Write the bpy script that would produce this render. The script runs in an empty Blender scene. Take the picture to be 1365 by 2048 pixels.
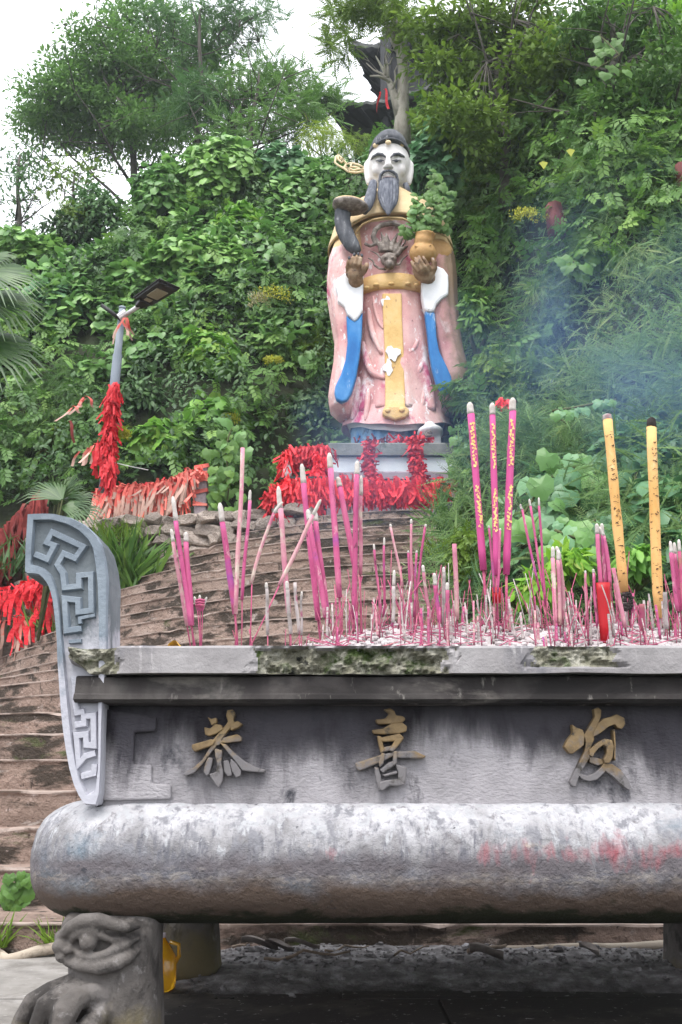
import bpy, bmesh, math, random
import numpy as np
from mathutils import Vector, Matrix, noise
R = math.radians
rnd = random.Random(7)
rng = np.random.default_rng(11)
SC = bpy.context.scene
COL = SC.collection

# ---------------------------------------------------------------- camera, sky, sun, exposure
EYE = 0.73
PITCH = R(15.47)
FPX = 1991.0            # focal length in pixels of the 1365x2048 photograph
cam_d = bpy.data.cameras.new('camera'); cam = bpy.data.objects.new('camera', cam_d); COL.objects.link(cam)
cam.location = (0, 0, EYE); cam.rotation_euler = (R(90) + PITCH, 0, 0)
cam_d.sensor_fit = 'VERTICAL'; cam_d.sensor_height = 36.0; cam_d.lens = 36.0 * FPX / 2048.0
cam_d.clip_start = 0.05; cam_d.clip_end = 500
SC.camera = cam

w = bpy.data.worlds.new('World'); SC.world = w; w.use_nodes = True
nt = w.node_tree; nt.nodes.clear()
sky = nt.nodes.new('ShaderNodeTexSky'); sky.sky_type = 'NISHITA'; sky.sun_disc = False
SUN_EL, SUN_AZ = R(62), R(200)      # high, a little behind the camera
sky.sun_elevation = SUN_EL; sky.sun_rotation = SUN_AZ
sky.air_density = 1.0; sky.dust_density = 6.0; sky.ozone_density = 1.0
hs = nt.nodes.new('ShaderNodeHueSaturation'); hs.inputs['Saturation'].default_value = 0.22
mixw = nt.nodes.new('ShaderNodeMix'); mixw.data_type = 'RGBA'
mixw.inputs[0].default_value = 0.72
mixw.inputs[7].default_value = (11.0, 11.3, 12.0, 1)      # an even cloud layer over the clear sky
bg = nt.nodes.new('ShaderNodeBackground'); bg.inputs['Strength'].default_value = 0.12
wo = nt.nodes.new('ShaderNodeOutputWorld')
nt.links.new(sky.outputs[0], hs.inputs['Color']); nt.links.new(hs.outputs[0], mixw.inputs[6])
nt.links.new(mixw.outputs[2], bg.inputs['Color']); nt.links.new(bg.outputs[0], wo.inputs[0])

sun_d = bpy.data.lights.new('sun', 'SUN'); sun = bpy.data.objects.new('sun', sun_d); COL.objects.link(sun)
sun_d.energy = 1.4; sun_d.angle = R(30); sun_d.color = (1.0, 0.96, 0.9)
# direction the light comes from, the same as in the sky
sdir = Vector((math.sin(SUN_AZ) * math.cos(SUN_EL), math.cos(SUN_AZ) * math.cos(SUN_EL), math.sin(SUN_EL)))
sun.rotation_euler = sdir.to_track_quat('Z', 'Y').to_euler()

SC.view_settings.view_transform = 'Standard'
SC.view_settings.look = 'None'
SC.view_settings.gamma = 1.0
SC.view_settings.use_curve_mapping = False
SC.view_settings.exposure = 1.0
SC.render.engine = 'CYCLES'

# ---------------------------------------------------------------- measuring: a photo pixel at a known distance
CP, SP = math.cos(PITCH), math.sin(PITCH)
def ray(px, py):
    a = (px - 682.5) / FPX; b = (1024 - py) / FPX
    return (a, CP - b * SP, SP + b * CP)
def P(px, py, Y):
    d = ray(px, py); t = Y / d[1]
    return Vector((d[0] * t, Y, EYE + d[2] * t))

# ---------------------------------------------------------------- object helpers
def link(o, parent=None, origin=None):
    COL.objects.link(o)
    if parent is not None: o.parent = parent
    return o
def thing(name, label, cat, loc, group=None):
    o = bpy.data.objects.new(name, None); COL.objects.link(o)
    o.empty_display_size = 0.1; o.location = loc
    o['label'] = label; o['category'] = cat
    if group: o['group'] = group
    return o
def wloc(o):
    v = Vector((0, 0, 0))
    while o is not None:
        v += o.location; o = o.parent
    return v
def tag(o, label=None, cat=None, group=None, kind=None):
    if label: o['label'] = label
    if cat: o['category'] = cat
    if group: o['group'] = group
    if kind: o['kind'] = kind
    return o
def smooth(me, on=True):
    me.polygons.foreach_set('use_smooth', [on] * len(me.polygons))

class MB:
    """collects vertices and faces in world coordinates"""
    def __init__(s): s.v = []; s.f = []
    def add(s, vs, fs):
        n = len(s.v); s.v += [tuple(v) for v in vs]; s.f += [tuple(i + n for i in f) for f in fs]
        return s
    def box(s, x0, x1, y0, y1, z0, z1):
        v = [(x0,y0,z0),(x1,y0,z0),(x1,y1,z0),(x0,y1,z0),(x0,y0,z1),(x1,y0,z1),(x1,y1,z1),(x0,y1,z1)]
        return s.add(v, [(3,2,1,0),(4,5,6,7),(0,1,5,4),(1,2,6,5),(2,3,7,6),(3,0,4,7)])
    def tube(s, pts, rad, n=8, cap=True, flat=1.0):
        pts = [Vector(p) for p in pts]; m = len(pts)
        if not hasattr(rad, '__len__'): rad = [rad] * m
        vs = []; up0 = None
        for i, p in enumerate(pts):
            t = (pts[min(i+1, m-1)] - pts[max(i-1, 0)])
            if t.length < 1e-9: t = Vector((0,0,1))
            t.normalize()
            if up0 is None:
                up0 = Vector((0,1,0)) if abs(t.y) < .9 else Vector((1,0,0))
            a = t.cross(up0); a.normalize(); b = a.cross(t); b.normalize(); up0 = b
            for k in range(n):
                an = 2*math.pi*k/n
                vs.append(p + a*math.cos(an)*rad[i] + b*math.sin(an)*rad[i]*flat)
        fs = []
        for i in range(m-1):
            for k in range(n):
                k2 = (k+1) % n
                fs.append((i*n+k, i*n+k2, (i+1)*n+k2, (i+1)*n+k))
        if cap:
            fs.append(tuple(range(n-1, -1, -1))); fs.append(tuple((m-1)*n+k for k in range(n)))
        return s.add(vs, fs)
    def rings(s, rs, cap=True):
        n = len(rs[0]); vs = [v for r in rs for v in r]; fs = []
        for i in range(len(rs)-1):
            for k in range(n):
                k2 = (k+1) % n
                fs.append((i*n+k, i*n+k2, (i+1)*n+k2, (i+1)*n+k))
        if cap:
            fs.append(tuple(range(n-1, -1, -1))); fs.append(tuple((len(rs)-1)*n+k for k in range(n)))
        return s.add(vs, fs)
    def blob(s, c, r, rot=None, nu=14, nv=9):
        c = Vector(c); M = rot if rot is not None else Matrix.Identity(3)
        rs = []
        for j in range(1, nv):
            th = math.pi*j/nv
            rs.append([c + M @ Vector((r[0]*math.sin(th)*math.cos(2*math.pi*i/nu), r[1]*math.sin(th)*math.sin(2*math.pi*i/nu), -r[2]*math.cos(th))) for i in range(nu)])
        return s.rings(rs)
    def poly(s, pts, y0, y1):
        """outline (x,z) extruded between two depths; front is y0"""
        n = len(pts)
        ar = sum(pts[i][0]*pts[(i+1)%n][1]-pts[(i+1)%n][0]*pts[i][1] for i in range(n))
        if ar < 0: pts = pts[::-1]
        vs = [(p[0], y0, p[1]) for p in pts] + [(p[0], y1, p[1]) for p in pts]
        fs = [tuple(range(n)), tuple(range(2*n-1, n-1, -1))]
        for i in range(n):
            j = (i+1) % n; fs.append((j, i, n+i, n+j))
        return s.add(vs, fs)
    def build(s, name, mat, parent=None, sm=False, loc=None, remesh=None, bevel=None, sub=0, smooth_it=0):
        o0 = wloc(parent) if parent is not None else Vector(loc or (0,0,0))
        me = bpy.data.meshes.new(name)
        me.from_pydata([(v[0]-o0.x, v[1]-o0.y, v[2]-o0.z) for v in s.v], [], s.f)
        me.validate(); me.update()
        if mat is not None: me.materials.append(mat)
        if sm: smooth(me)
        o = bpy.data.objects.new(name, me); COL.objects.link(o)
        if parent is not None: o.parent = parent
        else: o.location = o0
        if remesh:
            m = o.modifiers.new('r', 'REMESH'); m.mode = 'VOXEL'; m.voxel_size = remesh; m.use_smooth_shade = True
            if smooth_it:
                m = o.modifiers.new('s', 'SMOOTH'); m.factor = .5; m.iterations = smooth_it
        if bevel:
            m = o.modifiers.new('b', 'BEVEL'); m.width = bevel; m.segments = 2; m.limit_method = 'ANGLE'; m.angle_limit = R(35)
        if sub:
            m = o.modifiers.new('u', 'SUBSURF'); m.levels = sub; m.render_levels = sub
        return o

def nzs(x, y, z, s=1.0): return noise.noise(Vector((x*s, y*s, z*s)))

# instanced-by-numpy meshes (leaves, ribbons, twigs): one joined mesh
def frames(d, n):
    d = d / np.maximum(np.linalg.norm(d, axis=1, keepdims=True), 1e-9)
    x = np.cross(d, n); x /= np.maximum(np.linalg.norm(x, axis=1, keepdims=True), 1e-9)
    z = np.cross(x, d)
    return np.stack([x, d, z], axis=2)           # columns are the leaf's x, y (tip), z (face)
def inst_arrays(T, pos, F, S):
    tv, tf = T
    S = np.asarray(S); S = S[:, None, None] if S.ndim == 1 else S[:, None, :]
    V = np.einsum('nij,nkj->nki', F, tv[None] * S) + pos[:, None, :]
    k = len(tv); n = len(pos)
    FA = (tf[None] + (np.arange(n) * k)[:, None, None]).reshape(-1, tf.shape[1])
    return V.reshape(-1, 3), FA, k
def mesh_np(name, V, F, tint, mat, origin=(0,0,0), sm=False):
    me = bpy.data.meshes.new(name)
    V = V - np.array(origin)[None]
    me.vertices.add(len(V)); me.vertices.foreach_set('co', V.astype(np.float32).ravel())
    k = F.shape[1]
    me.loops.add(F.size); me.loops.foreach_set('vertex_index', F.astype(np.int32).ravel())
    me.polygons.add(len(F)); me.polygons.foreach_set('loop_start', np.arange(0, F.size, k, dtype=np.int32))
    try: me.polygons.foreach_set('loop_total', np.full(len(F), k, dtype=np.int32))
    except Exception: pass
    if tint is not None:
        a = me.attributes.new('tint', 'FLOAT', 'POINT'); a.data.foreach_set('value', tint.astype(np.float32))
    me.update(calc_edges=True)
    if sm: smooth(me)
    me.materials.append(mat)
    return me
def obj_np(name, me, parent=None, origin=None):
    o = bpy.data.objects.new(name, me); COL.objects.link(o)
    if parent is not None: o.parent = parent
    elif origin is not None: o.location = origin
    return o

# ---------------------------------------------------------------- materials
def ramp(nt, fac, stops):
    r = nt.nodes.new('ShaderNodeValToRGB'); e = r.color_ramp.elements
    while len(e) > len(stops): e.remove(e[-1])
    while len(e) < len(stops): e.new(0.5)
    for el, (p, c) in zip(e, stops):
        el.position = p; el.color = (c[0], c[1], c[2], 1) if hasattr(c, '__len__') else (c, c, c, 1)
    nt.links.new(fac, r.inputs[0]); return r.outputs[0]
def math_node(nt, op, a, b=None):
    m = nt.nodes.new('ShaderNodeMath'); m.operation = op
    for i, v in enumerate((a, b)):
        if v is None: continue
        if hasattr(v, 'links'): nt.links.new(v, m.inputs[i])
        else: m.inputs[i].default_value = v
    return m.outputs[0]
def noise_fac(nt, vec, scale, detail=6, rough=.6, dist=0.0, kind='N'):
    mp = nt.nodes.new('ShaderNodeMapping')
    if not hasattr(scale, '__len__'): scale = (scale,)*3
    mp.inputs['Scale'].default_value = scale; nt.links.new(vec, mp.inputs[0])
    if kind == 'N':
        t = nt.nodes.new('ShaderNodeTexNoise'); t.inputs['Scale'].default_value = 1
        t.inputs['Detail'].default_value = detail; t.inputs['Roughness'].default_value = rough; t.inputs['Distortion'].default_value = dist
        nt.links.new(mp.outputs[0], t.inputs['Vector']); return t.outputs['Fac']
    t = nt.nodes.new('ShaderNodeTexVoronoi'); t.inputs['Scale'].default_value = 1
    if kind == 'E': t.feature = 'DISTANCE_TO_EDGE'
    nt.links.new(mp.outputs[0], t.inputs['Vector']); return t.outputs['Distance']
def surf(name, cols, scale=4, rough=.85, over=(), bumps=((40, .25),), bdist=.01, rand=0, spec=.3, random_hue=False):
    """cols: base mottling, dark to light; over: (colour, scale, lo, hi, kind, gradient) stains and painted shade; bumps: (scale, strength)"""
    m = bpy.data.materials.new(name); m.use_nodes = True; nt = m.node_tree
    bs = nt.nodes['Principled BSDF']
    tc = nt.nodes.new('ShaderNodeTexCoord'); vec = tc.outputs['Object']
    if rand:
        oi = nt.nodes.new('ShaderNodeObjectInfo')
        vm = nt.nodes.new('ShaderNodeVectorMath'); vm.operation = 'ADD'
        cb = nt.nodes.new('ShaderNodeCombineXYZ')
        q = math_node(nt, 'MULTIPLY', oi.outputs['Random'], 37.0)
        for i in range(3): nt.links.new(q, cb.inputs[i])
        nt.links.new(vec, vm.inputs[0]); nt.links.new(cb.outputs[0], vm.inputs[1]); vec = vm.outputs[0]
    n = len(cols)
    f = noise_fac(nt, vec, scale)
    col = ramp(nt, f, [(0.3 + 0.4*i/max(1, n-1), c) for i, c in enumerate(cols)])
    for o in over:
        c, s, lo, hi = o[:4]; kind = o[4] if len(o) > 4 else 'N'; grad = o[5] if len(o) > 5 else None
        f = noise_fac(nt, vec, s, kind=kind, detail=8, rough=.65, dist=.3)
        if grad:
            for g in (grad if hasattr(grad[0], '__len__') else (grad,)):
                sx = nt.nodes.new('ShaderNodeSeparateXYZ'); nt.links.new(tc.outputs['Object'], sx.inputs[0])
                g1 = math_node(nt, 'SUBTRACT', sx.outputs[g[0]], g[1]); g1 = math_node(nt, 'MULTIPLY', g1, g[2])
                if len(g) > 3:   # bounded band
                    g1 = math_node(nt, 'ABSOLUTE', g1); g1 = math_node(nt, 'MULTIPLY', g1, -1.0); g1 = math_node(nt, 'ADD', g1, g[3])
                g1 = math_node(nt, 'MINIMUM', g1, .6); g1 = math_node(nt, 'MAXIMUM', g1, -.6)
                f = math_node(nt, 'ADD', f, g1)
        k = ramp(nt, f, [(max(0, min(lo, .999)), 0.0), (max(0.001, min(hi, 1)), 1.0)] if lo < hi else [(hi, 1.0), (lo, 0.0)])
        mx = nt.nodes.new('ShaderNodeMix'); mx.data_type = 'RGBA'
        nt.links.new(k, mx.inputs[0]); nt.links.new(col, mx.inputs[6]); mx.inputs[7].default_value = (*c, 1); col = mx.outputs[2]
    if rand:
        h = nt.nodes.new('ShaderNodeHueSaturation')
        v = math_node(nt, 'MULTIPLY', oi.outputs['Random'], rand); v = math_node(nt, 'ADD', v, 1 - rand/2)
        nt.links.new(v, h.inputs['Value']); nt.links.new(col, h.inputs['Color']); col = h.outputs[0]
    nt.links.new(col, bs.inputs['Base Color'])
    bs.inputs['Roughness'].default_value = rough
    bs.inputs['Specular IOR Level'].default_value = spec
    last = None
    for b in bumps:
        f = noise_fac(nt, vec, b[0], kind=b[2] if len(b) > 2 else 'N', detail=5)
        bn = nt.nodes.new('ShaderNodeBump'); bn.inputs['Strength'].default_value = b[1]; bn.inputs['Distance'].default_value = b[3] if len(b) > 3 else bdist
        nt.links.new(f, bn.inputs['Height'])
        if last is not None: nt.links.new(last, bn.inputs['Normal'])
        last = bn.outputs[0]
    if last is not None: nt.links.new(last, bs.inputs['Normal'])
    return m
def leafm(name, dark, mid, light, trans=.3, rough=.5, spec=.35):
    m = bpy.data.materials.new(name); m.use_nodes = True; nt = m.node_tree
    bs = nt.nodes['Principled BSDF']; out = nt.nodes['Material Output']
    at = nt.nodes.new('ShaderNodeAttribute'); at.attribute_name = 'tint'
    col = ramp(nt, at.outputs['Fac'], [(0, dark), (.5, mid), (1, light)])
    nt.links.new(col, bs.inputs['Base Color']); bs.inputs['Roughness'].default_value = rough
    bs.inputs['Specular IOR Level'].default_value = spec
    tr = nt.nodes.new('ShaderNodeBsdfTranslucent'); nt.links.new(col, tr.inputs['Color'])
    mx = nt.nodes.new('ShaderNodeMixShader'); mx.inputs[0].default_value = trans
    nt.links.new(bs.outputs[0], mx.inputs[1]); nt.links.new(tr.outputs[0], mx.inputs[2]); nt.links.new(mx.outputs[0], out.inputs[0])
    return m
# ================================================================ SETTING
M = {}
M['soil'] = surf('soil', [(.014,.018,.010),(.028,.034,.016),(.03,.05,.018)], 3, .95, bumps=((12,.6),(60,.5)), bdist=.03)
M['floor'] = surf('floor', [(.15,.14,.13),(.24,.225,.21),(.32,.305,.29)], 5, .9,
                  over=[((.018,.015,.014), (4,4,4), .42, .60, 'N', (0, -.70, 1.6)), ((.07,.06,.05), 2.5, .52, .7), ((.38,.36,.35), 30, .62, .7)], bumps=((60,.3),), bdist=.005)  # first overlay paints the shade under the burner into the slab colour
M['step'] = surf('step', [(.16,.112,.09),(.27,.195,.16),(.35,.27,.23)], (1.1,1.5,3.5), .92,
                 over=[((.055,.042,.033), (1.7,2,6), .50, .57), ((.33,.28,.25), (5,5,9), .60, .68), ((.42,.33,.30), 14, .62, .72), ((.075,.085,.035), (2,2,5), .60, .68), ((.04,.032,.027), (9,9,3), .60, .66), ((.07,.05,.04), (22,22,22), .60, .66),],
                 bumps=((9,.8,'N',.05),(45,.8,'N',.02),(120,.5,'N',.006)))
M['nose'] = surf('nose', [(.26,.20,.17),(.38,.31,.275)], 6, .9, over=[((.11,.08,.065), 3, .48, .58)], bumps=((50,.4),))
M['dirt'] = surf('dirt', [(.06,.055,.055),(.14,.13,.13),(.30,.29,.295)], 14, .95, over=[((.016,.014,.013), (4,4,4), .42, .66, 'N', (1, -.55, -1.3))], bumps=((30,.6,'N',.02),(110,.5,'N',.008)))  # darkened towards the camera, carrying on the shade painted on the slabs
M['wallstone'] = surf('wallstone', [(.20,.16,.135),(.36,.30,.26),(.48,.42,.38)], 7, .92, over=[((.06,.05,.035), 5, .55, .68),((.09,.11,.05), 4, .64, .74)], bumps=((16,.7,'N',.03),(70,.5,'N',.01)), rand=.6)
M['mortar'] = surf('mortar', [(.07,.055,.045),(.16,.13,.11)], 8, .95, bumps=((20,.8,'N',.04),))
M['darkconc'] = surf('darkconc', [(.03,.035,.035),(.065,.075,.075)], 4, .9, over=[((.05,.07,.03), 4, .55, .7)], bumps=((30,.5),))

# ---- stairs: noses measured from the photograph, the upper ones bend away to the left
LOW = [(4.88, .134), (5.50, .325), (5.78, .52)]
def stepY(k, x):
    if k < 0: return LOW[k+3][0]
    xx = max(x, -5.6)
    return 6.05 + .35*k + .13*max(0, 1.2-xx)**2 * min(1, k/7)
def stepZ(k): return LOW[k+3][1] if k < 0 else .71 + .193*k
XL = {12:-3.9, 13:-3.35, 14:-2.95, 15:-2.45, 16:-1.85, 17:-1.15, 18:-.45}
def xl(k): return XL.get(k, -7.5)
XR = 1.18
NK = 18
PLAT = stepZ(NK)
def wallY(x): return 12.72 + max(0, (-.45 - x)) * .24
def stair_z(x, Y):
    """height of the stair surface at a point, None off the stairs"""
    if x > XR + .15: return None
    z = None
    for k in range(-3, NK+1):
        if x < xl(k) - .25: continue
        if Y >= stepY(k, x): z = stepZ(k)
    return z

stairs = bpy.data.objects.new('stone_stairs', None); COL.objects.link(stairs); stairs.location = (-1, 4.88, 0)
tag(stairs, 'weathered brown stone stairs climbing in curved steps to the statue', kind='structure')
def make_step(k):
    x0 = xl(k) - (.35 if k >= 12 else 0); x1 = 6.5 if k == -3 else XR + .02*math.sin(k*2.3)
    z0 = (stepZ(k-1) if k > -3 else 0) - .06; z1 = stepZ(k)
    n = int((x1-x0)/.09); V = []; F = []; rows = 8
    for i in range(n+1):
        x = x0 + (x1-x0)*i/n
        y = stepY(k, x)
        ny = stepY(k+1, x) if k < NK else y + .5
        if k < NK and x < xl(k+1): ny = y + .8
        wob = .014*nzs(x, k*3.1, 0, 1.3) + .008*nzs(x, k*7.7, 5, 6)
        chip = max(0, nzs(x, k*5.3, 9, 3.1) - .28) * .10
        zt = z1 + .010*nzs(x, k*4.1, 3, .9) + .006*nzs(x, k*9, 1, 7) - chip*.5
        yb = y + .012 + wob
        V += [(x, yb+.01, z0), (x, yb+.012*nzs(x,k,2,5), z0+(zt-z0)*.45), (x, yb+.002+.012*nzs(x,k+.5,2,5), zt-.030-chip),
              (x, y+.001+wob+chip*.3, zt-.012-chip*.5), (x, y+.000+wob+chip, zt-.004), (x, y+.008+wob+chip, zt), (x, ny+.10, zt+.004), (x, ny+.10, z0)]
    for i in range(n):
        a = i*rows; b = a+rows
        for r in range(rows):
            r2 = (r+1) % rows
            F.append((a+r, b+r, b+r2, a+r2))
    F.append(tuple(range(rows-1, -1, -1))); F.append(tuple(n*rows+r for r in range(rows)))
    m = MB().add(V, F); o = m.build('step', M['step'], stairs)
    o.data.materials.append(M['nose'])
    for i in range(n):
        o.data.polygons[i*rows+3].material_index = 1; o.data.polygons[i*rows+4].material_index = 1
    return o
for k in range(-3, NK+1): make_step(k)

# ---- terrain
PROF = {
 -30: [(0,-.3),(6,-.2),(9,1),(12,2.6),(14,4.5),(20,12.5),(26,14),(60,14)],
 -8: [(0,-.3),(5,-.2),(8.5,1.2),(12,2.0),(14.5,2.6),(15.6,4.2),(20,12),(26,13.5),(60,13)],
 -5: [(0,-.3),(4.6,-.25),(9,.9),(12.2,1.9),(14.2,2.6),(15.0,4.0),(16.2,6.2),(20,12.2),(26,14),(60,14)],
 -2.2: [(0,-.3),(4.6,-.25),(12.5,2.2),(13.6,3.9),(14.8,4.3),(15.8,5.9),(20,13.6),(26,15),(60,15)],
 0: [(0,-.3),(4.6,-.25),(12.5,3.0),(14,3.9),(15.6,4.3),(16.4,6.6),(20.5,14.6),(26,16),(60,16)],
 1.3: [(0,-.3),(4.6,-.25),(7,.5),(12,3.7),(14,4.0),(15.4,4.5),(16.2,6.6),(20,14.8),(26,17),(60,18)],
 2.0: [(0,-.3),(5.0,-.2),(6.4,.9),(8.2,2.6),(12,4.9),(14.5,6.2),(16,8),(19.5,15),(25,18),(60,20)],
 4.5: [(0,-.3),(5.0,-.2),(5.8,.9),(7.4,2.9),(9,4.2),(12,7.6),(15,12.2),(18,16),(24,19),(60,22)],
 9: [(0,-.3),(5.0,-.2),(5.8,.9),(7.4,3.0),(9,4.6),(12,8.2),(15,13),(18,17),(24,20),(60,22)],
 30: [(0,-.3),(5.0,-.2),(5.8,.9),(7.4,3.0),(9,4.6),(12,8.2),(15,13),(18,17),(24,20),(60,22)],
}
PX = sorted(PROF)
def T(x, Y):
    x = max(-29.9, min(29.9, x))
    for a, b in zip(PX, PX[1:]):
        if a <= x <= b:
            f = (x-a)/(b-a); f = f*f*(3-2*f)
            za = float(np.interp(Y, [p[0] for p in PROF[a]], [p[1] for p in PROF[a]]))
            zb = float(np.interp(Y, [p[0] for p in PROF[b]], [p[1] for p in PROF[b]]))
            return za + (zb-za)*f
def TB(x, Y):
    z = T(x, Y)
    if Y > 5.2: z += (.35*nzs(x, Y, 0, .5) + .15*nzs(x, Y, 4, 1.4)) * min(1, (Y-5.2)/2)
    if -8 < x < 1.7 and 4.4 < Y < 15.6:
        s = [stair_z(x+dx, Y-.45) for dx in (-.25, 0, .25)]
        if 4.6 < Y < (12.9 if x > -3.9 else 14.4) and x > -7.5:
            ss = [q for q in s if q is not None]
            if ss and x < XR+.3: z = min(z, min(ss) - .45)
        if x > -3.95 and Y > wallY(x) - .4: z = min(z, PLAT - .3)
    return z
def grid(x0, x1, y0, y1, step):
    xs = np.arange(x0, x1+step/2, step); ys = np.arange(y0, y1+step/2, step)
    V = [(x, y, TB(x, y)) for y in ys for x in xs]; n = len(xs)
    F = [(j*n+i, j*n+i+1, (j+1)*n+i+1, (j+1)*n+i) for j in range(len(ys)-1) for i in range(n-1)]
    return V, F
V, F = grid(-12, 12, 4.6, 27, .25)
hb = MB().add(V, F)
V, F = grid(-30, 30, 26.9, 60, 2.2); V = [(v[0], v[1], v[2]-.15) for v in V]; hb.add(V, F)
hill = hb.build('hillside', M['soil'], sm=True, loc=(0, 16, 0)); tag(hill, 'steep dark soil of the overgrown hillside behind the statue', kind='structure')
g = MB(); g.add([(-400,-400,-.03),(400,-400,-.03),(400,400,-.03),(-400,400,-.03)], [(0,1,2,3)])
ground = g.build('ground', M['soil']); tag(ground, 'bare dark ground', kind='structure')
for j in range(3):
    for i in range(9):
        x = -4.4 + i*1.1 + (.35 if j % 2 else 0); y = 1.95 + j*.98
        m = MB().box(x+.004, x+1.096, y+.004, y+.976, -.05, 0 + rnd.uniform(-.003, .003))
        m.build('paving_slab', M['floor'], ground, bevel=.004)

# ---- platform under the statue
pf = MB()
pts = [(-4.9, wallY(-4.9)+.15), (-.5, wallY(-.5)+.15), (-.5, 12.95), (XR+.3, 12.95), (XR+.9, 15.8), (-4.9, 15.8)]
vs = [(p[0], p[1], 2.0) for p in pts] + [(p[0], p[1], PLAT-.004) for p in pts]; n = len(pts)
pf.add(vs, [tuple(range(n-1,-1,-1)), tuple(range(n, 2*n))] + [(i, (i+1)%n, n+(i+1)%n, n+i) for i in range(n)])
o = pf.build('platform', M['step'], loc=(-1, 14, 2)); tag(o, 'stone platform on which the statue pedestal stands', kind='structure')

# ---- rubble wall
rw = thing('rubble_wall', 'rough rubble stone wall left of the stairs, below the pink ribbons', 'wall', (-2.4, 13.2, 2.4))
bk = MB()
xs = np.linspace(-4.7, -.62, 60); zs = np.linspace(1.9, PLAT+.02, 22)
V = [(x, wallY(x) + .10 + .06*nzs(x, 0, z, 3), z + (.05*nzs(x, 3, 0, 3) if j == len(zs)-1 else 0)) for j, z in enumerate(zs) for x in xs]
nx = len(xs); F = [(j*nx+i, j*nx+i+1, (j+1)*nx+i+1, (j+1)*nx+i) for j in range(len(zs)-1) for i in range(nx-1)]
tb = [(x, wallY(x) + .5, PLAT+.02) for x in xs]; k0 = len(V); V += tb
F += [((len(zs)-1)*nx+i, (len(zs)-1)*nx+i+1, k0+i+1, k0+i) for i in range(nx-1)]
bk.add(V, F).build('mortar', M['mortar'], rw, sm=True)
stone_meshes = []
for s in range(7):
    bm = bmesh.new(); bmesh.ops.create_icosphere(bm, subdivisions=2, radius=1)
    for v in bm.verts:
        c = v.co.copy(); q = 1 + .35*noise.noise(c*1.3 + Vector((s*9, 0, 0))) + .12*noise.noise(c*4 + Vector((s*5, 3, 0)))
        v.co = Vector((max(-.8, min(.8, c.x*1.15)), max(-.7, min(.7, c.y)), max(-.72, min(.72, c.z*1.1)))) * q
    me = bpy.data.meshes.new('stone'); bm.to_mesh(me); bm.free(); me.materials.append(M['wallstone']); stone_meshes.append(me)
z = 2.35; cnt = 0
while z < PLAT + .12:
    h = rnd.uniform(.09, .21)
    x = -4.5 + rnd.uniform(0, .2)
    while x < -.65:
        wd = h * rnd.uniform(.9, 2.3)
        zz = z + rnd.uniform(-.025, .025)
        sz = None
        for k in range(12, NK+1):
            if x+wd*.5 > xl(k): sz = stepZ(k)
        if (sz is None or zz > sz - .12) and cnt < 290:
            o = bpy.data.objects.new('stone', stone_meshes[rnd.randrange(7)]); COL.objects.link(o); o.parent = rw
            o.location = Vector((x+wd/2, wallY(x) + rnd.uniform(.0, .07), zz)) - rw.location
            o.scale = (wd*.70, rnd.uniform(.10, .2), h*.70); o.rotation_euler = (rnd.uniform(-.3,.3), rnd.uniform(-.25,.25), rnd.uniform(-.4,.4))
            cnt += 1
        x += wd * 1.02
    z += h * .98

# dark block right of the top of the stairs
a = P(884, 1082, 12.3); b = P(962, 1004, 12.3)
m = MB().box(a.x, b.x+.1, 12.3, 13.4, a.z-.6, b.z)
o = m.build('concrete_block', M['darkconc'], bevel=.02, loc=(a.x+.2, 12.8, a.z-.6)); tag(o, 'dark mossy concrete block right of the top of the stairs', 'block')

# ---- heap of ash and rubbish behind the burner, along the first step
def heap_z(x, y):
    e = max(0, 1 - abs((y-4.56)/.56)**2.2) * max(0, min(1, (x+.75)/.35))
    rough = .013*abs(nzs(x, y, 0, 8)) + .010*nzs(x, y, 7, 21) + .007*nzs(x, y, 3, 48)
    return e*(.055 + .03*nzs(x, y, 0, 2.1)) + rough*(e+.15) - .004
V = []; F = []
xs = np.linspace(-.75, 4.2, 330); ys = np.linspace(3.55, 4.93, 95)
for y in ys:
    for x in xs: V.append((x, y, heap_z(x, y)))
nx = len(xs)
F = [(j*nx+i, j*nx+i+1, (j+1)*nx+i+1, (j+1)*nx+i) for j in range(len(ys)-1) for i in range(nx-1)]
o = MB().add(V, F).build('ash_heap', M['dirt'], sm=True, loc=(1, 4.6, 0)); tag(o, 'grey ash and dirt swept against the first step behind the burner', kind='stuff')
M['twig'] = surf('twig', [(.10,.075,.055),(.22,.17,.13)], 20, .9, bumps=((60,.3),))
M['branch'] = surf('branch', [(.22,.18,.14),(.42,.36,.29)], (3,12,12), .85, over=[((.09,.07,.05), 8, .58,.7)], bumps=((30,.4),))
M['deadleaf'] = surf('deadleaf', [(.10,.08,.07),(.26,.23,.21)], 15, .8, bumps=((60,.2),), rand=.6)
cm = MB()
for i in range(3200):
    x = rnd.uniform(-.6, 3.0); y = 4.50 + rnd.gauss(0, .26); s = rnd.uniform(.003, .008)*(2.6 if rnd.random() < .07 else 1)
    if y > 4.86: continue
    cm.blob((x, y, heap_z(x, y) + s*.3), (s*rnd.uniform(.8,1.8), s*rnd.uniform(.6,1.2), s*rnd.uniform(.5,.9)), Matrix.Rotation(rnd.uniform(0,6), 3, 'Z') @ Matrix.Rotation(rnd.uniform(-.5,.5), 3, 'X'), 5, 4)
o = cm.build('dirt_clods', M['dirt'], loc=(1, 4.6, 0)); tag(o, 'loose dark clods scattered over the ash heap', kind='stuff')
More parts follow.
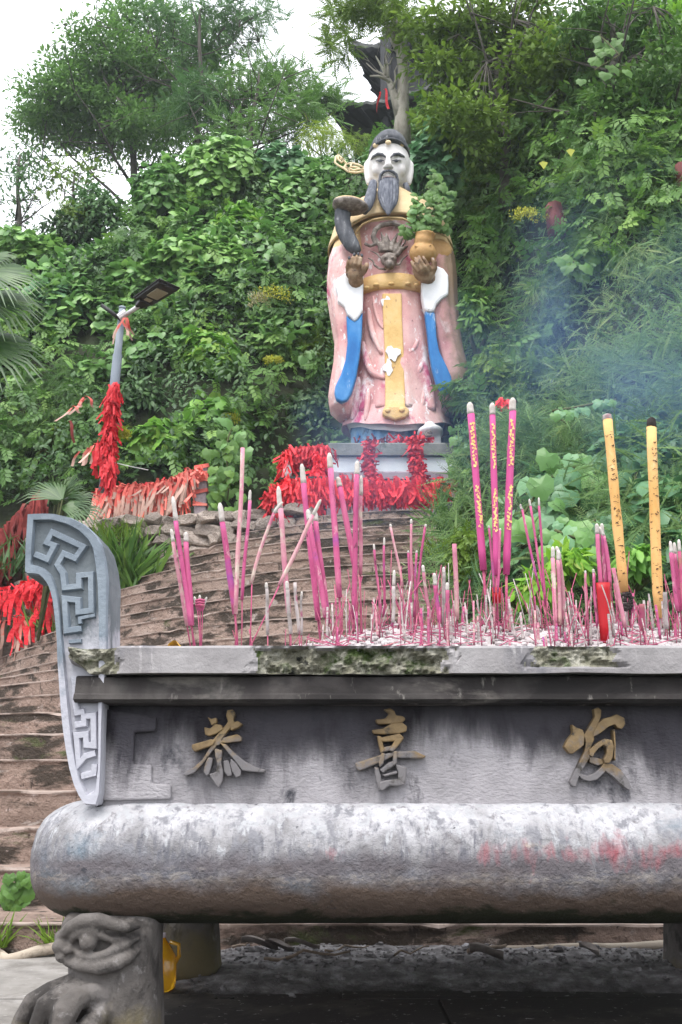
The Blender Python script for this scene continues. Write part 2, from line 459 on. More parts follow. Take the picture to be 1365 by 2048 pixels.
def curl_leaf(x, y, L, W, rz, lab):
    m = MB(); n = 7; V = []; F = []
    c, s = math.cos(rz), math.sin(rz)
    for i in range(n):
        t = i/(n-1); ww = W*math.sin(math.pi*(.06+.9*t))*.5; hz = heap_z(x, y) + .022 + .03*math.sin(t*3.5+1)*L*4
        for q in (-1, 0, 1):
            px_ = (t-.5)*L; py_ = q*ww
            V.append((x + px_*c - py_*s, y + px_*s + py_*c, hz + abs(q)*W*.35))
    F = [(i*3+q, i*3+q+1, (i+1)*3+q+1, (i+1)*3+q) for i in range(n-1) for q in (0, 1)]
    o = m.add(V, F).build('dead_leaf', M['deadleaf'], loc=(x, y, .08), sm=True); tag(o, lab, 'leaf', 'curled dead leaves behind the burner')
for px_, py_, L, W, rz, lab in [(520,1880,.16,.07,.2,'large curled grey dead leaf on the ash, just right of the rear leg'),
                                (560,1884,.13,.06,-.3,'smaller curled dead leaf beside the large one on the ash'),
                                (605,1884,.17,.05,.5,'pale narrow dead leaf pointing up on the ash heap'),
                                (960,1938,.14,.09,.1,'flat grey piece of leaf in the middle of the ash heap'),
                                (1165,1915,.10,.06,-.9,'small reddish dead leaf near the right end of the ash heap')]:
    q = P(px_, py_, 4.62); curl_leaf(q.x, 4.62 + (1880-py_)*.004, L, W, rz, lab)
def stick(name, pts, r0, r1, mat, lab, cat='stick', group=None, n=8):
    m = MB(); k = len(pts); m.tube(pts, [r0 + (r1-r0)*i/(k-1) for i in range(k)], n)
    p = pts[0]; o = m.build(name, mat, loc=tuple(p), sm=True); tag(o, lab, cat, group); return o
def wander(a, b, n, amp, seed=0):
    a, b = Vector(a), Vector(b); out = []
    for i in range(n):
        t = i/(n-1); p = a.lerp(b, t); e = math.sin(math.pi*t)
        out.append(p + Vector((nzs(t*3, seed, 0), nzs(t*3, seed, 5), nzs(t*3, seed, 9)))*amp*(.3+e))
    return out
for i, (ax, ay, bx, by, rr, lab) in enumerate([(530,1948,700,1958,.008,'long thin dark twig lying low on the ash heap'),
                                (650,1920,740,1893,.006,'short straight pale twig leaning on the ash'),
                                (452,1862,505,1885,.005,'thin twig sticking out beside the rear leg of the burner'),
                                (790,1937,860,1915,.005,'broken dark twig in the middle of the ash heap'),
                                (940,1925,1020,1898,.012,'thick dark piece of bark on the ash heap')]):
    a = P(ax, ay, 4.5); b = P(bx, by, 4.55); a.z = max(a.z, .07); b.z = max(b.z, .09)
    a = Vector((a.x, 4.4+(1958-ay)*.004, 0)); b = Vector((b.x, 4.4+(1958-by)*.004, 0)); a.z = heap_z(a.x, a.y)+.012; b.z = heap_z(b.x, b.y)+.03
    stick('twig', wander(a, b, 7, .02, i), rr, rr*.5, M['twig'], lab, 'twig', 'twigs on the ash heap')
stick('branch', wander(P(-90,1925,4.8)+Vector((0,0,.02)), P(172,1893,4.8)+Vector((0,0,.0)), 12, .05, 3), .022, .026, M['branch'], 'pale peeled branch on the paving behind the left leg', 'branch')
stick('branch', wander(P(1005,1899,4.72), P(1480,1888,4.72), 14, .05, 8), .016, .028, M['branch'], 'upper of the two pale branches on the right of the ash heap', 'branch')
stick('branch', wander(P(1230,1917,4.6), P(1480,1922,4.6), 9, .03, 5), .018, .022, M['branch'], 'lower of the two pale branches on the right of the ash heap', 'branch')
# ================================================================ INCENSE BURNER
YF = 2.92
M['conc'] = surf('conc', [(.17,.165,.175),(.27,.26,.275),(.37,.36,.375)], (3,3,3), .85,
    over=[((.10,.095,.10), (6,6,2.5), .56, .70), ((.44,.43,.46), (9,9,5), .58, .72)], bumps=((25,.35,'N',.012),(90,.5,'N',.006)))
M['panel'] = surf('panel', [(.21,.20,.21),(.31,.295,.31),(.39,.37,.39)], (5,5,3), .88,
    over=[((.40,.38,.40), (8,8,10), .56, .75),
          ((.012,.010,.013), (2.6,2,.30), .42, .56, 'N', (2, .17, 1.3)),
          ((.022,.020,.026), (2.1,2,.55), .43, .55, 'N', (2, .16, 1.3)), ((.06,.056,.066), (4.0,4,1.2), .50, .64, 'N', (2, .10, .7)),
          ((.045,.045,.055), (9,9,6), .58, .70)], bumps=((14,.4,'N',.02),((60,60,130),.7,'N',.01),(180,.35,'N',.003)))
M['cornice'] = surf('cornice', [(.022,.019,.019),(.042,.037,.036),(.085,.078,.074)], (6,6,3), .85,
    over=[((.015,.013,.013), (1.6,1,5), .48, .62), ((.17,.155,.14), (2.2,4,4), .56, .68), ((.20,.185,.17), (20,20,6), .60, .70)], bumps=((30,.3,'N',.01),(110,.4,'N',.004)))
M['rim'] = surf('rim', [(.19,.18,.185),(.28,.265,.27),(.36,.345,.35)], (4,4,4), .85,
    over=[((.12,.12,.14), (3,3,1.2), .56, .68), ((.50,.48,.48), (14,14,3), .60, .72)], bumps=((30,.3,'N',.01),(110,.5,'N',.005)))
M['chip'] = surf('chip', [(.10,.10,.06),(.24,.23,.18),(.36,.35,.30)], 18, .95,
    over=[((.045,.07,.018), 12, .52, .64), ((.012,.012,.010), 10, .60, .66)], bumps=((40,.8,'N',.02),(120,.6,'N',.008)))
M['ear'] = surf('ear', [(.12,.14,.165),(.18,.215,.255),(.26,.30,.34)], (5,5,5), .8,
    over=[((.42,.42,.47), (7,7,5), .50, .64, 'N', (2, 1.15, -1.2)), ((.07,.08,.09), (8,8,8), .60, .72), ((.55,.56,.58), 40, .68, .73)],
    bumps=((25,.3,'N',.01),(100,.4,'N',.004)))
M['earin'] = surf('earin', [(.075,.09,.10),(.125,.145,.16),(.19,.21,.225)], (5,5,5), .85,
    over=[((.40,.40,.44), (8,8,5), .50, .62, 'N', (2, 1.22, -1.4)), ((.5,.5,.5), 60, .70, .74)], bumps=((40,.3,'N',.01),(120,.4,'N',.004)))
M['roll'] = surf('roll', [(.16,.155,.16),(.25,.245,.255),(.33,.325,.335)], (7,7,5), .8,
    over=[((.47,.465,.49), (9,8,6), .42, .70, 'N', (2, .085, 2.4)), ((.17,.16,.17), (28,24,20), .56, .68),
          ((.13,.13,.15), (42,34,8), .48, .64, 'N', (2, .06, -1.2)), ((.20,.20,.22), (16,14,12), .53, .62),
          ((.37,.375,.395), (34,26,14), .60, .68, 'N', (2, .03, .8)),
          ((.13,.165,.20), (2.2,3,3), .58, .70),
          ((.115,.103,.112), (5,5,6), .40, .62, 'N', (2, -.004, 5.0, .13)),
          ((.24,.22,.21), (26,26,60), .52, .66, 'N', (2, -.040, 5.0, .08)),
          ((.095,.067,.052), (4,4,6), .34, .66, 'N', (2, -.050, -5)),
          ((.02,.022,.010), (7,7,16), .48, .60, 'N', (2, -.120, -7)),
          ((.26,.085,.10), (14,14,6), .50, .70, 'N', ((2, .035, 3.0, .05), (0, .30, .25, .07))),
          ((.42,.36,.28), (3.5,5,3), .62, .74, 'N', (2, .05, 4.0, .03)),
          ((.05,.05,.06), (16,16,16), .665, .70)],
    bumps=((10,.5,'N',.02),(26,.7,'N',.016),(70,.45,'N',.010),(200,.6,'N',.004)))
M['leg'] = surf('leg', [(.06,.054,.05),(.105,.094,.087),(.155,.142,.135)], 9, .85,
    over=[((.035,.031,.029), (7,7,5), .50, .60), ((.24,.225,.22), 14, .60, .70), ((.12,.10,.055), 3, .50, .66, 'N', (2, .16, -1.2))], bumps=((30,.4,'N',.01),(110,.6,'N',.005)))
M['gold'] = surf('gold', [(.09,.065,.04),(.22,.15,.075),(.33,.235,.12)], 12, .6,
    over=[((.16,.15,.155), (6,6,6), .50, .60, 'N', (2, .845, -2.2)), ((.05,.045,.04), 22, .56, .66)], bumps=((60,.5,'N',.006),))
M['ash'] = surf('ash', [(.34,.31,.31),(.48,.44,.445),(.60,.56,.565)], 14, .95, over=[((.26,.17,.18), 12, .62,.72), ((.14,.12,.12), 26, .60,.70)], bumps=((45,.7,'N',.012),(140,.6,'N',.006)))

xl0 = P(58, 1745, 3.22).x; xc = P(992, 1600, 2.95).x; half = xc - xl0
YR = 4.45
BC = Vector((xc, (YF+YR)/2 + .05, 0))
burner = thing('incense_burner', 'large grey concrete incense burner with raised golden characters, beast legs and upswept ears', 'incense burner', (BC.x, BC.y, 0))
def bq(x): return 2*xc - x
# -- panel body
xp = P(196, 1500, 3.0).x
zt = P(600, 1400, 3.02).z; zb = P(600, 1602, 3.0).z
bd = MB()
prof = [(3.045, zt+.03), (3.035, zb+.0)]
nX = 160; V = []; F = []
for i in range(nX+1):
    x = xp + (bq(xp)-xp)*i/nX
    for j in range(15):
        t = j/14; z = zb-.05 + (zt+.06-zb+.05)*t; V.append((x, 3.035 + .012*t + .003*nzs(x, 0, z, 8) + .002*nzs(x, 3, z, 25), z))
F = [(i*15+j, (i+1)*15+j, (i+1)*15+j+1, i*15+j+1) for i in range(nX) for j in range(14)]
bd.add(V, F); bd.box(xp, bq(xp), 3.055, YR-.15, zb-.05, zt+.06)
bd.build('body', M['panel'], burner, sm=False)
# -- cornice below the rim
zr1 = P(600, 1291, YF).z; zr0 = P(600, 1346, YF).z; zc = P(600, 1397, 2.97).z
xcn = P(158, 1380, 3.0).x
cn = MB(); pr = [(3.0, zr0+.004), (2.962, zr0-.008), (2.958, zr0-.034), (2.953, zc+.014), (2.946, zc+.009), (2.942, zc-.004), (2.96, zc-.012), (3.045, zc-.016)]
V = []; nX = 150; w_ = len(pr)
for i in range(nX+1):
    x = xcn + (bq(xcn)-xcn)*i/nX
    for j, p in enumerate(pr): V.append((x, p[0] + .003*nzs(x, j, 0, 6), p[1] + .003*nzs(x, j, 4, 4)))
F = [(i*w_+j, i*w_+j+1, (i+1)*w_+j+1, (i+1)*w_+j) for i in range(nX) for j in range(w_-1)]
F += [tuple(range(w_-1,-1,-1)), tuple(nX*w_+j for j in range(w_))]
cn.add(V, F); cn.box(xcn+.005, bq(xcn)-.005, 3.06, YR-.1, zc-.016, zr0+.02)
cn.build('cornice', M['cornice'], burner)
# -- rim with chipped front
xr0 = P(134, 1300, YF).x
rim = MB(); nX = 520; nZ = 12
def chipmask(px_, t):
    c = 0
    for a, b, lo, hi in [(500, 912, -.2, .97), (1050, 1252, .18, 1.05), (100, 246, -.5, 1.3)]:
        e = min((px_-a)/40 + .8*nzs(px_*.03, t*2.5, 4), (b-px_)/40 + .8*nzs(px_*.03, t*2.5, 14), (t-lo)/.12 + .35*nzs(px_*.03, t*4, a), (hi-t)/.12 + .9*nzs(px_*.022, 3, a))
        c = max(c, max(0, min(1, e + .5*nzs(px_*.08, t*3, 2))) if e > 0 else 0)
    return c
V = []; chipv = []
for i in range(nX+1):
    x = xr0 + (bq(xr0)-xr0)*i/nX; px_ = 682.5 + x/ (P(1000,1300,YF).x/317.5)
    for j in range(nZ+1):
        t = j/nZ
        zlo = zr0 + max(0, (180-px_)/46)*.050
        z = zlo + (zr1-zlo)*t
        c = chipmask(px_, t)
        y = YF + c*(.030 + .028*nzs(px_*.035, t*3, 1.5) + .014*nzs(px_*.11, t*7, 8)) + .002*nzs(x, z, 0, 20)
        if t > .93: y += .006
        if j in (0, nZ): z += .004*nzs(x, j, 3, 5) - (.008*c if j == nZ and px_ < 260 else 0)
        V.append((x, y, z)); chipv.append(c)
m_ = nZ+1
F = [(i*m_+j, (i+1)*m_+j, (i+1)*m_+j+1, i*m_+j+1) for i in range(nX) for j in range(nZ)]
nF = len(F)
k0 = len(V)
V += [(V[i*m_+nZ][0], YF+.14, zr1-.002) for i in range(nX+1)]; F += [(i*m_+nZ, (i+1)*m_+nZ, k0+i+1, k0+i) for i in range(nX)]
k1 = len(V)
V += [(V[i*m_][0], 3.08, zr0+.001) for i in range(nX+1)]; F += [(k1+i, k1+i+1, (i+1)*m_, i*m_) for i in range(nX)]
F.append(tuple(range(m_)) + (k0, k1)); 
rim.add(V, F); rim.box(xr0+.09, bq(xr0)-.09, 3.06, 3.10, zr0+.002, zr1-.004)
rim.box(xr0+.09, xr0+.2, 3.10, YR, zr0, zr1-.004); rim.box(bq(xr0)-.2, bq(xr0)-.09, 3.10, YR, zr0, zr1-.004); rim.box(xr0+.09, bq(xr0)-.09, YR-.12, YR, zr0, zr1)
ro = rim.build('rim', M['rim'], burner); ro.data.materials.append(M['chip'])
for f in range(nF):
    i, j = divmod(f, nZ)
    if chipv[i*m_+j] > .3 and chipv[(i+1)*m_+j+1] > .3: ro.data.polygons[f].material_index = 1
# -- rounded roll around the foot of the body
zc_ = (P(600, 1604, 3.0).z + P(600, 1852, 3.0).z)/2 - .0; rz_ = (P(600,1600,3.1).z - P(600,1853,3.02).z)/2
ry_ = .185
y0_, y1_ = YF + ry_ + .0, YR - .1
cr = .16; x0_, x1_ = xl0 + ry_, bq(xl0) - ry_
path = []
NA = [0]
def arc(cx, cy, a0, a1, n):
    for i in range(n): a = a0 + (a1-a0)*i/(n-1); path.append((cx + cr*math.cos(a), cy + cr*math.sin(a), math.cos(a), math.sin(a)))
for i in range(300): path.append((x0_+cr + (x1_-x0_-2*cr)*i/299, y0_, 0, -1))
arc(x1_-cr, y0_+cr, -math.pi/2, 0, 14); arc(x1_-cr, y1_-cr, 0, math.pi/2, 14); arc(x0_+cr, y1_-cr, math.pi/2, math.pi, 14); arc(x0_+cr, y0_+cr, math.pi, 1.5*math.pi, 24); path.pop()
rs = []
for (x, y, nx_, ny_) in path:
    rg = []
    for k in range(56):
        a = 2*math.pi*k/56; ca, sa = math.cos(a), math.sin(a)
        sc = lambda v, e: math.copysign(abs(v)**e, v)
        oy = sc(ca, .9)*ry_; oz = sc(sa, .86)*rz_
        d = .004*nzs(x, oz, y, 7) + .0025*nzs(x, oz, y, 22)
        wr = max(0, 1 - abs((oz + .045)/.03)) ; d += wr*.007*nzs(x*1.0, oz*2.2, y, 38)
        if oz > 0: d += .0035*nzs(x, oz*1.3, y+4, 34)
        rg.append((x + nx_*(oy + d), y + ny_*(oy + d), zc_ + oz + d*.4))
    rs.append(rg)
rl = MB().rings(rs, cap=False)
n_ = len(rs); rl.f += [((n_-1)*56+k, (n_-1)*56+(k+1)%56, (k+1)%56, k) for k in range(56)]
rl; ro = rl.build('foot_roll', M['roll'], burner, sm=True)
# make the stain bands follow the roll's own middle height
ro.data.transform(Matrix.Translation((0, 0, -zc_))); ro.location.z = zc_
bdy = bpy.data.objects['body']; bdy.data.transform(Matrix.Translation((0, 0, -zb))); bdy.location.z = zb
fl = MB().box(x0_, x1_, y0_, y1_, zc_-rz_+.05, zc_+rz_-.03); fl.build('base_slab', M['conc'], burner)

# -- upswept ear with meander relief (front left; the right one is its mirror image)
def E(zx, zy): return (zx/3.2, 1000 + zy/3.2)      # coordinates read off an enlargement
def outline(pts, Y, conv):
    return [(P(*conv(a, b), Y).x, P(*conv(a, b), Y).z) for a, b in pts]
outer = [(177,88),(270,84),(350,86),(450,108),(540,152),(610,212),(652,280),(680,390),(694,510),(690,640),(688,780),(688,930),(680,1100),(660,1300),(652,1500),(648,1700),(640,1880),(620,1960),
         (540,1950),(505,1900),(470,1820),(440,1710),(420,1600),(402,1480),(386,1330),(376,1170),(366,1020),(364,900),(352,760),(338,650),(318,570),(290,515),(250,482),(200,476),(160,480),(163,300)]
inner = [(222,134),(330,132),(430,160),(510,205),(560,255),(590,310),(606,420),(618,540),(624,680),(628,800),(628,930),(628,1100),(628,1300),(630,1500),(630,1700),(612,1850),
         (560,1880),(520,1800),(492,1700),(470,1580),(455,1450),(440,1300),(425,1150),(412,1000),(398,880),(388,740),(374,620),(350,520),(318,460),(268,420),(205,408),(212,280)]
earY = 2.965
def ear_parts(flip):
    fx = (lambda x: 2*xc - x) if flip else (lambda x: x)
    def pl(pts, Y): return [(fx(x), z) for x, z in outline(pts, Y, E)]
    ear = MB().poly(pl(outer, earY), earY+.016, earY+.19).build('ear', M['earin'], burner, bevel=.010)
    fr = MB()
    po = pl(outer, earY); pi = pl(inner, earY)
    # frame: band between outline and inner line, matched by arc length
    def resample(pts, n):
        q = pts + [pts[0]]; L = [0]
        for a, b in zip(q, q[1:]): L.append(L[-1] + math.dist(a, b))
        return [(float(np.interp(L[-1]*i/n, L, [p[0] for p in q])), float(np.interp(L[-1]*i/n, L, [p[1] for p in q]))) for i in range(n)]
    n = 120; A = resample(po, n)
    B = []
    pin = resample(pi, 400)
    # nearest inner point, kept monotone
    last = 0
    for i, a in enumerate(A):
        t = i/n*400; best = min(range(int(t)-22, int(t)+22), key=lambda j: math.dist(a, pin[j % 400])); best = max(best, last); last = best
        B.append(pin[best % 400])
    V = []
    for a, b in zip(A, B):
        m1 = (a[0]+(b[0]-a[0])*.12, a[1]+(b[1]-a[1])*.12); m2 = (a[0]+(b[0]-a[0])*.86, a[1]+(b[1]-a[1])*.86)
        V += [(a[0], earY+.012, a[1]), (m1[0], earY-.006, m1[1]), (m2[0], earY-.004, m2[1]), (b[0], earY+.017, b[1])]
    F = []
    for i in range(n):
        j = (i+1) % n
        for r in range(3): F.append((i*4+r, j*4+r, j*4+r+1, i*4+r+1) if flip else (i*4+r+1, j*4+r+1, j*4+r, i*4+r))
    fr.add(V, F).build('ear_frame', M['ear'], ear, sm=False)
    lines = [[(220,345),(300,378),(346,290),(298,270),(332,205),(530,298),(478,372),(405,342),(366,412),(402,470),(412,560),(505,550),(503,482),(580,476),(584,708),(500,716),(498,640),(412,630),(424,836),(520,822)],
             [(608,735),(510,755),(512,790)],[(440,905),(520,900)],
             [(470,1130),(480,1195),(478,1290),(492,1360),(540,1352)],
             [(478,1440),(535,1432),(535,1385),(596,1378),(600,1572),(552,1568),(548,1500),(488,1508),(502,1690),(545,1640),(610,1620)],
             [(520,1770),(600,1750),(605,1690)]]
    for ln in lines:
        pts = pl(ln, earY); m = MB(); hw = .0125
        if abs(ln[0][0]-608) < 2 or abs(ln[0][0]-440) < 2: hw = .008
        L_, R_ = [], []
        for i, p in enumerate(pts):
            d0 = (Vector(p)-Vector(pts[i-1])).normalized() if i else None
            d1 = (Vector(pts[i+1])-Vector(p)).normalized() if i < len(pts)-1 else None
            d = (d0+d1).normalized() if d0 and d1 else (d0 or d1)
            nrm = Vector((-d.y, d.x)); k = 1.0
            if d0 and d1: k = 1/max(.45, nrm.dot(Vector((-d1.y, d1.x))))
            L_.append(Vector(p)+nrm*hw*k); R_.append(Vector(p)-nrm*hw*k)
        V = []
        for a, b in zip(L_, R_):
            c1 = a.lerp(b, .2); c2 = a.lerp(b, .8)
            V += [(a.x, earY+.018, a.y), (c1.x, earY+.001, c1.y), (c2.x, earY+.001, c2.y), (b.x, earY+.018, b.y)]
        F = []
        for i in range(len(pts)-1):
            for r in range(3):
                q = (i*4+r, i*4+4+r, i*4+5+r, i*4+r+1); F.append(q if not flip else q[::-1])
        F += [(0,1,2,3), tuple(4*(len(pts)-1)+r for r in (3,2,1,0))]
        m.add(V, F); o = m.build('meander', M['ear'], ear)
ear_parts(False); ear_parts(True)

# -- stepped cloud relief in the panel's corner
def pn(zx, zy): return E(zx, zy)
cr_ = [(636,1330),(1005,1392),(1000,1480),(862,1488),(858,1690),(972,1696),(975,1815),(1098,1822),(1098,1914),(620,1925)]
MB().poly(outline(cr_, 3.03, pn), 3.022, 3.05).build('corner_relief', M['panel'], burner, bevel=.006).location.z += 0
o = bpy.data.objects['corner_relief']; o.data.transform(Matrix.Translation((0, 0, -zb))); o.location.z = zb
MB().poly([(bq(x), z) for x, z in outline(cr_, 3.03, pn)], 3.022, 3.05).build('corner_relief', M['conc'], burner, bevel=.006)

# -- the raised characters, stroke by stroke
c1 = lambda a, b: (320 + a/2.3534, 1380 + b/2.3534)
c3 = lambda a, b: (900 + a/2.9355, 1340 + b/2.9355)
G1 = [[(318,95),(345,92),(357,115),(347,140),(355,160),(320,195),(290,235),(300,245),(275,262),(245,262),(250,235),(285,195),(322,150),(313,120)],
 [(225,126),(243,137),(268,130),(270,155),(245,168),(238,150)],[(210,175),(240,182),(262,160),(292,165),(300,185),(270,205),(235,218),(215,212)],
 [(335,160),(368,146),(392,162),(368,180),(335,192)],[(153,258),(245,232),(264,240),(250,262),(165,292),(153,275)],
 [(296,225),(365,208),(387,222),(385,242),(320,249),(292,250)],[(245,258),(270,262),(240,300),(205,347),(165,390),(120,407),(116,390),(160,365),(200,330),(225,290)],
 [(285,250),(312,255),(345,290),(400,335),(450,362),(497,375),(494,390),(440,386),(390,380),(372,355),(330,305)],
 [(260,275),(297,285),(295,310),(291,345),(300,385),(297,430),(278,464),(260,440),(232,395),(250,392),(266,385),(272,350),(262,310)],
 [(230,316),(252,322),(250,345),(235,397),(222,407),(208,385),(215,350)],[(300,333),(322,330),(332,350),(342,400),(322,410),(303,385)],
 [(335,322),(362,345),(384,380),(382,405),(360,414),(342,385),(332,350)]]
G2 = [[(1052,92),(1085,85),(1105,100),(1112,120),(1145,123),(1158,138),(1140,155),(1100,160),(1025,163),(1012,140),(1060,135),(1078,112)],
 [(1090,158),(1140,153),(1165,172),(1160,197),(1120,207),(1060,210),(1005,207),(997,188),(1050,182)],
 [(1022,214),(1045,220),(1057,290),(1040,300),(1030,260)],[(1035,226),(1128,205),(1150,225),(1110,242),(1042,246)],[(1110,228),(1150,225),(1122,264),(1097,292),(1078,287),(1092,260)],[(1048,270),(1098,260),(1092,284),(1050,294)],
 [(918,345),(1040,305),(1110,290),(1122,300),(1060,332),(940,382),(925,370)],[(1115,290),(1200,287),(1254,312),(1242,323),(1180,323),(1115,320)],
 [(1043,295),(1063,300),(1052,347),(1035,367),(1028,340)],[(1098,288),(1120,288),(1114,350),(1096,357)],
 [(1008,360),(1030,366),(1042,410),(1052,470),(1030,470),(1016,420)],[(1033,375),(1075,343),(1100,333),(1116,350),(1072,380),(1050,392)],[(1108,348),(1162,365),(1157,442),(1120,442),(1120,388)],
 [(1032,434),(1060,425),(1122,418),(1157,445),(1120,454),(1080,450),(1048,477),(1032,467)],[(1045,400),(1115,380),(1119,394),(1060,410)]]
G3 = [[(843,230),(868,220),(888,235),(886,270),(872,310),(882,325),(842,385),(847,405),(832,440),(817,480),(827,502),(802,545),(767,600),(735,688),(710,675),(703,655),(735,590),(770,520),(790,480),(797,430),(792,400),(785,385),(828,310),(850,275)],
 [(715,320),(740,338),(778,352),(790,385),(784,442),(720,492),(700,492),(668,450),(688,410),(720,370)],
 [(868,312),(900,285),(945,275),(975,260),(1020,283),(1027,320),(1005,347),(985,342),(965,320),(930,332),(880,372),(838,395),(838,370)],
 [(954,352),(964,348),(969,440),(967,535),(959,520),(960,440)],
 [(812,470),(860,430),(905,403),(945,413),(958,450),(948,520),(930,548),(903,548),(898,525),(916,490),(914,452),(897,440),(866,462),(842,492),(835,512),(815,502)],
 [(818,508),(890,523),(903,550),(870,562),(820,542)],
 [(756,604),(772,612),(805,622),(848,606),(882,575),(900,548),(934,550),(907,602),(862,644),(820,654),(780,644),(758,624)],
 [(908,548),(950,553),(1000,588),(1042,640),(1062,690),(1045,703),(1000,672),(950,622),(906,592)]]
for G, cv, lab in ((G1, c1, 'golden character at the left end of the panel'), (G2, c1, 'golden character in the middle with two box shapes'), (G3, c3, 'partly greyed golden character nearest the right edge')):
    m = MB()
    for i, s in enumerate(G): m.poly(outline(s, 3.02, cv), 3.014 - .0022*(i % 5), 3.055)
    o = m.build('character', M['gold'], burner, bevel=.0055); o['label'] = lab
    o.data.transform(Matrix.Translation((0, 0, 0)))

# -- legs: beast face above a clawed paw (front), plain block legs behind
def leg(flip, Yo, front=True):
    m = MB(); L_ = lambda a, b, Y=2.98: P(a/2.8438, 1680 + b/2.8438, Y)
    fx = (lambda v: Vector((2*xc - v.x, v.y, v.z))) if flip else (lambda v: v)
    def bl(a, b, Y, r, rot=None):
        c = fx(L_(a, b, Y)); m.blob(c, r, rot, 18, 12)
    def tb(pts, rad): m.tube([fx(L_(*p)) for p in pts], rad, 10)
    # shank
    rs = []
    for b, xa, xb, d in [(400,400,820,.02),(440,350,880,.09),(475,334,888,.13),(520,332,888,.148),(600,345,884,.145),(700,372,882,.14),(780,375,884,.14),(880,350,888,.145),(1000,330,890,.15),(1120,320,892,.15),(1330,310,894,.15)]:
        A = fx(L_(xa, b)); B = fx(L_(xb, b)); cx = (A.x+B.x)/2; hw = abs(B.x-A.x)/2; rg = []
        for k in range(28):
            t = 2*math.pi*k/28; q = .62
            rg.append((cx + hw*math.copysign(abs(math.cos(t))**q, math.cos(t)), 3.06 + d*math.copysign(abs(math.sin(t))**q, math.sin(t)), A.z))
        rs.append(rg)
    m.rings(rs)
    # beast face: bulging eye between heavy lids, brow, cheek folds, snout
    bl(505, 580, 2.895, (.025,.022,.023))
    tb([(400,600,2.93),(425,550,2.905),(470,520,2.893),(530,515,2.890),(580,545,2.893),(640,570,2.90),(720,555,2.91)], [.008,.011,.013,.013,.011,.009,.005])
    tb([(425,620,2.92),(455,655,2.903),(520,672,2.895),(590,655,2.895),(650,625,2.90),(730,590,2.91),(800,555,2.925)], [.008,.011,.013,.013,.013,.012,.005])
    tb([(355,540,2.93),(400,500,2.91),(470,462,2.895),(560,455,2.890),(650,480,2.893),(730,500,2.90),(800,490,2.925)], [.014,.018,.021,.020,.018,.015,.006])
    tb([(380,690,2.925),(460,712,2.905),(560,722,2.90),(660,705,2.90),(740,665,2.91),(800,620,2.925)], [.013,.018,.021,.020,.017,.006])
    tb([(420,740,2.94),(520,765,2.925),(640,760,2.925),(740,725,2.93)], [.008,.012,.012,.006])
    bl(352, 605, 2.935, (.026,.032,.020)); bl(362, 655, 2.935, (.022,.030,.020)); bl(350,548,2.95,(.018,.03,.018)); bl(388,628,2.905,(.012,.012,.010))
    # toes reaching out to the left
    tb([(520,830,2.98),(400,825,2.94),(290,860,2.92),(190,930,2.91),(130,1020,2.91),(100,1120,2.91),(90,1230,2.91)], [.036,.030,.026,.031,.026,.030,.02])
    tb([(560,850,2.97),(450,850,2.92),(350,880,2.88),(270,950,2.86),(230,1040,2.86),(215,1130,2.86),(210,1240,2.86)], [.040,.030,.028,.034,.028,.032,.022])
    tb([(620,900,2.96),(520,880,2.90),(430,910,2.85),(370,980,2.83),(345,1060,2.83),(335,1140,2.83),(330,1250,2.83)], [.040,.031,.030,.037,.032,.036,.026])
    tb([(640,960,2.97),(560,1000,2.90),(500,1080,2.86),(470,1160,2.85),(465,1260,2.85)], [.038,.032,.034,.032,.026])
    for a, b, Y in ((88,1290,2.905),(205,1300,2.84),(322,1310,2.81),(455,1320,2.83)):
        c = fx(L_(a, b, Y)); c.z = .018; m.blob(c, (.02,.03,.018))
    m.v = [(v[0], v[1]+Yo, max(v[2], .001)) for v in m.v]
    o = m.build('leg', M['leg'], burner, remesh=.0052, smooth_it=1); return o
leg(False, 0); leg(True, 0)
for fl_ in (False, True):
    a = P(326, 1850, 4.27).x; b = P(437, 1850, 4.27).x
    if fl_: a, b = bq(b), bq(a)
    m = MB(); rs = []
    for z, e in ((0,.02),(.06,.012),(.2,0),(.36,.01),(.42,.03)):
        rg = []
        for k in range(24):
            t = 2*math.pi*k/24; hw = (b-a)/2*1.15+e
            rg.append(((a+b)/2 - (b-a)*.12 + hw*math.copysign(abs(math.cos(t))**.6, math.cos(t)), YR-.10 + (.13+e)*math.copysign(abs(math.sin(t))**.6, math.sin(t)), z))
        rs.append(rg)
    m.rings(rs).build('leg', M['leg'], burner, sm=True)

# -- bed of ash inside the tray
ASHX0, ASHX1 = xr0+.2, bq(xr0)-.2
def ash_z(x, y):
    px_ = 682.5 + x*600
    e = min(1, max(0, (x - P(600,1280,3.5).x)/.5 + .35)); f = min(1, max(0, (y-3.04)/.32))
    return zr1 - .02 + f*(.040 + .095*e) + (.022*nzs(x, y, 0, 4) + .016*nzs(x, y, 5, 15) + .010*nzs(x, y, 8, 45))*(.4+.6*f)*e
V = []; xs = np.linspace(ASHX0, ASHX1, 330); ys = np.linspace(3.03, YR-.1, 60); nx = len(xs)
V = [(x, y, ash_z(x, y)) for y in ys for x in xs]
F = [(j*nx+i, j*nx+i+1, (j+1)*nx+i+1, (j+1)*nx+i) for j in range(len(ys)-1) for i in range(nx-1)]
am = MB().add(V, F)
o = am.build('ash_bed', M['ash'], sm=True, loc=(xc, 3.7, zr0)); tag(o, 'bed of pale incense ash filling the tray of the burner', kind='stuff')
am = MB()
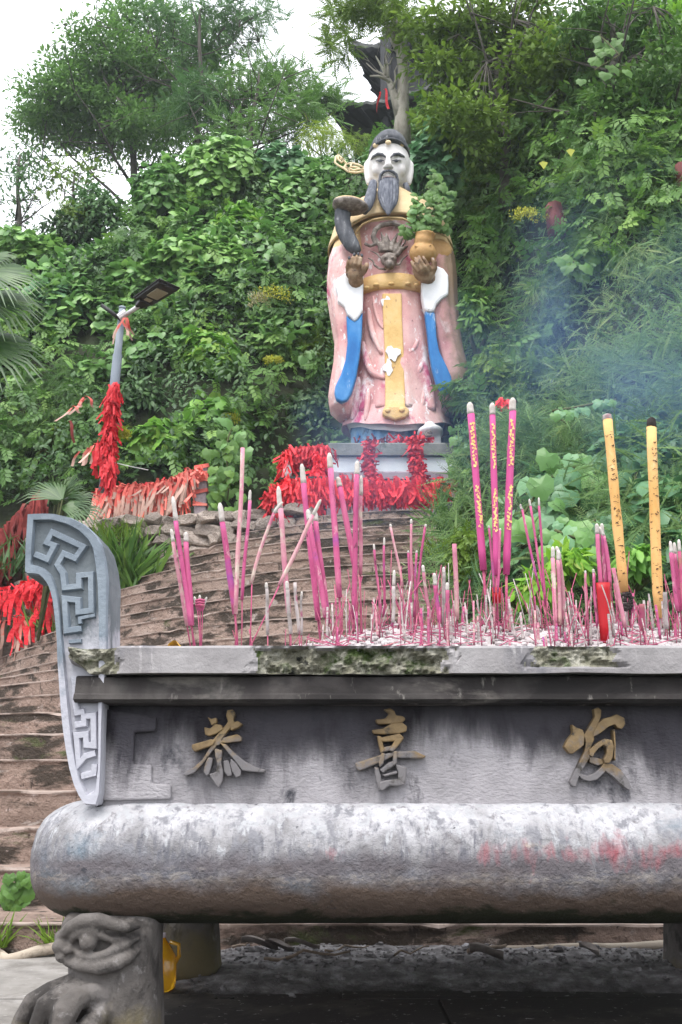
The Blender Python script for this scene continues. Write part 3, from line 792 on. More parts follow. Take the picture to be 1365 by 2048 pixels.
for i in range(1500):
    x = rnd.uniform(P(540,1280,3.2).x, ASHX1*.8); y = 3.05 + abs(rnd.gauss(0, .35)); s = rnd.uniform(.004, .012)
    if y > 4: continue
    am.blob((x, y, ash_z(x, y)+s*.6), (s*rnd.uniform(.8,1.6), s, s*rnd.uniform(.6,1.1)), Matrix.Rotation(rnd.uniform(0,6), 3, 'Z'), 5, 4)
o = am.build('ash_crumbs', M['ash'], loc=(xc, 3.5, zr1)); tag(o, 'broken lumps of incense ash lying on the ash bed', kind='stuff')
# ================================================================ INCENSE STICKS
M['pink'] = surf('pink', [(.32,.05,.14),(.44,.085,.20),(.50,.15,.25)], (10,10,4), .75, over=[((.28,.07,.30), (3,3,5), .55, .68), ((.55,.30,.34), (30,30,12), .60, .68), ((.10,.03,.05), (60,60,26), .60, .67)], bumps=((120,.3,'N',.002),), rand=.35)
M['pinkold'] = surf('pinkold', [(.38,.10,.17),(.50,.22,.28),(.52,.33,.30)], (12,12,7), .85, over=[((.50,.42,.36), (30,30,14), .52, .62), ((.14,.06,.08), (60,60,30), .62, .70)], bumps=((120,.4,'N',.003),), rand=.35)
M['pinkbig'] = surf('pinkbig', [(.46,.06,.21),(.56,.09,.27)], (10,10,4), .6, over=[((.34,.07,.44), (1,1,1), .45, .62, 'N', (2, 1.55, 2.2, .12))], bumps=((120,.2,'N',.002),))
M['cane'] = surf('cane', [(.25,.035,.09),(.36,.075,.15),(.32,.14,.12)], 20, .8, bumps=((80,.2,'N',.002),), rand=.5)
M['canegrey'] = surf('canegrey', [(.22,.19,.18),(.40,.36,.35),(.50,.42,.42)], 20, .9, over=[((.36,.10,.17), 12, .55,.65)], bumps=((80,.4,'N',.003),), rand=.5)
M['ashtip'] = surf('ashtip', [(.38,.34,.31),(.60,.57,.54)], 30, .95, over=[((.16,.13,.12), 30, .62,.70)], bumps=((90,.5,'N',.004),))
M['redwrap'] = surf('redwrap', [(.30,.004,.010),(.46,.010,.018)], (20,20,3), .45, bumps=((60,.3,'N',.003),))
M['yellowstick'] = surf('yellowstick', [(.58,.32,.10),(.70,.43,.17),(.60,.31,.10)], (8,8,3), .7,
     over=[((.78,.60,.34), (14,14,8), .60,.72), ((.06,.03,.015), (40,40,90), .61, .65)], bumps=((60,.3,'N',.003),((30,30,150),.3,'N',.003)))
M['goldprint'] = surf('goldprint', [(.75,.48,.16),(.85,.62,.25)], 30, .5, bumps=())
M['inkprint'] = surf('inkprint', [(.03,.015,.01),(.08,.03,.02)], 30, .7, bumps=())
M['char'] = surf('char', [(.012,.01,.01),(.05,.04,.04)], 30, .9, bumps=((60,.8,'N',.006),))

def incense(lab, top, bot, wpx, Y, mat='pink', tip=.10, foot=None, bend=0, print_=0, wrap=None, group=None, name='incense_stick', cat='incense stick', tipmat='ashtip', taper=.9, n=10):
    """top, bot: ends of the thick part; foot: where the thin cane enters the ash"""
    A = P(*top, Y); B = P(*bot, Y + .02)
    r = wpx/2 / FPX * ((Y)*CP + (A.z-EYE)*SP)
    d = (B - A); L = d.length; d.normalize()
    if foot is None: foot = (bot[0] + (bot[0]-top[0])*.06, 1262)
    C_ = P(*foot, Y + .03); C_.z = min(C_.z, B.z)
    za = ash_z(C_.x, Y+.03) - .015
    if C_.z > za:
        dd = (C_-B); dd = dd.normalized() if dd.length > .01 else Vector((0,0,-1))
        if dd.z > -.4: dd = Vector((dd.x*.3, 0, -1)).normalized()
        C_ = C_ + dd*((C_.z-za)/-dd.z)
    t = thing(name, lab, cat, tuple(C_), group)
    m = MB(); k = 9; pts = []; rad = []
    sidev = Vector((-d.z, 0, d.x))
    for i in range(k):
        s = tip + (1-tip)*i/(k-1); p = A + d*L*s + sidev*(bend*L*(1-s)**2) + Vector((nzs(A.x*9, s*2, 1), 0, 0))*.004
        pts.append(p); rad.append(r*(.93 + .14*nzs(A.x*40, s*9, 3) + .06*(s)))
    rad[-1] *= taper
    m.tube(pts, rad, n).build('shaft', M[mat], t, sm=True)
    if tip > 0:
        tp = []; tr = []
        for i in range(6):
            s = tip*(1 - i/5*1.0); q = i/5
            tp.append(A + d*L*s + sidev*(bend*L*(1-s)**2*(1+.5*q))); tr.append(r*(.96 - .12*q + .1*nzs(A.x*30, q*4, 7)) if i < 5 else r*.38)
        tp[0] = pts[0] + d*.002
        m = MB().tube(tp, tr, n); m.build('ash_tip', M[tipmat], t, sm=True)
    m = MB(); m.tube([pts[-1] - d*.01, pts[-1].lerp(C_, .5) + Vector((.002,0,0)), C_], [r*.36, r*.34, r*.34], 6)
    m.build('cane', M['cane' if mat != 'yellowstick' else 'canegrey'], t, sm=True)
    if print_:
        # rows of small printed marks running down the front of the paper
        m = MB(); rr = random.Random(int(top[0])*7+1); s = .14
        while s < .95:
            if print_ == 1 and (.40 < s < .52 or .76 < s < .99): s += .012; continue
            p = A + d*L*s
            for q in range(3):
                wx = r*rr.uniform(.15,.7)*(1 if print_ == 1 else .8); hz = L*(.0045 if print_ == 1 else .002)*rr.uniform(.5,1.6); ox = r*rr.uniform(-.45,.45); oz = L*.010*(q/2-.5) if print_ == 1 else L*.012*rr.uniform(-.6,.6)
                sh = rr.uniform(-.5,.5) if print_ == 2 else 0
                yv = lambda xx: -math.sqrt(max(0, (r*1.09)**2 - xx*xx)) - .0006
                xa, xb = ox-wx/2, ox+wx/2
                m.add([(p.x+xa, p.y+yv(xa), p.z+oz-hz-sh*wx), (p.x+xb, p.y+yv(xb), p.z+oz-hz+sh*wx), (p.x+xb, p.y+yv(xb), p.z+oz+hz+sh*wx), (p.x+xa, p.y+yv(xa), p.z+oz+hz-sh*wx)], [(0,1,2,3)])
            s += .021 if print_ == 1 else rr.choice((.03,.035,.05,.09))
        m.build('printing', M['goldprint' if print_ == 1 else 'inkprint'], t)['kind'] = 'stuff'
    if wrap:
        a, b = wrap; a = P(*a, Y); b = P(*b, Y)
        MB().tube([a, a.lerp(b, .5), b], [r*1.25, r*1.3, r*1.2], 10).build('red_wrapper', M['redwrap'], t, sm=True)
    return t

G = 'large incense sticks standing in the ash'
S = [ # label, top, bottom of the thick part, width px, depth, extra
 ('leftmost long pink stick with a pale ash tip, leaning right', (346,993),(381,1251), 10, 3.35, dict(tip=.19)),
 ('shorter pink stick of the leftmost cluster, crossing behind', (343,1058),(373,1251), 8, 3.42, dict(mat='pinkold', tip=.13)),
 ('pink stick with white tip at the right of the leftmost cluster', (372,1064),(384,1251), 11, 3.36, dict(tip=.10)),
 ('pink stick with long pale tip that leans left beside the tallest thin one', (440,1006),(471,1228), 12, 3.4, dict(tip=.17)),
 ('tall thin pink stick without ash tip, reaching highest left of the pedestal', (486,896),(472,1228), 9, 3.34, dict(tip=0, mat='pinkold')),
 ('slim pink stick with white tip right of the tall thin one', (501,980),(484,1200), 7, 3.3, dict(mat='pink', tip=.10)),
 ('curved speckled stick with bent grey tip in front of the rubble wall', (541,999),(503,1167), 7, 3.3, dict(mat='pinkold', tip=.14, bend=.10)),
 ('orange-pink stick with pale tip in front of the left red ribbons', (557,973),(578,1225), 11, 3.45, dict(mat='pinkold', tip=.18)),
 ('pink stick with thick pale tip in front of the small red ribbon arch', (604,928),(636,1240), 12, 3.5, dict(tip=.13)),
 ('speckled stick leaning strongly to the right over the stairs', (642,999),(560,1170), 8, 3.2, dict(mat='pinkold', tip=.18, foot=(512,1270))),
 ('pink stick with crumbling tip, left of a close pair', (616,1019),(652,1235), 11, 3.4, dict(mat='pink', tip=.10)),
 ('pink stick with crumbling tip, right of a close pair', (630,1022),(657,1248), 11, 3.42, dict(mat='pink', tip=.09)),
 ('long pink stick whose white tip reaches the pedestal corner', (659,906),(680,1195), 12, 3.5, dict(tip=.11)),
 ('dotted purple pink stick right of the one at the pedestal corner', (676,954),(712,1140), 12, 3.52, dict(mat='pink', tip=.10)),
 ('upright pink stick with white tip before the left ribbon column', (715,922),(708,1235), 11, 3.45, dict(tip=.09)),
 ('slim pink stick just right of the upright one by the ribbon column', (723,951),(721,1150), 8, 3.48, dict(mat='pinkold', tip=.20)),
 ('thin pale pink stick leaning left in front of the upper stairs', (781,1048),(806,1174), 5, 3.3, dict(mat='pinkold', tip=.05)),
 ('tallest thin stick in front of the right part of the stairs', (823,1038),(823,1190), 5, 3.3, dict(mat='pinkold', tip=.06)),
 ('thin bright pink stick leaning right in front of the stairs', (852,1048),(833,1185), 5, 3.3, dict(tip=.04)),
 ('left of two short bright pink sticks before the stairs', (817,1101),(823,1235), 5, 3.28, dict(tip=.03)),
 ('right of two short bright pink sticks before the stairs', (834,1101),(828,1235), 5, 3.28, dict(tip=.03)),
 ('thin pink stick leaning left at the foot of the stairs', (748,1088),(763,1235), 5, 3.3, dict(tip=.08)),
 ('thin pink stick with grey end beside the leaning one', (769,1075),(768,1235), 5, 3.3, dict(tip=.10)),
 ('burnt stub with bulging white end left of the thin pair', (789,1140),(786,1245), 7, 3.2, dict(mat='canegrey', tip=.30)),
 ('faded violet stick leaning left before the dark wall corner', (846,1130),(861,1245), 7, 3.2, dict(mat='pinkold', tip=.12)),
 ('pink stick with pointed white tip before the dark block', (869,1146),(879,1245), 9, 3.2, dict(tip=.24)),
 ('pale lilac stick without colour left of the red-brown one', (888,1134),(888,1250), 7, 3.22, dict(mat='canegrey', tip=.1)),
 ('short pink stick with white point in front of the dark block', (895,1165),(896,1250), 8, 3.16, dict(tip=.18)),
 ('reddish brown stick without tip right of the dark block', (909,1088),(914,1240), 10, 3.3, dict(mat='pinkold', tip=.0)),
 ('thin pink stick between the left and middle gold-printed ones', (978,1051),(990,1185), 5, 3.2, dict(tip=.03)),
 ('thin pink stick between the middle and right gold-printed ones', (1001,1057),(996,1185), 5, 3.2, dict(tip=.03)),
 ('left of three thin leaning sticks before the big leaves', (1041,1008),(1081,1183), 5, 3.3, dict(tip=.06)),
 ('middle of three thin leaning sticks before the big leaves', (1059,998),(1088,1183), 5, 3.3, dict(tip=.08)),
 ('right of three thin leaning sticks before the big leaves', (1078,995),(1091,1210), 5, 3.3, dict(tip=.08)),
 ('left stick of the short bundle of three with white tips', (1106,1093),(1111,1250), 9, 3.2, dict(mat='pinkold', tip=.15)),
 ('middle stick of the short bundle of three with white tips', (1117,1100),(1120,1250), 9, 3.2, dict(mat='pinkold', tip=.14)),
 ('right stick of the short bundle of three with curled white tip', (1127,1093),(1128,1250), 9, 3.22, dict(mat='pinkold', tip=.15, bend=-.06)),
 ('thin lone stick between the short bundle and the red-wrapped bundle', (1171,1141),(1174,1250), 5, 3.2, dict(mat='pinkold', tip=.05)),
 ('left stick of the bundle in the bright red wrapper', (1194,1047),(1202,1172), 9, 3.2, dict(mat='pink', tip=.16)),
 ('middle stick of the bundle in the bright red wrapper', (1204,1047),(1211,1172), 9, 3.2, dict(mat='pink', tip=.16)),
 ('right stick with hooked tip of the bundle in the bright red wrapper', (1215,1054),(1220,1172), 9, 3.2, dict(mat='pink', tip=.14, bend=-.10)),
 ('faded brown-pink stick left of the foot of the left yellow stick', (1227,1136),(1250,1255), 9, 3.15, dict(mat='pinkold', tip=0)),
 ('thin violet stick left of the red-wrapped bundle', (1187,1138),(1195,1255), 6, 3.2, dict(mat='pink', tip=.06)),
 ('dull red stick right of the left yellow stick', (1283,1208),(1286,1262), 12, 3.15, dict(mat='cane', tip=0)),
 ('short grey stub right of the right yellow stick', (1331,1184),(1334,1258), 9, 3.14, dict(mat='canegrey', tip=0)),
 ('left stick of the group of three at the right edge', (1341,1082),(1355,1222), 8, 3.2, dict(tip=.17)),
 ('middle stick of the group of three at the right edge', (1349,1085),(1362,1222), 8, 3.22, dict(tip=.16)),
 ('right stick of the group of three at the right edge', (1358,1079),(1368,1222), 8, 3.2, dict(tip=.17, mat='cane')),
 ('upright short grey stub in front of the left part of the stairs', (604,1183),(603,1270), 5, 3.12, dict(mat='canegrey', tip=.1)),
 ('pale broken stub left of the upright grey one', (533,1165),(536,1270), 7, 3.14, dict(mat='canegrey', tip=.1)),
 ('pale stub bent to the right beside the ash slope', (574,1162),(581,1268), 8, 3.14, dict(mat='canegrey', tip=.15)),
 ('pale violet stub without tip between the pink sticks', (590,1165),(598,1268), 7, 3.16, dict(mat='canegrey', tip=.0)),
]
for lab, tp, bt, wd, Y, kw in S: incense(lab, tp, bt, wd, Y, group=G, **kw)
incense('thick pink stick with gold printing, left of the three in front of the vine column', (940,805),(968,1140), 15, 3.35, 'pinkbig', tip=.07, print_=1, foot=(974,1262), group=G, cat='incense stick')
incense('thick pink stick with gold printing, middle of the three in front of the vine column', (985,806),(993,1150), 13, 3.33, 'pinkbig', tip=.07, print_=1, wrap=((993,1176),(994,1206)), foot=(995,1262), group=G)
incense('thick pink stick with gold printing, right of the three in front of the vine column', (1026,796),(1014,1149), 15, 3.35, 'pinkbig', tip=.075, print_=1, foot=(1012,1262), group=G)
incense('left thick yellow stick with dark writing and a charred foot', (1214,828),(1248,1184), 20, 3.3, 'yellowstick', tip=.035, print_=2, foot=(1254,1262), tipmat='canegrey', group='thick yellow incense sticks', n=14)
incense('right thick yellow stick with dark writing, split near its foot', (1303,835),(1318,1236), 20, 3.3, 'yellowstick', tip=.05, print_=2, foot=(1320,1262), tipmat='char', group='thick yellow incense sticks', taper=.6, n=14)
m = MB()
for i in range(26):
    q = P(1256+rnd.uniform(-11,12), 1203+rnd.uniform(-16,18), 3.3); m.blob(q, (.006*rnd.uniform(.6,1.6),.008,.008*rnd.uniform(.6,1.5)), None, 5, 4)
o = m.build('burnt_clump', M['char'], loc=tuple(P(1256,1210,3.3))); tag(o, 'charred black clump at the foot of the left yellow stick', 'burnt clump')
# red wrapper round the foot of the bundle of three
a = P(1207,1166,3.2); b = P(1212,1262,3.2); m = MB(); rs = []
for t in np.linspace(0, 1, 8):
    c = a.lerp(b, t); c.z = c.z if t < 1 else ash_z(c.x, 3.2) - .01; rg = []
    for k in range(36):
        an = 2*math.pi*k/36; lobes = 1 + .16*abs(math.cos(an*1.5+1.57)) - .08
        rg.append((c.x + .0225*lobes*math.cos(an)*(1-.18*t), c.y + .013*math.sin(an)*lobes, c.z))
    rs.append(rg)
o = m.rings(rs).build('paper_wrapper', M['redwrap'], sm=True, loc=tuple(b)); tag(o, 'bright red wrapper round the foot of the bundle of three sticks', 'wrapper')
# little tied bundle at the left
for i, (tx, ty, bx, by, ml) in enumerate([(389,1193,397,1222,'ashtip'),(400,1190,400,1222,'ashtip'),(414,1194,404,1222,'ashtip')]):
    incense(['left white end','middle white end','right white end'][i] + ' of the tiny bundle low on the left rim', (tx,ty),(bx,by), 6, 3.12, 'pink', tip=.6, foot=(399+i*2,1288), group=G)
m = MB(); a = P(401,1208,3.12); 
for q in range(3): m.tube([a+Vector((-.014+.0,-.004,-.006+q*.008)), a+Vector((.0,-.012,-.004+q*.008)), a+Vector((.014,-.004,-.006+q*.008))], .004, 6)
o = m.build('paper_band', M['cane'], loc=tuple(a), sm=True); tag(o, 'dull pink band tying the tiny bundle low on the left rim', 'paper band')

def zone(px_):
    for lim, s in ((660, 'before the left part of the stairs'), (745, 'below the left ribbon column'), (795, 'below the middle of the pedestal'), (845, 'below the right ribbon column'), (925, 'in front of the dark concrete block'),
                   (980, 'at the feet of the left gold-printed stick'), (1035, 'at the feet of the right gold-printed stick'), (1100, 'below the three thin leaning sticks'), (1160, 'around the short bundle of three with white tips'), (1190, 'just left of the red-wrapped bundle'),
                   (1240, 'around the red-wrapped bundle'), (1292, 'between the two thick yellow sticks'), (1335, 'around the foot of the right yellow stick')):
        if px_ < lim: return s
    return 'at the right edge beyond the yellow sticks'
# thin burnt-down canes: shared meshes, one object each
stubm = []
for i in range(8):
    m = MB(); k = 5; bx, by = rnd.uniform(-.05,.05), rnd.uniform(-.03,.03)
    m.tube([(bx*t*t, by*t*t, t) for t in np.linspace(0,1,k)], [1*(.9+.3*rnd.random()) for _ in range(k)], 6)
    V = [(v[0] if False else v[0], v[1], v[2]) for v in m.v]
    me = bpy.data.meshes.new('burnt_cane')
    # unit height, radius 1 -> scaled on the object: keep the radius apart from the bend
    rs_ = []
    for t in np.linspace(0,1,k):
        rr_ = .0016*(.85+.5*rnd.random())
        rs_.append([(bx*t*t + rr_*math.cos(2*math.pi*q/6), by*t*t + rr_*math.sin(2*math.pi*q/6), t) for q in range(6)])
    mm = MB().rings(rs_); me.from_pydata(mm.v, [], mm.f); smooth(me); me.materials.append(M['cane'] if i < 6 else M['canegrey']); stubm.append(me)
def near_x(px_, Y): return P(px_, 1262, Y).x
cl = [(690,14),(735,16),(765,16),(800,10),(828,10),(850,8),(880,12),(900,9),(930,14),(975,16),(1010,14),(1050,16),(1085,14),(1115,16),(1150,10),(1185,12),(1230,10),(1262,12),(1300,14),(1345,12),(640,18),(480,14),(560,22)]
for i in range(285):
    if rnd.random() < .72:
        c, s = cl[rnd.randrange(len(cl))]; px_ = rnd.gauss(c, s)
    else: px_ = rnd.uniform(650, 1385)
    Y = rnd.uniform(3.1, 3.75); x = near_x(px_, Y)
    h = rnd.uniform(.03, .11) if px_ < 640 else (rnd.uniform(.05, .22) if rnd.random() < .9 else rnd.uniform(.2,.3))
    o = bpy.data.objects.new('burnt_cane', stubm[rnd.randrange(8)]); COL.objects.link(o)
    o.location = (x, Y, ash_z(x, Y) - .01); wsc = rnd.uniform(.6, 1.35)
    o.scale = (wsc, wsc, h); 
    o.scale = (wsc, wsc, h)
    o.rotation_euler = (rnd.gauss(0,.09), rnd.gauss(0,.10), rnd.uniform(0,6))
    tag(o, 'thin burnt-down incense cane ' + zone(px_), 'incense cane', 'thin burnt-down canes ' + zone(px_))
# pale stubs with some thickness and fallen canes
gm = []
for i in range(4):
    rs_ = [[(.0042*(1+.25*rnd.uniform(-1,1))*(1-.25*t)*math.cos(2*math.pi*q/7), .0042*(1+.25*rnd.uniform(-1,1))*(1-.25*t)*math.sin(2*math.pi*q/7), t) for q in range(7)] for t in np.linspace(0,1,6)]
    me = bpy.data.meshes.new('incense_stub'); mm = MB().rings(rs_); me.from_pydata(mm.v, [], mm.f); smooth(me); me.materials.append(M['canegrey'] if i < 2 else (M['pinkold'] if i == 2 else M['pink'])); gm.append(me)
for i in range(95):
    c, s = cl[rnd.randrange(len(cl)-2)]; px_ = rnd.gauss(c, s*1.3); Y = rnd.uniform(3.08, 3.5); x = near_x(px_, Y); h = rnd.uniform(.05, .16)
    o = bpy.data.objects.new('incense_stub', gm[rnd.randrange(4)]); COL.objects.link(o)
    o.location = (x, Y, ash_z(x, Y) - .01); k = rnd.uniform(.7, 1.3); o.scale = (k, k, h); o.rotation_euler = (rnd.gauss(0,.07), rnd.gauss(0,.07), rnd.uniform(0,6))
    tag(o, 'short thick incense stub ' + zone(px_), 'incense stub', 'short thick stubs ' + zone(px_))
m = MB()
for i in range(170):
    px_ = rnd.uniform(640, 1365); Y = rnd.uniform(3.05, 3.4); x = near_x(px_, Y); a = rnd.gauss(0, .35) + (math.pi if rnd.random()<.5 else 0); L = rnd.uniform(.03,.13)
    p = Vector((x, Y, ash_z(x, Y)+.006)); q = p + Vector((math.cos(a)*L, math.sin(a)*L*.5, rnd.uniform(-.004,.035))); q.z = max(q.z, ash_z(q.x, q.y)+.004)
    m.tube([p, q], .0014, 4)
o = m.build('fallen_canes', M['cane'], loc=(xc, 3.3, zr1)); tag(o, 'litter of thin fallen incense canes lying on the ash', kind='stuff')
# paper scraps on the rim
M['yellowpaper'] = surf('yellowpaper', [(.70,.38,.03),(.80,.48,.06)], 20, .7, bumps=((50,.3,'N',.003),))
M['whitepaper'] = surf('whitepaper', [(.62,.52,.60),(.75,.70,.74)], 20, .7, bumps=((50,.3,'N',.003),))
for (pa, pb, h, mt, lab) in [((334,1290),(362,1290),.022,'yellowpaper','yellow scrap of paper lying on the left end of the rim'), ((255,1289),(312,1291),.006,'whitepaper','flat white scrap of paper on the rim beside the ear')]:
    a = P(*pa, 2.99); b = P(*pb, 2.99); n = 7; V = []
    for i in range(n):
        t = i/(n-1); x = a.x + (b.x-a.x)*t
        for q in range(3): V.append((x + q*.004, 2.985 + q*.035, zr1 + .003 + h*math.sin(math.pi*t)*(1-.25*q) + .002*math.sin(i*2.1+q)))
    F = [(i*3+q, i*3+q+1, (i+1)*3+q+1, (i+1)*3+q) for i in range(n-1) for q in (0,1)]
    o = MB().add(V, F).build('paper_scrap', M[mt], loc=tuple(a)); tag(o, lab, 'paper scrap')
# yellow plastic jug seen between the legs
M['jug'] = surf('jug', [(.70,.36,.01),(.85,.50,.03)], 12, .15, bumps=((10,.4,'N',.01),), spec=.6)
jb = M['jug'].node_tree.nodes['Principled BSDF']; jb.inputs['Transmission Weight'].default_value = .55
a = P(309, 1978, 4.05); jg = thing('oil_jug', 'translucent yellow plastic jug on the ground between the left legs of the burner', 'jug', (a.x+.02, 4.05, 0))
m = MB(); rs = []
for z, r in ((.001,.045),(.012,.058),(.05,.06),(.11,.06),(.13,.05),(.155,.034),(.175,.018),(.19,.012)):
    rs.append([(a.x+.02 + r*math.copysign(abs(math.cos(t))**.8, math.cos(t)), 4.05 + r*.8*math.copysign(abs(math.sin(t))**.8, math.sin(t)), z) for t in np.linspace(0, 2*math.pi, 25)[:-1]])
m.rings(rs).build('bottle_body', M['jug'], jg, sm=True)
MB().tube([(a.x+.02,4.05,.185),(a.x+.02,4.05,.20)], .015, 14).build('cap', M['whitepaper'], jg)
MB().tube([(a.x+.05,4.05,.17),(a.x+.085,4.05,.16),(a.x+.088,4.05,.12),(a.x+.07,4.05,.09)], .008, 8).build('handle', M['jug'], jg, sm=True)
# ================================================================ STATUE
YS = 14.6
for nm_, th_, gn_ in (('robe', 3.92, 4.0), ('robesleeve', 3.44, 6.0)):
    M[nm_] = surf(nm_, [(.46,.20,.21),(.64,.37,.36),(.76,.54,.51)], (1.8,1.8,1.1), .75,
   over=[((.78,.70,.71), (3,3,1.3), .54, .62), ((.46,.08,.17), (3,3,1.6), .54, .66), ((.80,.74,.75), (12,12,7), .60, .64), ((.24,.13,.14), (17,17,11), .64, .68), ((.34,.25,.16), (.8,.8,.8), .52,.72, 'N', (0, 1.05, 1.1)), ((.64,.46,.25), (2,2,2), .48, .54, 'N', (2, th_, gn_))],
   bumps=((8,.3,'N',.03),(30,.4,'N',.02)))
M['robedark'] = surf('robedark', [(.34,.13,.15),(.52,.28,.27),(.62,.40,.38)], (1.6,1.6,1.0), .75,
   over=[((.70,.58,.58), (3,3,1.5), .58, .68), ((.18,.13,.12), (10,10,7), .60, .68), ((.20,.14,.09), (.9,.9,.9), .50,.66, 'N', (0, .75, .8)), ((.60,.43,.22), (2,2,2), .48, .54, 'N', (2, 3.44, 6.0))], bumps=((8,.3,'N',.03),(30,.4,'N',.02)))
M['syellow'] = surf('syellow', [(.50,.31,.11),(.64,.43,.18),(.70,.51,.28)], (2.5,2.5,2), .75, over=[((.80,.74,.68), (5,5,4), .66, .72), ((.34,.20,.10), (12,12,8), .62, .70)], bumps=((8,.4,'N',.03),(30,.4,'N',.02)))
M['scape'] = surf('scape', [(.50,.37,.20),(.64,.49,.29),(.72,.58,.38)], (2,2,2), .8, over=[((.68,.34,.34), (3,3,3), .60, .72), ((.26,.17,.10), (9,9,6), .62, .72)], bumps=((8,.3,'N',.03),(30,.4,'N',.02)))
M['swhite'] = surf('swhite', [(.66,.67,.70),(.80,.80,.82)], 3, .7, over=[((.42,.38,.34), (8,8,5), .64, .74)], bumps=((10,.3,'N',.02),))
M['sblue'] = surf('sblue', [(.015,.11,.34),(.03,.18,.46),(.10,.28,.55)], (3,3,1.5), .7, over=[((.50,.58,.66), (5,5,2), .60, .72)], bumps=((10,.3,'N',.02),))
M['sbluepale'] = surf('sbluepale', [(.04,.20,.45),(.25,.38,.52),(.5,.58,.66)], (6,6,2), .7, over=[((.05,.06,.07), (8,8,4), .62, .72)], bumps=((10,.3,'N',.02),))
M['face'] = surf('face', [(.60,.57,.56),(.70,.67,.66),(.76,.74,.73)], 4, .6, over=[((.36,.32,.30), (14,14,8), .64, .72)], bumps=((30,.2,'N',.01),))
M['sdark'] = surf('sdark', [(.035,.04,.05),(.08,.085,.10),(.16,.165,.18)], (8,8,3), .7, over=[((.36,.36,.38), (16,16,6), .60, .68)], bumps=((20,.4,'N',.02),))
M['beard'] = surf('beard', [(.05,.058,.08),(.11,.12,.15),(.20,.21,.24)], (14,14,2), .7, bumps=(((40,40,4),.8,'N',.03),))
M['bronze'] = surf('bronze', [(.13,.075,.04),(.27,.17,.10),(.42,.32,.22)], (6,6,6), .5, over=[((.60,.56,.52), 9, .64, .74), ((.04,.02,.02), 8, .60,.70)], bumps=((20,.3,'N',.01),))
M['sgold'] = surf('sgold', [(.36,.20,.07),(.54,.33,.14)], (4,4,4), .6, over=[((.32,.17,.08), (10,10,3), .56, .66)], bumps=((20,.5,'N',.02),))
M['reliefdark'] = surf('reliefdark', [(.07,.055,.05),(.17,.14,.12),(.36,.32,.29)], (12,12,12), .6, bumps=((20,.4,'N',.01),))
YP = 13.6
zs0 = P(780, 885, YP).z
st = thing('deity_statue', 'tall painted statue of a bearded man in black cap and peeling pink robe', 'statue', (P(780,880,YS).x, YS, zs0))
def sect(py, a, b, d, Yc=YS, q=1.0, n=48, fold=None):
    c = P((a+b)/2, py, Yc); hw = (P(b, py, Yc).x - P(a, py, Yc).x)/2; rg = []
    for k in range(n):
        t = 2*math.pi*k/n; cx, sy = math.cos(t), math.sin(t)
        x = hw*math.copysign(abs(cx)**q, cx); y = d*math.copysign(abs(sy)**q, sy)
        f = 1 + (fold(t, c.z) if fold else 0)
        rg.append((c.x + x*f, c.y + y*f, c.z))
    return rg
def interp_sections(secs, n=6):
    out = []
    for s0, s1 in zip(secs, secs[1:]):
        for i in range(n):
            t = i/n; out.append(tuple(a+(b-a)*t for a, b in zip(s0, s1)))
    out.append(secs[-1]); return out
def loft(name, secs, mat, parent=st, q=1.0, fold=None, n=48, sub=6, cap=True):
    rs = [sect(*s, q=q, n=n, fold=fold) for s in interp_sections(secs, sub)]
    return MB().rings(rs, cap).build(name, mat, parent, sm=True)
def fold_body(t, z):
    # swags hanging below the belt and soft vertical pleats
    k = max(0, min(1, (zs0+2.9-z)/2.2))
    fx = math.cos(t)
    sw = math.sin((z-zs0)*5.5 + fx*fx*5.5)
    return k*(.034*math.sin(t*13+1) + .075*max(0, sw)**3*(1-abs(fx)) + .018*math.sin(t*23+z*1.5))
body = [(395,748,810,.30),(415,722,836,.40),(440,694,872,.50),(480,690,872,.54),(530,700,868,.55),(575,704,862,.55),(610,706,864,.57),(680,708,872,.60),(740,704,880,.62),(800,696,892,.66),(846,688,900,.70)]
loft('robe_body', body, M['robe'], fold=fold_body, n=96)
# flared hem whose front dips in the middle
def hem(name, y_a, y_b, xa0, xb0, xa1, xb1, d0, d1, dip, mat, lift=0.0):
    A = sect(y_a, xa0, xb0, d0, n=96); B = sect(y_b, xa1, xb1, d1, n=96); rs = []
    for j in range(7):
        t = j/6; rg = []
        for k in range(96):
            a, b = Vector(A[k]), Vector(B[k]); an = 2*math.pi*k/96; fr = max(0, -math.sin(an)); side = abs(math.cos(an))
            p = a.lerp(b, t); p.z -= dip*(fr**2)*t; p.z += lift*(side**4)*t
            p.y += .02*math.sin(an*11)*t
            rg.append(tuple(p))
        rs.append(rg)
    return MB().rings(rs, cap=False).build(name, mat, st, sm=True)
hem('robe_hem', 836, 858, 690, 896, 683, 905, .68, .80, .22, M['robe'])
o = hem('hem_lining', 847, 862, 694, 890, 700, 886, .70, .68, .25, M['swhite'])
loft('underskirt', [(842,704,862,.52),(865,704,858,.54),(925,706,850,.58)], M['sbluepale'], fold=lambda t, z: .03*math.sin(t*26), n=120)
# shoe with its dark whorl
m = MB(); c = P(861, 866, 13.95); m.box(c.x-.15,c.x+.15,13.85,14.3,zs0,c.z)
m.blob(c, (.20,.28,.10), None, 16, 10); m.blob(c+Vector((-.01,-.02,.06)), (.10,.2,.10), None, 14, 8); sh = m.build('shoe', M['swhite'], st, remesh=.02)
m = MB(); q = P(857, 867, 13.66)
for r in (.055,.028): m.tube([q+Vector((math.cos(a)*r, -.0, math.sin(a)*r*.8)) for a in np.linspace(0,5.6,12)], .014, 6)
m.build('whorl', M['reliefdark'], sh, sm=True)
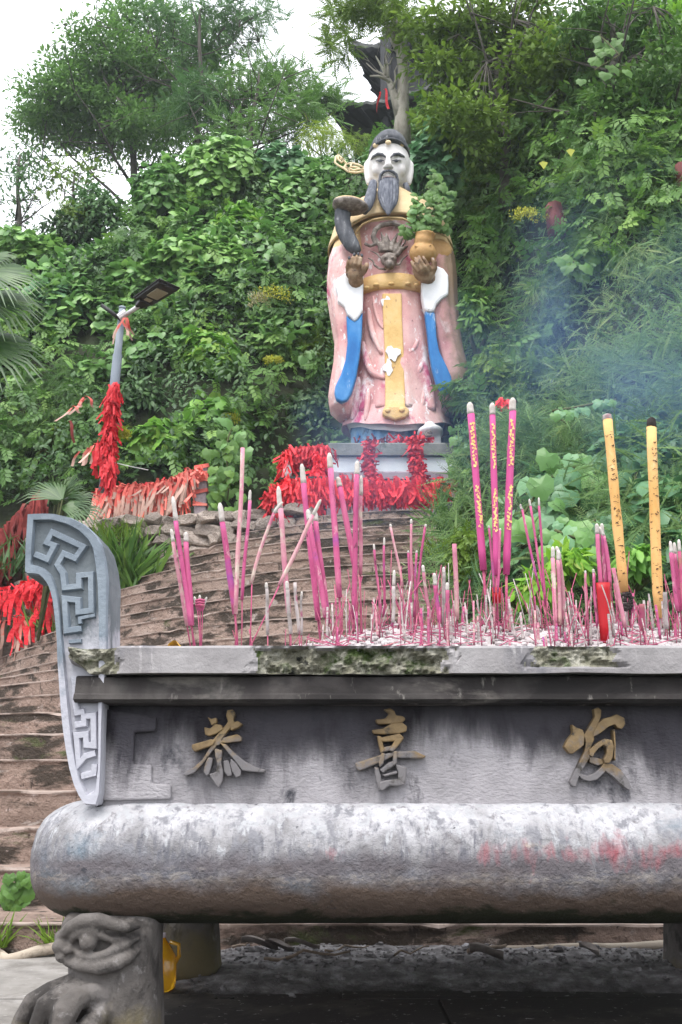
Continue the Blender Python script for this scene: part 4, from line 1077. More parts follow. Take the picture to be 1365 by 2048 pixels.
# outer sleeves
fs = lambda t, z: .03*math.sin(t*9 + z*1.2) + .015*math.sin(t*17)
loft('sleeve', [(440,700,735,.16,14.5),(460,688,730,.26,14.5),(485,672,728,.34,14.45),(520,659,724,.40,14.35),(560,655,726,.42,14.3),(600,655,724,.42,14.3),(640,661,718,.40,14.3),(690,670,714,.36,14.3),(730,668,716,.38,14.3),(770,661,716,.40,14.3),(800,657,714,.40,14.3),(822,661,708,.36,14.3),(838,676,704,.2,14.32)], M['robesleeve'], fold=fs, q=.85)
loft('sleeve', [(440,836,862,.16,14.5),(460,846,876,.26,14.5),(485,846,896,.34,14.45),(520,848,908,.40,14.35),(560,850,912,.42,14.3),(610,850,914,.42,14.3),(660,856,918,.40,14.3),(700,864,925,.38,14.3),(740,872,935,.40,14.3),(775,876,944,.42,14.3),(797,880,949,.42,14.3),(815,888,944,.36,14.3),(828,902,928,.2,14.32)], M['robedark'], fold=fs, q=.85)
# cape over the shoulders, open in a wide arc over the chest
Ca = sect(386, 752, 806, .28, n=96); Cb = sect(404, 730, 832, .42, n=96); Cc = sect(420, 698, 862, .46, 14.56, n=96, q=.9); Cd = sect(460, 669, 893, .52, 14.48, n=96, q=.75); Ce = sect(520, 651, 911, .54, 14.40, n=96, q=.64)
rs = []
for j in range(19):
    t = j/18*4; rg = []
    for k in range(96):
        an = 2*math.pi*k/96; fr = max(0, -math.sin(an))**2.2
        tt = t * (1 - .27*fr - .07*abs(math.cos(an))**4)
        R5 = (Ca, Cb, Cc, Cd, Ce); i = min(3, int(tt)); f = tt - i
        p = Vector(R5[i][k]).lerp(Vector(R5[i+1][k]), f); rg.append(tuple(p))
    rs.append(rg)
inner_ = [tuple(Vector(v)*1.0 + Vector((0, .05 if v[1] < YS else -.05, .0))) for v in rs[-1]]
rs.append([(v[0], v[1], v[2]-.03) for v in rs[-1]]); rs.append([(v[0]*.985 + .015*P(781,480,YS).x, v[1]+.06, v[2]+.0) for v in rs[-1]])
MB().rings(rs, cap=False).build('shoulder_cape', M['scape'], st, sm=True)
loft('neck', [(362,752,806,.26),(386,752,806,.27),(398,746,812,.30)], M['face'])
m = MB(); rg = sect(395, 747, 811, .33, n=40); m.tube([Vector(p) for p in rg[20:41]] , .03, 8); m.build('collar', M['sdark'], st, sm=True)
# raised drapery folds either side of the sash
for s_, rr_ in (([(468,330),(480,420),(505,520),(560,640)], .05), ([(432,560),(455,680),(500,770),(580,812)], .06), ([(838,420),(815,520),(780,600),(725,655)], .05), ([(862,600),(840,700),(800,770),(728,812)], .06),
                ([(400,800),(392,900),(375,1020),(360,1090)], .06), ([(470,880),(462,980),(448,1100)], .045), ([(840,860),(836,960),(812,1060)], .06), ([(905,880),(925,980),(945,1060)], .05), ([(500,250),(512,330),(540,420),(570,470)], .03)):
    n_ = len(s_); C_ = P(780, 700, YS).x; pts_ = []
    for (a, b) in s_:
        px_, py_ = 600 + a/3.4125, 520 + b/3.4125
        dep = .56 + max(0, (py_-600))*.0006; hw = .66 + max(0, py_-640)*.0008; Y_ = YS
        for _ in range(3):
            x_ = P(px_, py_, Y_).x; Y_ = YS - dep*math.sqrt(max(.05, 1-((x_-C_)/hw)**2))
        pts_.append(P(px_, py_, Y_+.01))
    q_ = []
    for i in range(13):
        t = i/12*(n_-1); k_ = min(n_-2, int(t)); f = t-k_
        g_ = lambda j: pts_[max(0, min(n_-1, j))]
        p0, p1, p2, p3 = g_(k_-1), g_(k_), g_(k_+1), g_(k_+2)
        q_.append(.5*((2*p1) + (p2-p0)*f + (2*p0-5*p1+4*p2-p3)*f*f + (3*p1-p0-3*p2+p3)*f**3))
    MB().tube(q_, [rr_*math.sin(math.pi*(.08+.84*i/12))**.6 for i in range(13)], 10).build('drapery_fold', M['robe'], st, sm=True)
# chest roundel and dragon
def front(px_, py, Y=14.02): return P(px_, py, Y)
def rel(name, pts, rad, mat, Y=14.03, parent=st, n=8, dY=None):
    m = MB(); m.tube([P(a, b, Y + (dY[i] if dY else 0)) for i, (a, b) in enumerate(pts)], rad, n); return m.build(name, mat, parent, sm=True)
A_ = lambda a, b: (600 + a/3.4125, 240 + b/3.4125)
B_ = lambda a, b: (600 + a/3.4125, 520 + b/3.4125)
rel('chest_border', [A_(370,800),A_(385,760),A_(430,712),A_(500,680),A_(600,665),A_(700,672),A_(760,700),A_(810,740)], .018, M['robedark'], 13.98, dY=[.14,.09,.02,-.03,-.05,-.03,.02,.10])
m = MB()
m.tube([P(*A_(a,b), 13.98) for a, b in [(440,845),(480,860),(515,850),(500,800),(515,750),(555,718),(620,705),(680,718),(715,750),(730,800)]], [.02,.03,.035,.04,.045,.045,.045,.045,.04,.03], 8)
for s in [[(560,900),(545,850),(520,800)],[(580,900),(575,830),(555,765)],[(600,900),(600,830),(590,770)],[(625,900),(640,830),(670,770)],[(645,910),(675,850),(705,800)],[(655,925),(700,880),(740,860)]]:
    m.tube([P(*A_(a,b), 13.97) for a, b in s], [.05,.04,.012], 8)
m.blob(P(*A_(608,955), 13.96), (.13,.10,.12), None, 16, 10); m.blob(P(*A_(612,990), 13.9), (.09,.10,.07), None, 14, 8)
for a, b in ((585,940),(635,940)): m.blob(P(*A_(a,b), 13.87), (.028,.03,.028), None, 10, 7)
m.tube([P(*A_(a,b), 13.98) for a, b in [(465,940),(500,960),(510,990),(545,1015),(590,1020)]], [.012,.02,.022,.022,.02], 6)
m.tube([P(*A_(a,b), 13.98) for a, b in [(480,890),(530,915),(560,950),(575,980)]], [.01,.018,.02,.02], 6)
m.tube([P(*A_(a,b), 13.98) for a, b in [(640,990),(680,985),(700,950),(740,920)]], [.02,.022,.02,.012], 6)
for a, b in ((440,830),(432,850),(450,865)): m.tube([P(*A_(460,848), 13.97), P(*A_(a,b), 13.96)], [.02,.006], 6)
m.build('dragon_relief', M['reliefdark'], st, remesh=.014, smooth_it=1)
m = MB()
m.tube([P(*A_(620+105*math.cos(t), 800-95*math.sin(t)), 14.0) for t in np.linspace(0, 2*math.pi, 30)], .012, 6)
m.build('roundel_rim', M['reliefdark'], st, sm=True)
# belt, studs, sash
blt = loft('belt', [(582,704,864,.60),(585,700,866,.625),(609,700,868,.635),(612,704,866,.61)], M['syellow'], sub=1, fold=lambda t, z: 0)
for a, b in ((520,1125),(625,1118),(740,1118),(455,1145),(800,1125)):
    m = MB().blob(P(*A_(a,b), 13.965), (.05,.035,.03), None, 14, 8); m.build('stud', M['syellow'], blt, sm=True)
def slab(name, secs, th, mat, parent=st, bev=.02):
    m = MB(); V = []
    for (py, a, b, Y) in secs:
        l = P(a, py, Y); r = P(b, py, Y)
        V += [(l.x, l.y, l.z), (r.x, r.y, l.z), (r.x, r.y+th, l.z), (l.x, l.y+th, l.z)]
    F = []
    for i in range(len(secs)-1):
        for r in range(4):
            r2 = (r+1) % 4; F.append((i*4+r, (i+1)*4+r, (i+1)*4+r2, i*4+r2))
    F += [(0,1,2,3), tuple((len(secs)-1)*4+r for r in (3,2,1,0))]
    m.add(V, F); return m.build(name, mat, parent, bevel=bev)
sashsecs = [(586,765,804,13.99),(640,767,805,13.97),(700,770,808,13.95),(760,771,810,13.92),(800,771,811,13.86),(824,770,811,13.79)]
ss = slab('sash', sashsecs, .12, M['syellow'])
m = MB(); pts = [(770,812),(766,820),(765,828),(772,834),(782,837),(790,841),(800,838),(812,834),(820,826),(818,818),(811,812)]
m.poly([(P(a,b,13.76).x, P(a,b,13.76).z) for a, b in pts], 13.74, 13.90); m.build('sash_end', M['syellow'], ss, bevel=.03)
for a, b in ((776,821),(804,820)): MB().blob(P(a,b,13.74), (.045,.03,.04), None, 12, 8).build('sash_knob', M['syellow'], ss, sm=True)
for (a,b,w_,h_) in ((786,708,.10,.12),(777,735,.07,.12),(773,605,.07,.13),(804,835,.07,.05)):
    c = P(a,b,13.93); m = MB(); pts = [(c.x + w_*math.cos(t)*(1+.35*math.sin(3*t+a)), c.z + h_*math.sin(t)*(1+.3*math.cos(4*t+b))) for t in np.linspace(0,2*math.pi,15)[:-1]]
    m.poly(pts, 13.985-.02*(b>650)-.05*(b>800)-.05*(b>690), 14.03); m.build('bare_plaster_patch', M['swhite'], ss)
# white cuffs with blue linings hanging from them
def pad(name, pts, Y, th, mat, bev=.05):
    m = MB().poly([(P(a,b,Y).x, P(a,b,Y).z) for a, b in pts], Y, Y+th); return m.build(name, mat, st, bevel=bev)
pad('cuff', [B_(245,130),B_(330,70),B_(400,110),B_(435,60),B_(434,190),B_(432,340),B_(405,385),B_(375,418),(704,636),B_(325,370),B_(305,320),B_(255,275),B_(262,240),B_(243,180)], 13.83, .22, M['swhite'], .04)
pad('sleeve_lining', [B_(318,372),B_(345,400),B_(375,418),B_(405,392),B_(430,350),B_(425,500),B_(408,660),B_(385,800),B_(355,900),B_(325,955),B_(285,968),B_(248,948),B_(236,905),B_(242,860),B_(280,780),B_(312,680),B_(326,560),B_(322,460)], 13.86, .16, M['sblue'], .05)
pad('cuff', [B_(832,110),B_(900,110),B_(930,30),B_(985,55),B_(1015,95),B_(1018,170),B_(1015,235),B_(970,262),B_(935,300),B_(920,345),B_(880,352),B_(850,335),B_(832,230)], 13.83, .22, M['swhite'], .04)
pad('sleeve_lining', [B_(852,335),B_(885,355),B_(922,348),B_(930,420),B_(935,520),B_(955,620),B_(1000,710),B_(1035,790),B_(1043,840),B_(1035,880),B_(1005,903),B_(970,890),B_(935,840),B_(905,740),B_(885,620),B_(870,480)], 13.86, .16, M['sblue'], .05)
# hands: palm and five fingers each
def hand(name, wrist, palm, fingers, thumb, sc=1.0):
    m = MB(); m.tube([P(*a) for a in wrist], [.13*sc,.12*sc,.11*sc], 12)
    for c, r in palm: m.blob(P(*c), r, None, 14, 10)
    for f in fingers: m.tube([P(*a) for a in f], [.034*sc,.031*sc,.028*sc,.024*sc,.02*sc][:len(f)], 10)
    m.tube([P(*a) for a in thumb], [.055*sc,.048*sc,.042*sc,.030*sc][:len(thumb)], 10)
    return m.build(name, M['bronze'], st, remesh=.012, smooth_it=1)
h1 = hand('hand', [(712,575,13.95),(712,562,13.85),(711,553,13.78)], [((708,545,13.74),(.13,.10,.13)),((713,538,13.74),(.13,.09,.10))],
  [[(697,545,13.72),(695,534,13.66),(697,524,13.62),(699,518,13.62)],[(704,540,13.70),(703,528,13.62),(706,516,13.60),(709,510,13.62)],
   [(711,540,13.70),(711,527,13.60),(714,515,13.58),(717,509,13.60)],[(719,541,13.70),(720,529,13.60),(722,518,13.58),(724,512,13.60)]],
  [(722,548,13.74),(729,541,13.70),(733,534,13.68),(734,527,13.70)])
h2 = hand('hand', [(858,565,13.95),(855,556,13.86),(850,550,13.80)], [((849,546,13.76),(.17,.12,.14)),((843,540,13.74),(.14,.10,.11))],
  [[(846,549,13.68),(836,543,13.62),(828,533,13.60),(823,522,13.60)],[(850,546,13.66),(842,538,13.58),(835,526,13.55),(830,515,13.56)],
   [(856,543,13.66),(849,534,13.57),(842,522,13.54),(838,512,13.56)],[(862,540,13.68),(856,531,13.60),(850,520,13.58),(846,513,13.60)]],
  [(864,545,13.74),(869,536,13.70),(869,525,13.68),(864,516,13.68)], 1.05)
# nails on the raised hand
for q in ((699,516,13.60),(709,509,13.585),(717,508,13.57),(724,511,13.57)): MB().blob(P(*q), (.022,.02,.03), None, 8, 6).build('nail', M['sdark'], h1, sm=True)
# sceptre
m = MB(); k = [A_(a,b) for a, b in [(395,905),(360,860),(325,800),(300,740),(290,680),(295,630),(310,610)]]
m.tube([P(*q, 13.76 + .0*i) for i, q in enumerate(k)], [.07,.12,.13,.13,.125,.13,.12], 14, flat=.7); sc_ = m.build('sceptre', M['sdark'], st, sm=True)
m = MB(); c = P(*A_(340,590), 13.72); rs = []
for dz, r in ((-.10,.14),(-.04,.25),(.0,.285),(.035,.275),(.045,.22)):
    rs.append([(c.x + r*math.cos(t)*(1+.05*math.cos(3*t)), c.y + r*.8*math.sin(t), c.z + dz - .11*math.cos(t)*r) for t in np.linspace(0,2*math.pi,33)[:-1]])
m.rings(rs).build('sceptre_head', M['reliefdark'], sc_, sm=True)
rg = [(c.x + .24*math.cos(t), c.y + .8*.24*math.sin(t), c.z+.045 - .11*math.cos(t)*.24) for t in np.linspace(0,2*math.pi,33)]
MB().tube(rg, .022, 6, cap=False).build('sceptre_edge', M['scape'], sc_, sm=True)
# gold treasure vessel in the other hand
m = MB(); m.blob(P(846,506,13.74), (.21,.17,.18), None, 18, 12); m.blob(P(848,482,13.70), (.15,.14,.15), None, 16, 10); m.tube([P(850,488,13.70),P(851,470,13.70)], [.10,.17], 14)
m.blob(P(874,502,14.0), (.24,.10,.22), None, 16, 10)
v = m.build('gold_vessel', M['sgold'], st, remesh=.02, smooth_it=1)
m = MB(); m.tube([P(a,b,13.6) for a, b in ((830,492),(845,496),(862,490))], .016, 6); m.build('vessel_cord', M['sgold'], v)
# ---- head
HY = 14.45
hd = MB()
hc = P(778, 332, HY); wpx = P(779,332,HY).x - P(778,332,HY).x
hd.blob(hc, (.355,.40,.50), None, 28, 20)
hd.blob(P(778,356,HY-.07), (.255,.30,.22), None, 20, 14)      # jaw
for s in (-1, 1):
    hd.blob(P(778+s*21,341,HY-.22), (.11,.11,.12), None, 16, 10)     # cheeks
    hd.tube([P(778+s*9,313,HY-.385),P(778+s*20,308,HY-.355),P(778+s*31,314,HY-.25)], [.035,.04,.03], 10)   # brow ridge
    hd.blob(P(778+s*17,320,HY-.335), (.075,.05,.04), None, 14, 8)
    # ears with long lobes
    hd.tube([P(778+s*38,322,HY+.02),P(778+s*42,330,HY+.0),P(778+s*43,345,HY-.02),P(778+s*41,360,HY-.03),P(778+s*40,370,HY-.03)], [.05,.07,.06,.055,.035], 10)
hd.tube([P(778,311,HY-.37),P(777,322,HY-.43),P(777,331,HY-.49),P(777,335,HY-.47)], [.04,.045,.06,.05], 10)
for s in (-1, 1): hd.blob(P(777+s*6,335,HY-.42), (.045,.05,.035), None, 12, 8)
hd.tube([P(764,351,HY-.37),P(777,349,HY-.42),P(790,351,HY-.37)], [.02,.03,.02], 8); hd.tube([P(767,356,HY-.37),P(777,357.5,HY-.41),P(787,356,HY-.37)], [.02,.028,.02], 8)
hd.blob(P(777,366,HY-.33), (.10,.09,.07), None, 12, 8)
head = hd.build('head', M['face'], st, remesh=.018, smooth_it=3)
M['lips'] = surf('lips', [(.34,.24,.23),(.46,.36,.35)], 10, .6)
for s in (-1, 1):
    MB().tube([P(777+s*5,315,HY-.445),P(777+s*12,308.5,HY-.44),P(777+s*21,308,HY-.40),P(777+s*30,313,HY-.30),P(777+s*35,320,HY-.20)], [.012,.026,.032,.026,.008], 8, flat=.8).build('eyebrow', M['sdark'], head, sm=True)
    MB().tube([P(777+s*8,321.5,HY-.395),P(777+s*16,320,HY-.41),P(777+s*25,322,HY-.35)], [.008,.012,.007], 6).build('eyelid', M['sdark'], head, sm=True)
    MB().blob(P(777+s*16,322,HY-.395), (.034,.02,.024), None, 12, 8).build('eye', M['sdark'], head, sm=True)
MB().tube([P(767,354,HY-.41),P(777,353,HY-.445),P(787,354,HY-.41)], [.006,.012,.006], 6).build('mouth', M['lips'], head, sm=True)
m = MB(); m.tube([P(777,341,HY-.48),P(769,343,HY-.45),P(762,349,HY-.40),P(760,362,HY-.36),P(761,376,HY-.34)], [.016,.024,.024,.026,.02], 8); m.tube([P(777,341,HY-.48),P(785,343,HY-.45),P(793,349,HY-.40),P(796,362,HY-.36),P(795,376,HY-.34)], [.016,.024,.024,.026,.02], 8)
m.build('moustache', M['beard'], head, sm=True)
# beard in strands
bs_ = MB()
secs = [(360,763,793,.09,HY-.34),(370,759,797,.11,HY-.38),(384,757,797,.12,HY-.44),(398,758,796,.11,HY-.52),(408,762,793,.09,HY-.58),(418,768,786,.07,HY-.64),(430,775,779,.03,HY-.70)]
rs = [sect(*s, n=64, fold=lambda t, z: .10*math.cos(t*16 + z*2)) for s in interp_sections(secs, 4)]
bs_.rings(rs).build('beard', M['beard'], head, sm=True)
rel('side_lock', [(747,366),(744,382),(740,398),(735,412),(729,426)], [.07,.08,.09,.085,.04], M['beard'], HY-.42, head, dY=[.1,0,-.12,-.2,-.24])
rel('side_lock', [(811,368),(815,378),(817,388)], [.05,.05,.03], M['beard'], HY-.15, head)
# cap: low crown above a broad band, gold buttons
cap_s = [(322,739,818,.43,HY+.05),(314,738.5,818.5,.45,HY+.03),(303,739,818,.45,HY),(300,741,816,.44,HY),(292,744,813,.42,HY),(284,751,806,.35,HY),(279,762,795,.22,HY),(277,774,782,.06,HY)]
def capring(s, i):
    rg = sect(*s, n=64); out = []
    for k, p in enumerate(rg):
        an = 2*math.pi*k/64; fr = max(0, -math.sin(an))
        dz = (.05*fr**1.5 if i < 2 else 0)*(1 if i == 0 else .35)
        out.append((p[0], p[1], p[2] + dz))
    return out
cp = MB().rings([capring(s, i) for i, s in enumerate(interp_sections(cap_s, 1))]).build('cap', M['sdark'], head, sm=True)
rg = capring((316,738,819,.465,HY+.02), 0); MB().tube([(p[0], p[1], p[2]-.01) for p in rg[30:66]], .018, 6).build('cap_edge', M['sdark'], cp, sm=True)
for a, b in ((777,273),(752,291),(777,285),(804,289)): MB().blob(P(a,b,HY-.44+(.14 if a in (752,804) else 0)-(0 if b>280 else -.14)), (.05,.035,.04), None, 12, 8).build('gold_button', M['scape'], cp, sm=True)
# openwork wing of the cap
M['wing'] = surf('wing', [(.70,.55,.32),(.80,.68,.48)], 8, .6, bumps=())
m = MB(); wy = HY+.0
for s in [[(440,325),(400,305),(355,295),(320,300),(290,265),(262,238),(248,250),(240,290),(262,310),(300,330),(330,352),(380,360),(440,350)],
          [(320,300),(300,320),(335,330),(370,345),(400,335),(430,340)],[(262,238),(262,270),(285,290),(300,280),(290,265),(275,270)],[(355,295),(345,318),(380,322),(410,330)],[(330,352),(340,335),(310,318)]]:
    m.tube([P(*A_(a,b), wy) for a, b in s], .020, 6)
m.tube([P(*A_(430,338), wy), P(*A_(480,330), wy+.05)], .025, 6)
m.build('cap_wing', M['wing'], head, sm=True)

# ---- pedestal
M['slabdark'] = surf('slabdark', [(.10,.11,.11),(.17,.18,.17),(.25,.25,.24)], (3,3,3), .85, over=[((.03,.035,.03), (5,5,5), .58, .68),((.05,.07,.04), 3, .6,.7)], bumps=((20,.5,'N',.02),))
M['palewall'] = surf('palewall', [(.48,.56,.62),(.60,.67,.72),(.70,.75,.78)], (2,2,2), .75, over=[((.22,.22,.25), (6,6,9), .66, .74)], bumps=((20,.2,'N',.01),))
M['pinkledge'] = surf('pinkledge', [(.30,.24,.28),(.42,.36,.40)], 4, .85, over=[((.10,.08,.09), 6, .58,.68)], bumps=((20,.3,'N',.01),))
pd = thing('pedestal', 'statue pedestal with dark slab above a pale blue painted front', 'pedestal', (P(780,950,13.7).x, 14.4, PLAT))

z1 = P(700, 885, YP).z; z2 = P(700, 910, YP).z; z3 = P(700, 944, YP+.06).z; z4 = P(700, 958, YP+.02).z
xa = P(657, 900, YP).x; xb = P(918, 900, YP).x
def slabm(name, x0, x1, y0, z0, z1_, mat):
    m = MB(); nx_ = 60; V = []; 
    for i in range(nx_+1):
        x = x0+(x1-x0)*i/nx_; e = .012*nzs(x, z0, 0, 3); V += [(x, y0+e, z0), (x, y0+e+.004*nzs(x,1,2,9), z1_-.02), (x, y0+.015+e, z1_+.008*nzs(x, 5, z1_, 4)), (x, 15.55, z1_), (x, 15.55, z0)]
    F = [(i*5+r, (i+1)*5+r, (i+1)*5+(r+1)%5, i*5+(r+1)%5) for i in range(nx_) for r in range(5)] + [(4,3,2,1,0), tuple(nx_*5+r for r in range(5))]
    return m.add(V, F).build(name, mat, pd)
slabm('top_slab', xa, xb, YP, z2, zs0-.0, M['slabdark'])
slabm('painted_front', xa+.03, xb-.03, YP+.06, z3, z2-.002, M['palewall'])
slabm('lower_ledge', xa-.05, xb+.02, YP+.01, z4, z3-.002, M['pinkledge'])
slabm('plinth', xa-.02, xb, YP+.07, PLAT-.05, z4-.002, M['pinkledge'])
# ================================================================ RED RIBBONS, RAILS, LAMP
M['ribred'] = surf('ribred', [(.42,.01,.02),(.70,.025,.04),(.82,.08,.085)], 16, .6, rand=.7, bumps=())
M['ribpink'] = surf('ribpink', [(.60,.07,.06),(.72,.16,.13),(.72,.26,.21)], (5,5,3), .65, over=[((.52,.34,.28), (5,5,3), .52, .64, 'N', (2, -.35, -.9))], rand=.6, bumps=())
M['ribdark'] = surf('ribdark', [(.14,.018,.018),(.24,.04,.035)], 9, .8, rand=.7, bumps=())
M['rail'] = surf('rail', [(.16,.12,.11),(.28,.22,.20)], 9, .9, bumps=((40,.5,'N',.01),))
def ribbon_verts(r, L, W, tails=1):
    """strip hanging from a knot at the origin"""
    V = []; F = []
    for q in range(tails):
        k0 = len(V); n = 7; ph = r.uniform(0, 6); tw = r.uniform(-1.2, 1.2); l = L*(1 if q == 0 else r.uniform(.5,.95)); ox = (q-.5*(tails-1))*W*.8; lean = r.uniform(-.12,.12) + (q-.5*(tails-1))*.2
        a0 = r.uniform(-.5,.5)
        for i in range(n):
            t = i/(n-1); a = a0 + tw*t; y = -.02 - .03*math.sin(t*3+ph)*L*1.2 - .02
            w2 = W*.5*(.55+.45*min(1, t*4))
            cx = ox + lean*l*t + .02*math.sin(t*5+ph)*L
            V += [(cx - w2*math.cos(a), y - w2*math.sin(a), -l*t), (cx + w2*math.cos(a), y + w2*math.sin(a), -l*t - (.25*W if i == n-1 else 0))]
        F += [(k0+i*2, k0+i*2+1, k0+i*2+3, k0+i*2+2) for i in range(n-1)]
    k0 = len(V)
    for j in range(6):       # knot
        a = 2*math.pi*j/6; V.append((W*.55*math.cos(a), -.035+.012*math.sin(a), .3*W*math.sin(a))); V.append((W*.4*math.cos(a+.5), -.055, .25*W*math.sin(a+.5)))
    for j in range(6): F.append((k0+j*2, k0+((j+1)%6)*2, k0+((j+1)%6)*2+1, k0+j*2+1))
    F.append(tuple(k0+j*2+1 for j in range(6)))
    return V, F
def ribbon_meshes(mat, L, W, n, seed):
    r = random.Random(seed); out = []
    for i in range(n):
        V, F = ribbon_verts(r, L, W, r.choice((1,1,2))); me = bpy.data.meshes.new('prayer_ribbon'); me.from_pydata(V, [], F); me.materials.append(mat); smooth(me); out.append(me)
    return out
NR = [0]
def CAMX(p):
    d = p[1]*CP + (p[2]-EYE)*SP
    return 682.5 + FPX*p[0]/d
def put_ribbon(meshes, p, sl, rz=0, tilt=0, lab='', group=''):
    o = bpy.data.objects.new('prayer_ribbon', rnd.choice(meshes)); COL.objects.link(o)
    o.location = p; o.scale = (rnd.uniform(.8,1.2), 1, sl); o.rotation_euler = (rnd.uniform(-.08,.05), tilt, rz)
    
    X = CAMX(p)
    if 'above the rubble wall' in lab:
        z_ = 'at its left end' if X < 245 else ('left of its middle' if X < 290 else ('right of its middle' if X < 345 else 'at its right end')); lab = 'faded pink ribbon on the railing above the rubble wall, ' + z_; group += ' ' + z_
    elif 'foot of the pedestal' in lab:
        z_ = 'left of the pedestal' if X < 655 else ('left of the left column' if X < 735 else ('between the two columns' if X < 830 else 'right of the right column')); lab = 'bright red ribbon on the railing at the pedestal foot, ' + z_; group += ' ' + z_
    elif 'lower stairs at the left edge' in lab:
        z_ = 'farthest left' if X < 35 else ('in the middle' if X < 75 else 'next to the ear'); lab = 'bright red ribbon beside the lower stairs at the left edge, ' + z_; group += ' ' + z_
    tag(o, lab, 'ribbon', group); NR[0] += 1; return o
RP = ribbon_meshes(M['ribpink'], 1.0, .042, 8, 1); RR = ribbon_meshes(M['ribred'], 1.0, .055, 8, 2); RD = ribbon_meshes(M['ribdark'], 1.0, .06, 6, 3)
RS = ribbon_meshes(M['ribred'], 1.0, .05, 8, 4)
def curve_pts(pts, Ys):
    return [P(a, b, y) for (a, b), y in zip(pts, Ys)]
def along(C_, t):
    L = [0]
    for a, b in zip(C_, C_[1:]): L.append(L[-1] + (b-a).length)
    s = t*L[-1]
    for i in range(len(C_)-1):
        if s <= L[i+1] or i == len(C_)-2:
            f = (s-L[i])/max(1e-6, L[i+1]-L[i]); return C_[i].lerp(C_[i+1], min(1, f))
def stuff_ribbons(name, C_, n, L, W, spread, mat, lab, down=1.0, dens_pow=1, seed=1):
    r = np.random.default_rng(seed)
    tv = []; k = 5
    for i in range(k): t = i/(k-1); tv += [(-.5, t, .10*math.sin(t*4)), (.5, t, .10*math.sin(t*4+.4))]
    tv = np.array(tv); tf = np.array([(i*2, i*2+1, i*2+3, i*2+2) for i in range(k-1)])
    pos = np.array([list(along(C_, r.random())) for _ in range(n)]) + r.normal(0, 1, (n,3))*np.array(spread)
    d = r.normal(0, 1, (n,3)); d[:,2] -= down*2.2; d[:,1] -= .5
    nn = r.normal(0, 1, (n,3)); nn[:,1] -= 1.2
    S = np.stack([W*r.uniform(.7,1.3,n), L*r.uniform(.5,1.3,n), L*r.uniform(.5,1.3,n)], 1)
    V, F, kk = inst_arrays((tv, tf), pos, frames(d, nn), S)
    o0 = tuple(C_[len(C_)//2])
    o = obj_np(name, mesh_np(name, V, F, None, mat, o0, sm=True), origin=o0); tag(o, lab, kind='stuff'); return o

# rail with faded ribbons above the rubble wall
C1 = curve_pts([(196,985),(245,978),(300,975),(350,962),(385,945)], [13.9,13.75,13.6,13.45,13.35])
fe = thing('railing', 'low railing above the rubble wall, hung with faded pink ribbons', 'railing', tuple(P(300,1040,13.6)))
MB().tube([c+Vector((0,.03,0)) for c in C1], .03, 8).build('rail', M['rail'], fe, sm=True)
for a in (205, 300):
    c = along(C1, (a-196)/190); MB().tube([c+Vector((0,.05,0)), Vector((c.x, c.y+.05, PLAT-.3))], .05, 8).build('post', M['rail'], fe, sm=True)
for i in range(88):
    t = (i+rnd.uniform(0,.9))/88; c = along(C1, t); Lr = rnd.uniform(.38,.68) if rnd.random() < .8 else rnd.uniform(.2,.3)
    put_ribbon(RP, (c.x, c.y-.03-rnd.uniform(0,.10), c.z+rnd.uniform(-.03,.04)), Lr, rnd.uniform(-.5,.5), rnd.uniform(-.05,.05), 'faded pink ribbon hanging from the railing above the rubble wall', 'faded ribbons on the railing above the rubble wall')
stuff_ribbons('ribbon_knots', C1, 420, .14, .028, (.03,.05,.03), M['ribred'], 'bunched red ribbon knots along the railing above the rubble wall', seed=3)
stuff_ribbons('ribbon_knots', [c+Vector((0,0,-.15)) for c in C1], 260, .34, .035, (.05,.03,.05), M['ribpink'], 'tangled faded ribbon ends behind the hanging ones on the upper left railing', down=2.2, seed=9)
# stone post wrapped with ribbons
M['post'] = surf('post', [(.17,.13,.14),(.30,.25,.27),(.38,.33,.35)], 8, .9, over=[((.08,.06,.06), 8, .56,.68)], bumps=((30,.6,'N',.02),))
a = P(399, 1045, 13.3); b = P(399, 932, 13.3)
pt = thing('stone_post', 'square stone post bound with red ribbons at the right end of the railing', 'post', (a.x, 13.3, a.z-.15))
MB().box(a.x-.085, a.x+.085, 13.3, 13.47, a.z-.2, b.z).build('shaft', M['post'], pt, bevel=.015)
for zz, tl, nn in ((b.z-.02,.02,5),(b.z-.10,-.04,4),(b.z-.17,.05,3),(b.z-.38,.02,2),(b.z-.56,-.03,2)):
    for q in range(nn):
        z = zz - q*.035 + rnd.uniform(-.01,.01); m = MB(); e = rnd.uniform(-.03,.03)
        V = []; R4 = [(-.10,-.012),(.10,-.012),(.10,.185),(-.10,.185)]
        for j, (dx, dy) in enumerate(R4 + [R4[0]]): V += [(a.x+dx, 13.3+dy-.005*q, z + tl*dx*5 + e*(j%2)), (a.x+dx, 13.3+dy-.005*q, z+.030+ tl*dx*5 + e*(j%2))]
        m.add(V, [(j*2, j*2+2, j*2+3, j*2+1) for j in range(4)]).build('ribbon_wrap', M['ribpink'], pt)
stuff_ribbons('ribbon_knots', [P(386,960,13.22), P(399,936,13.2), P(410,945,13.2)], 36, .11, .03, (.02,.02,.03), M['ribpink'], 'short ribbon ends tied round the top of the stone post', seed=14)

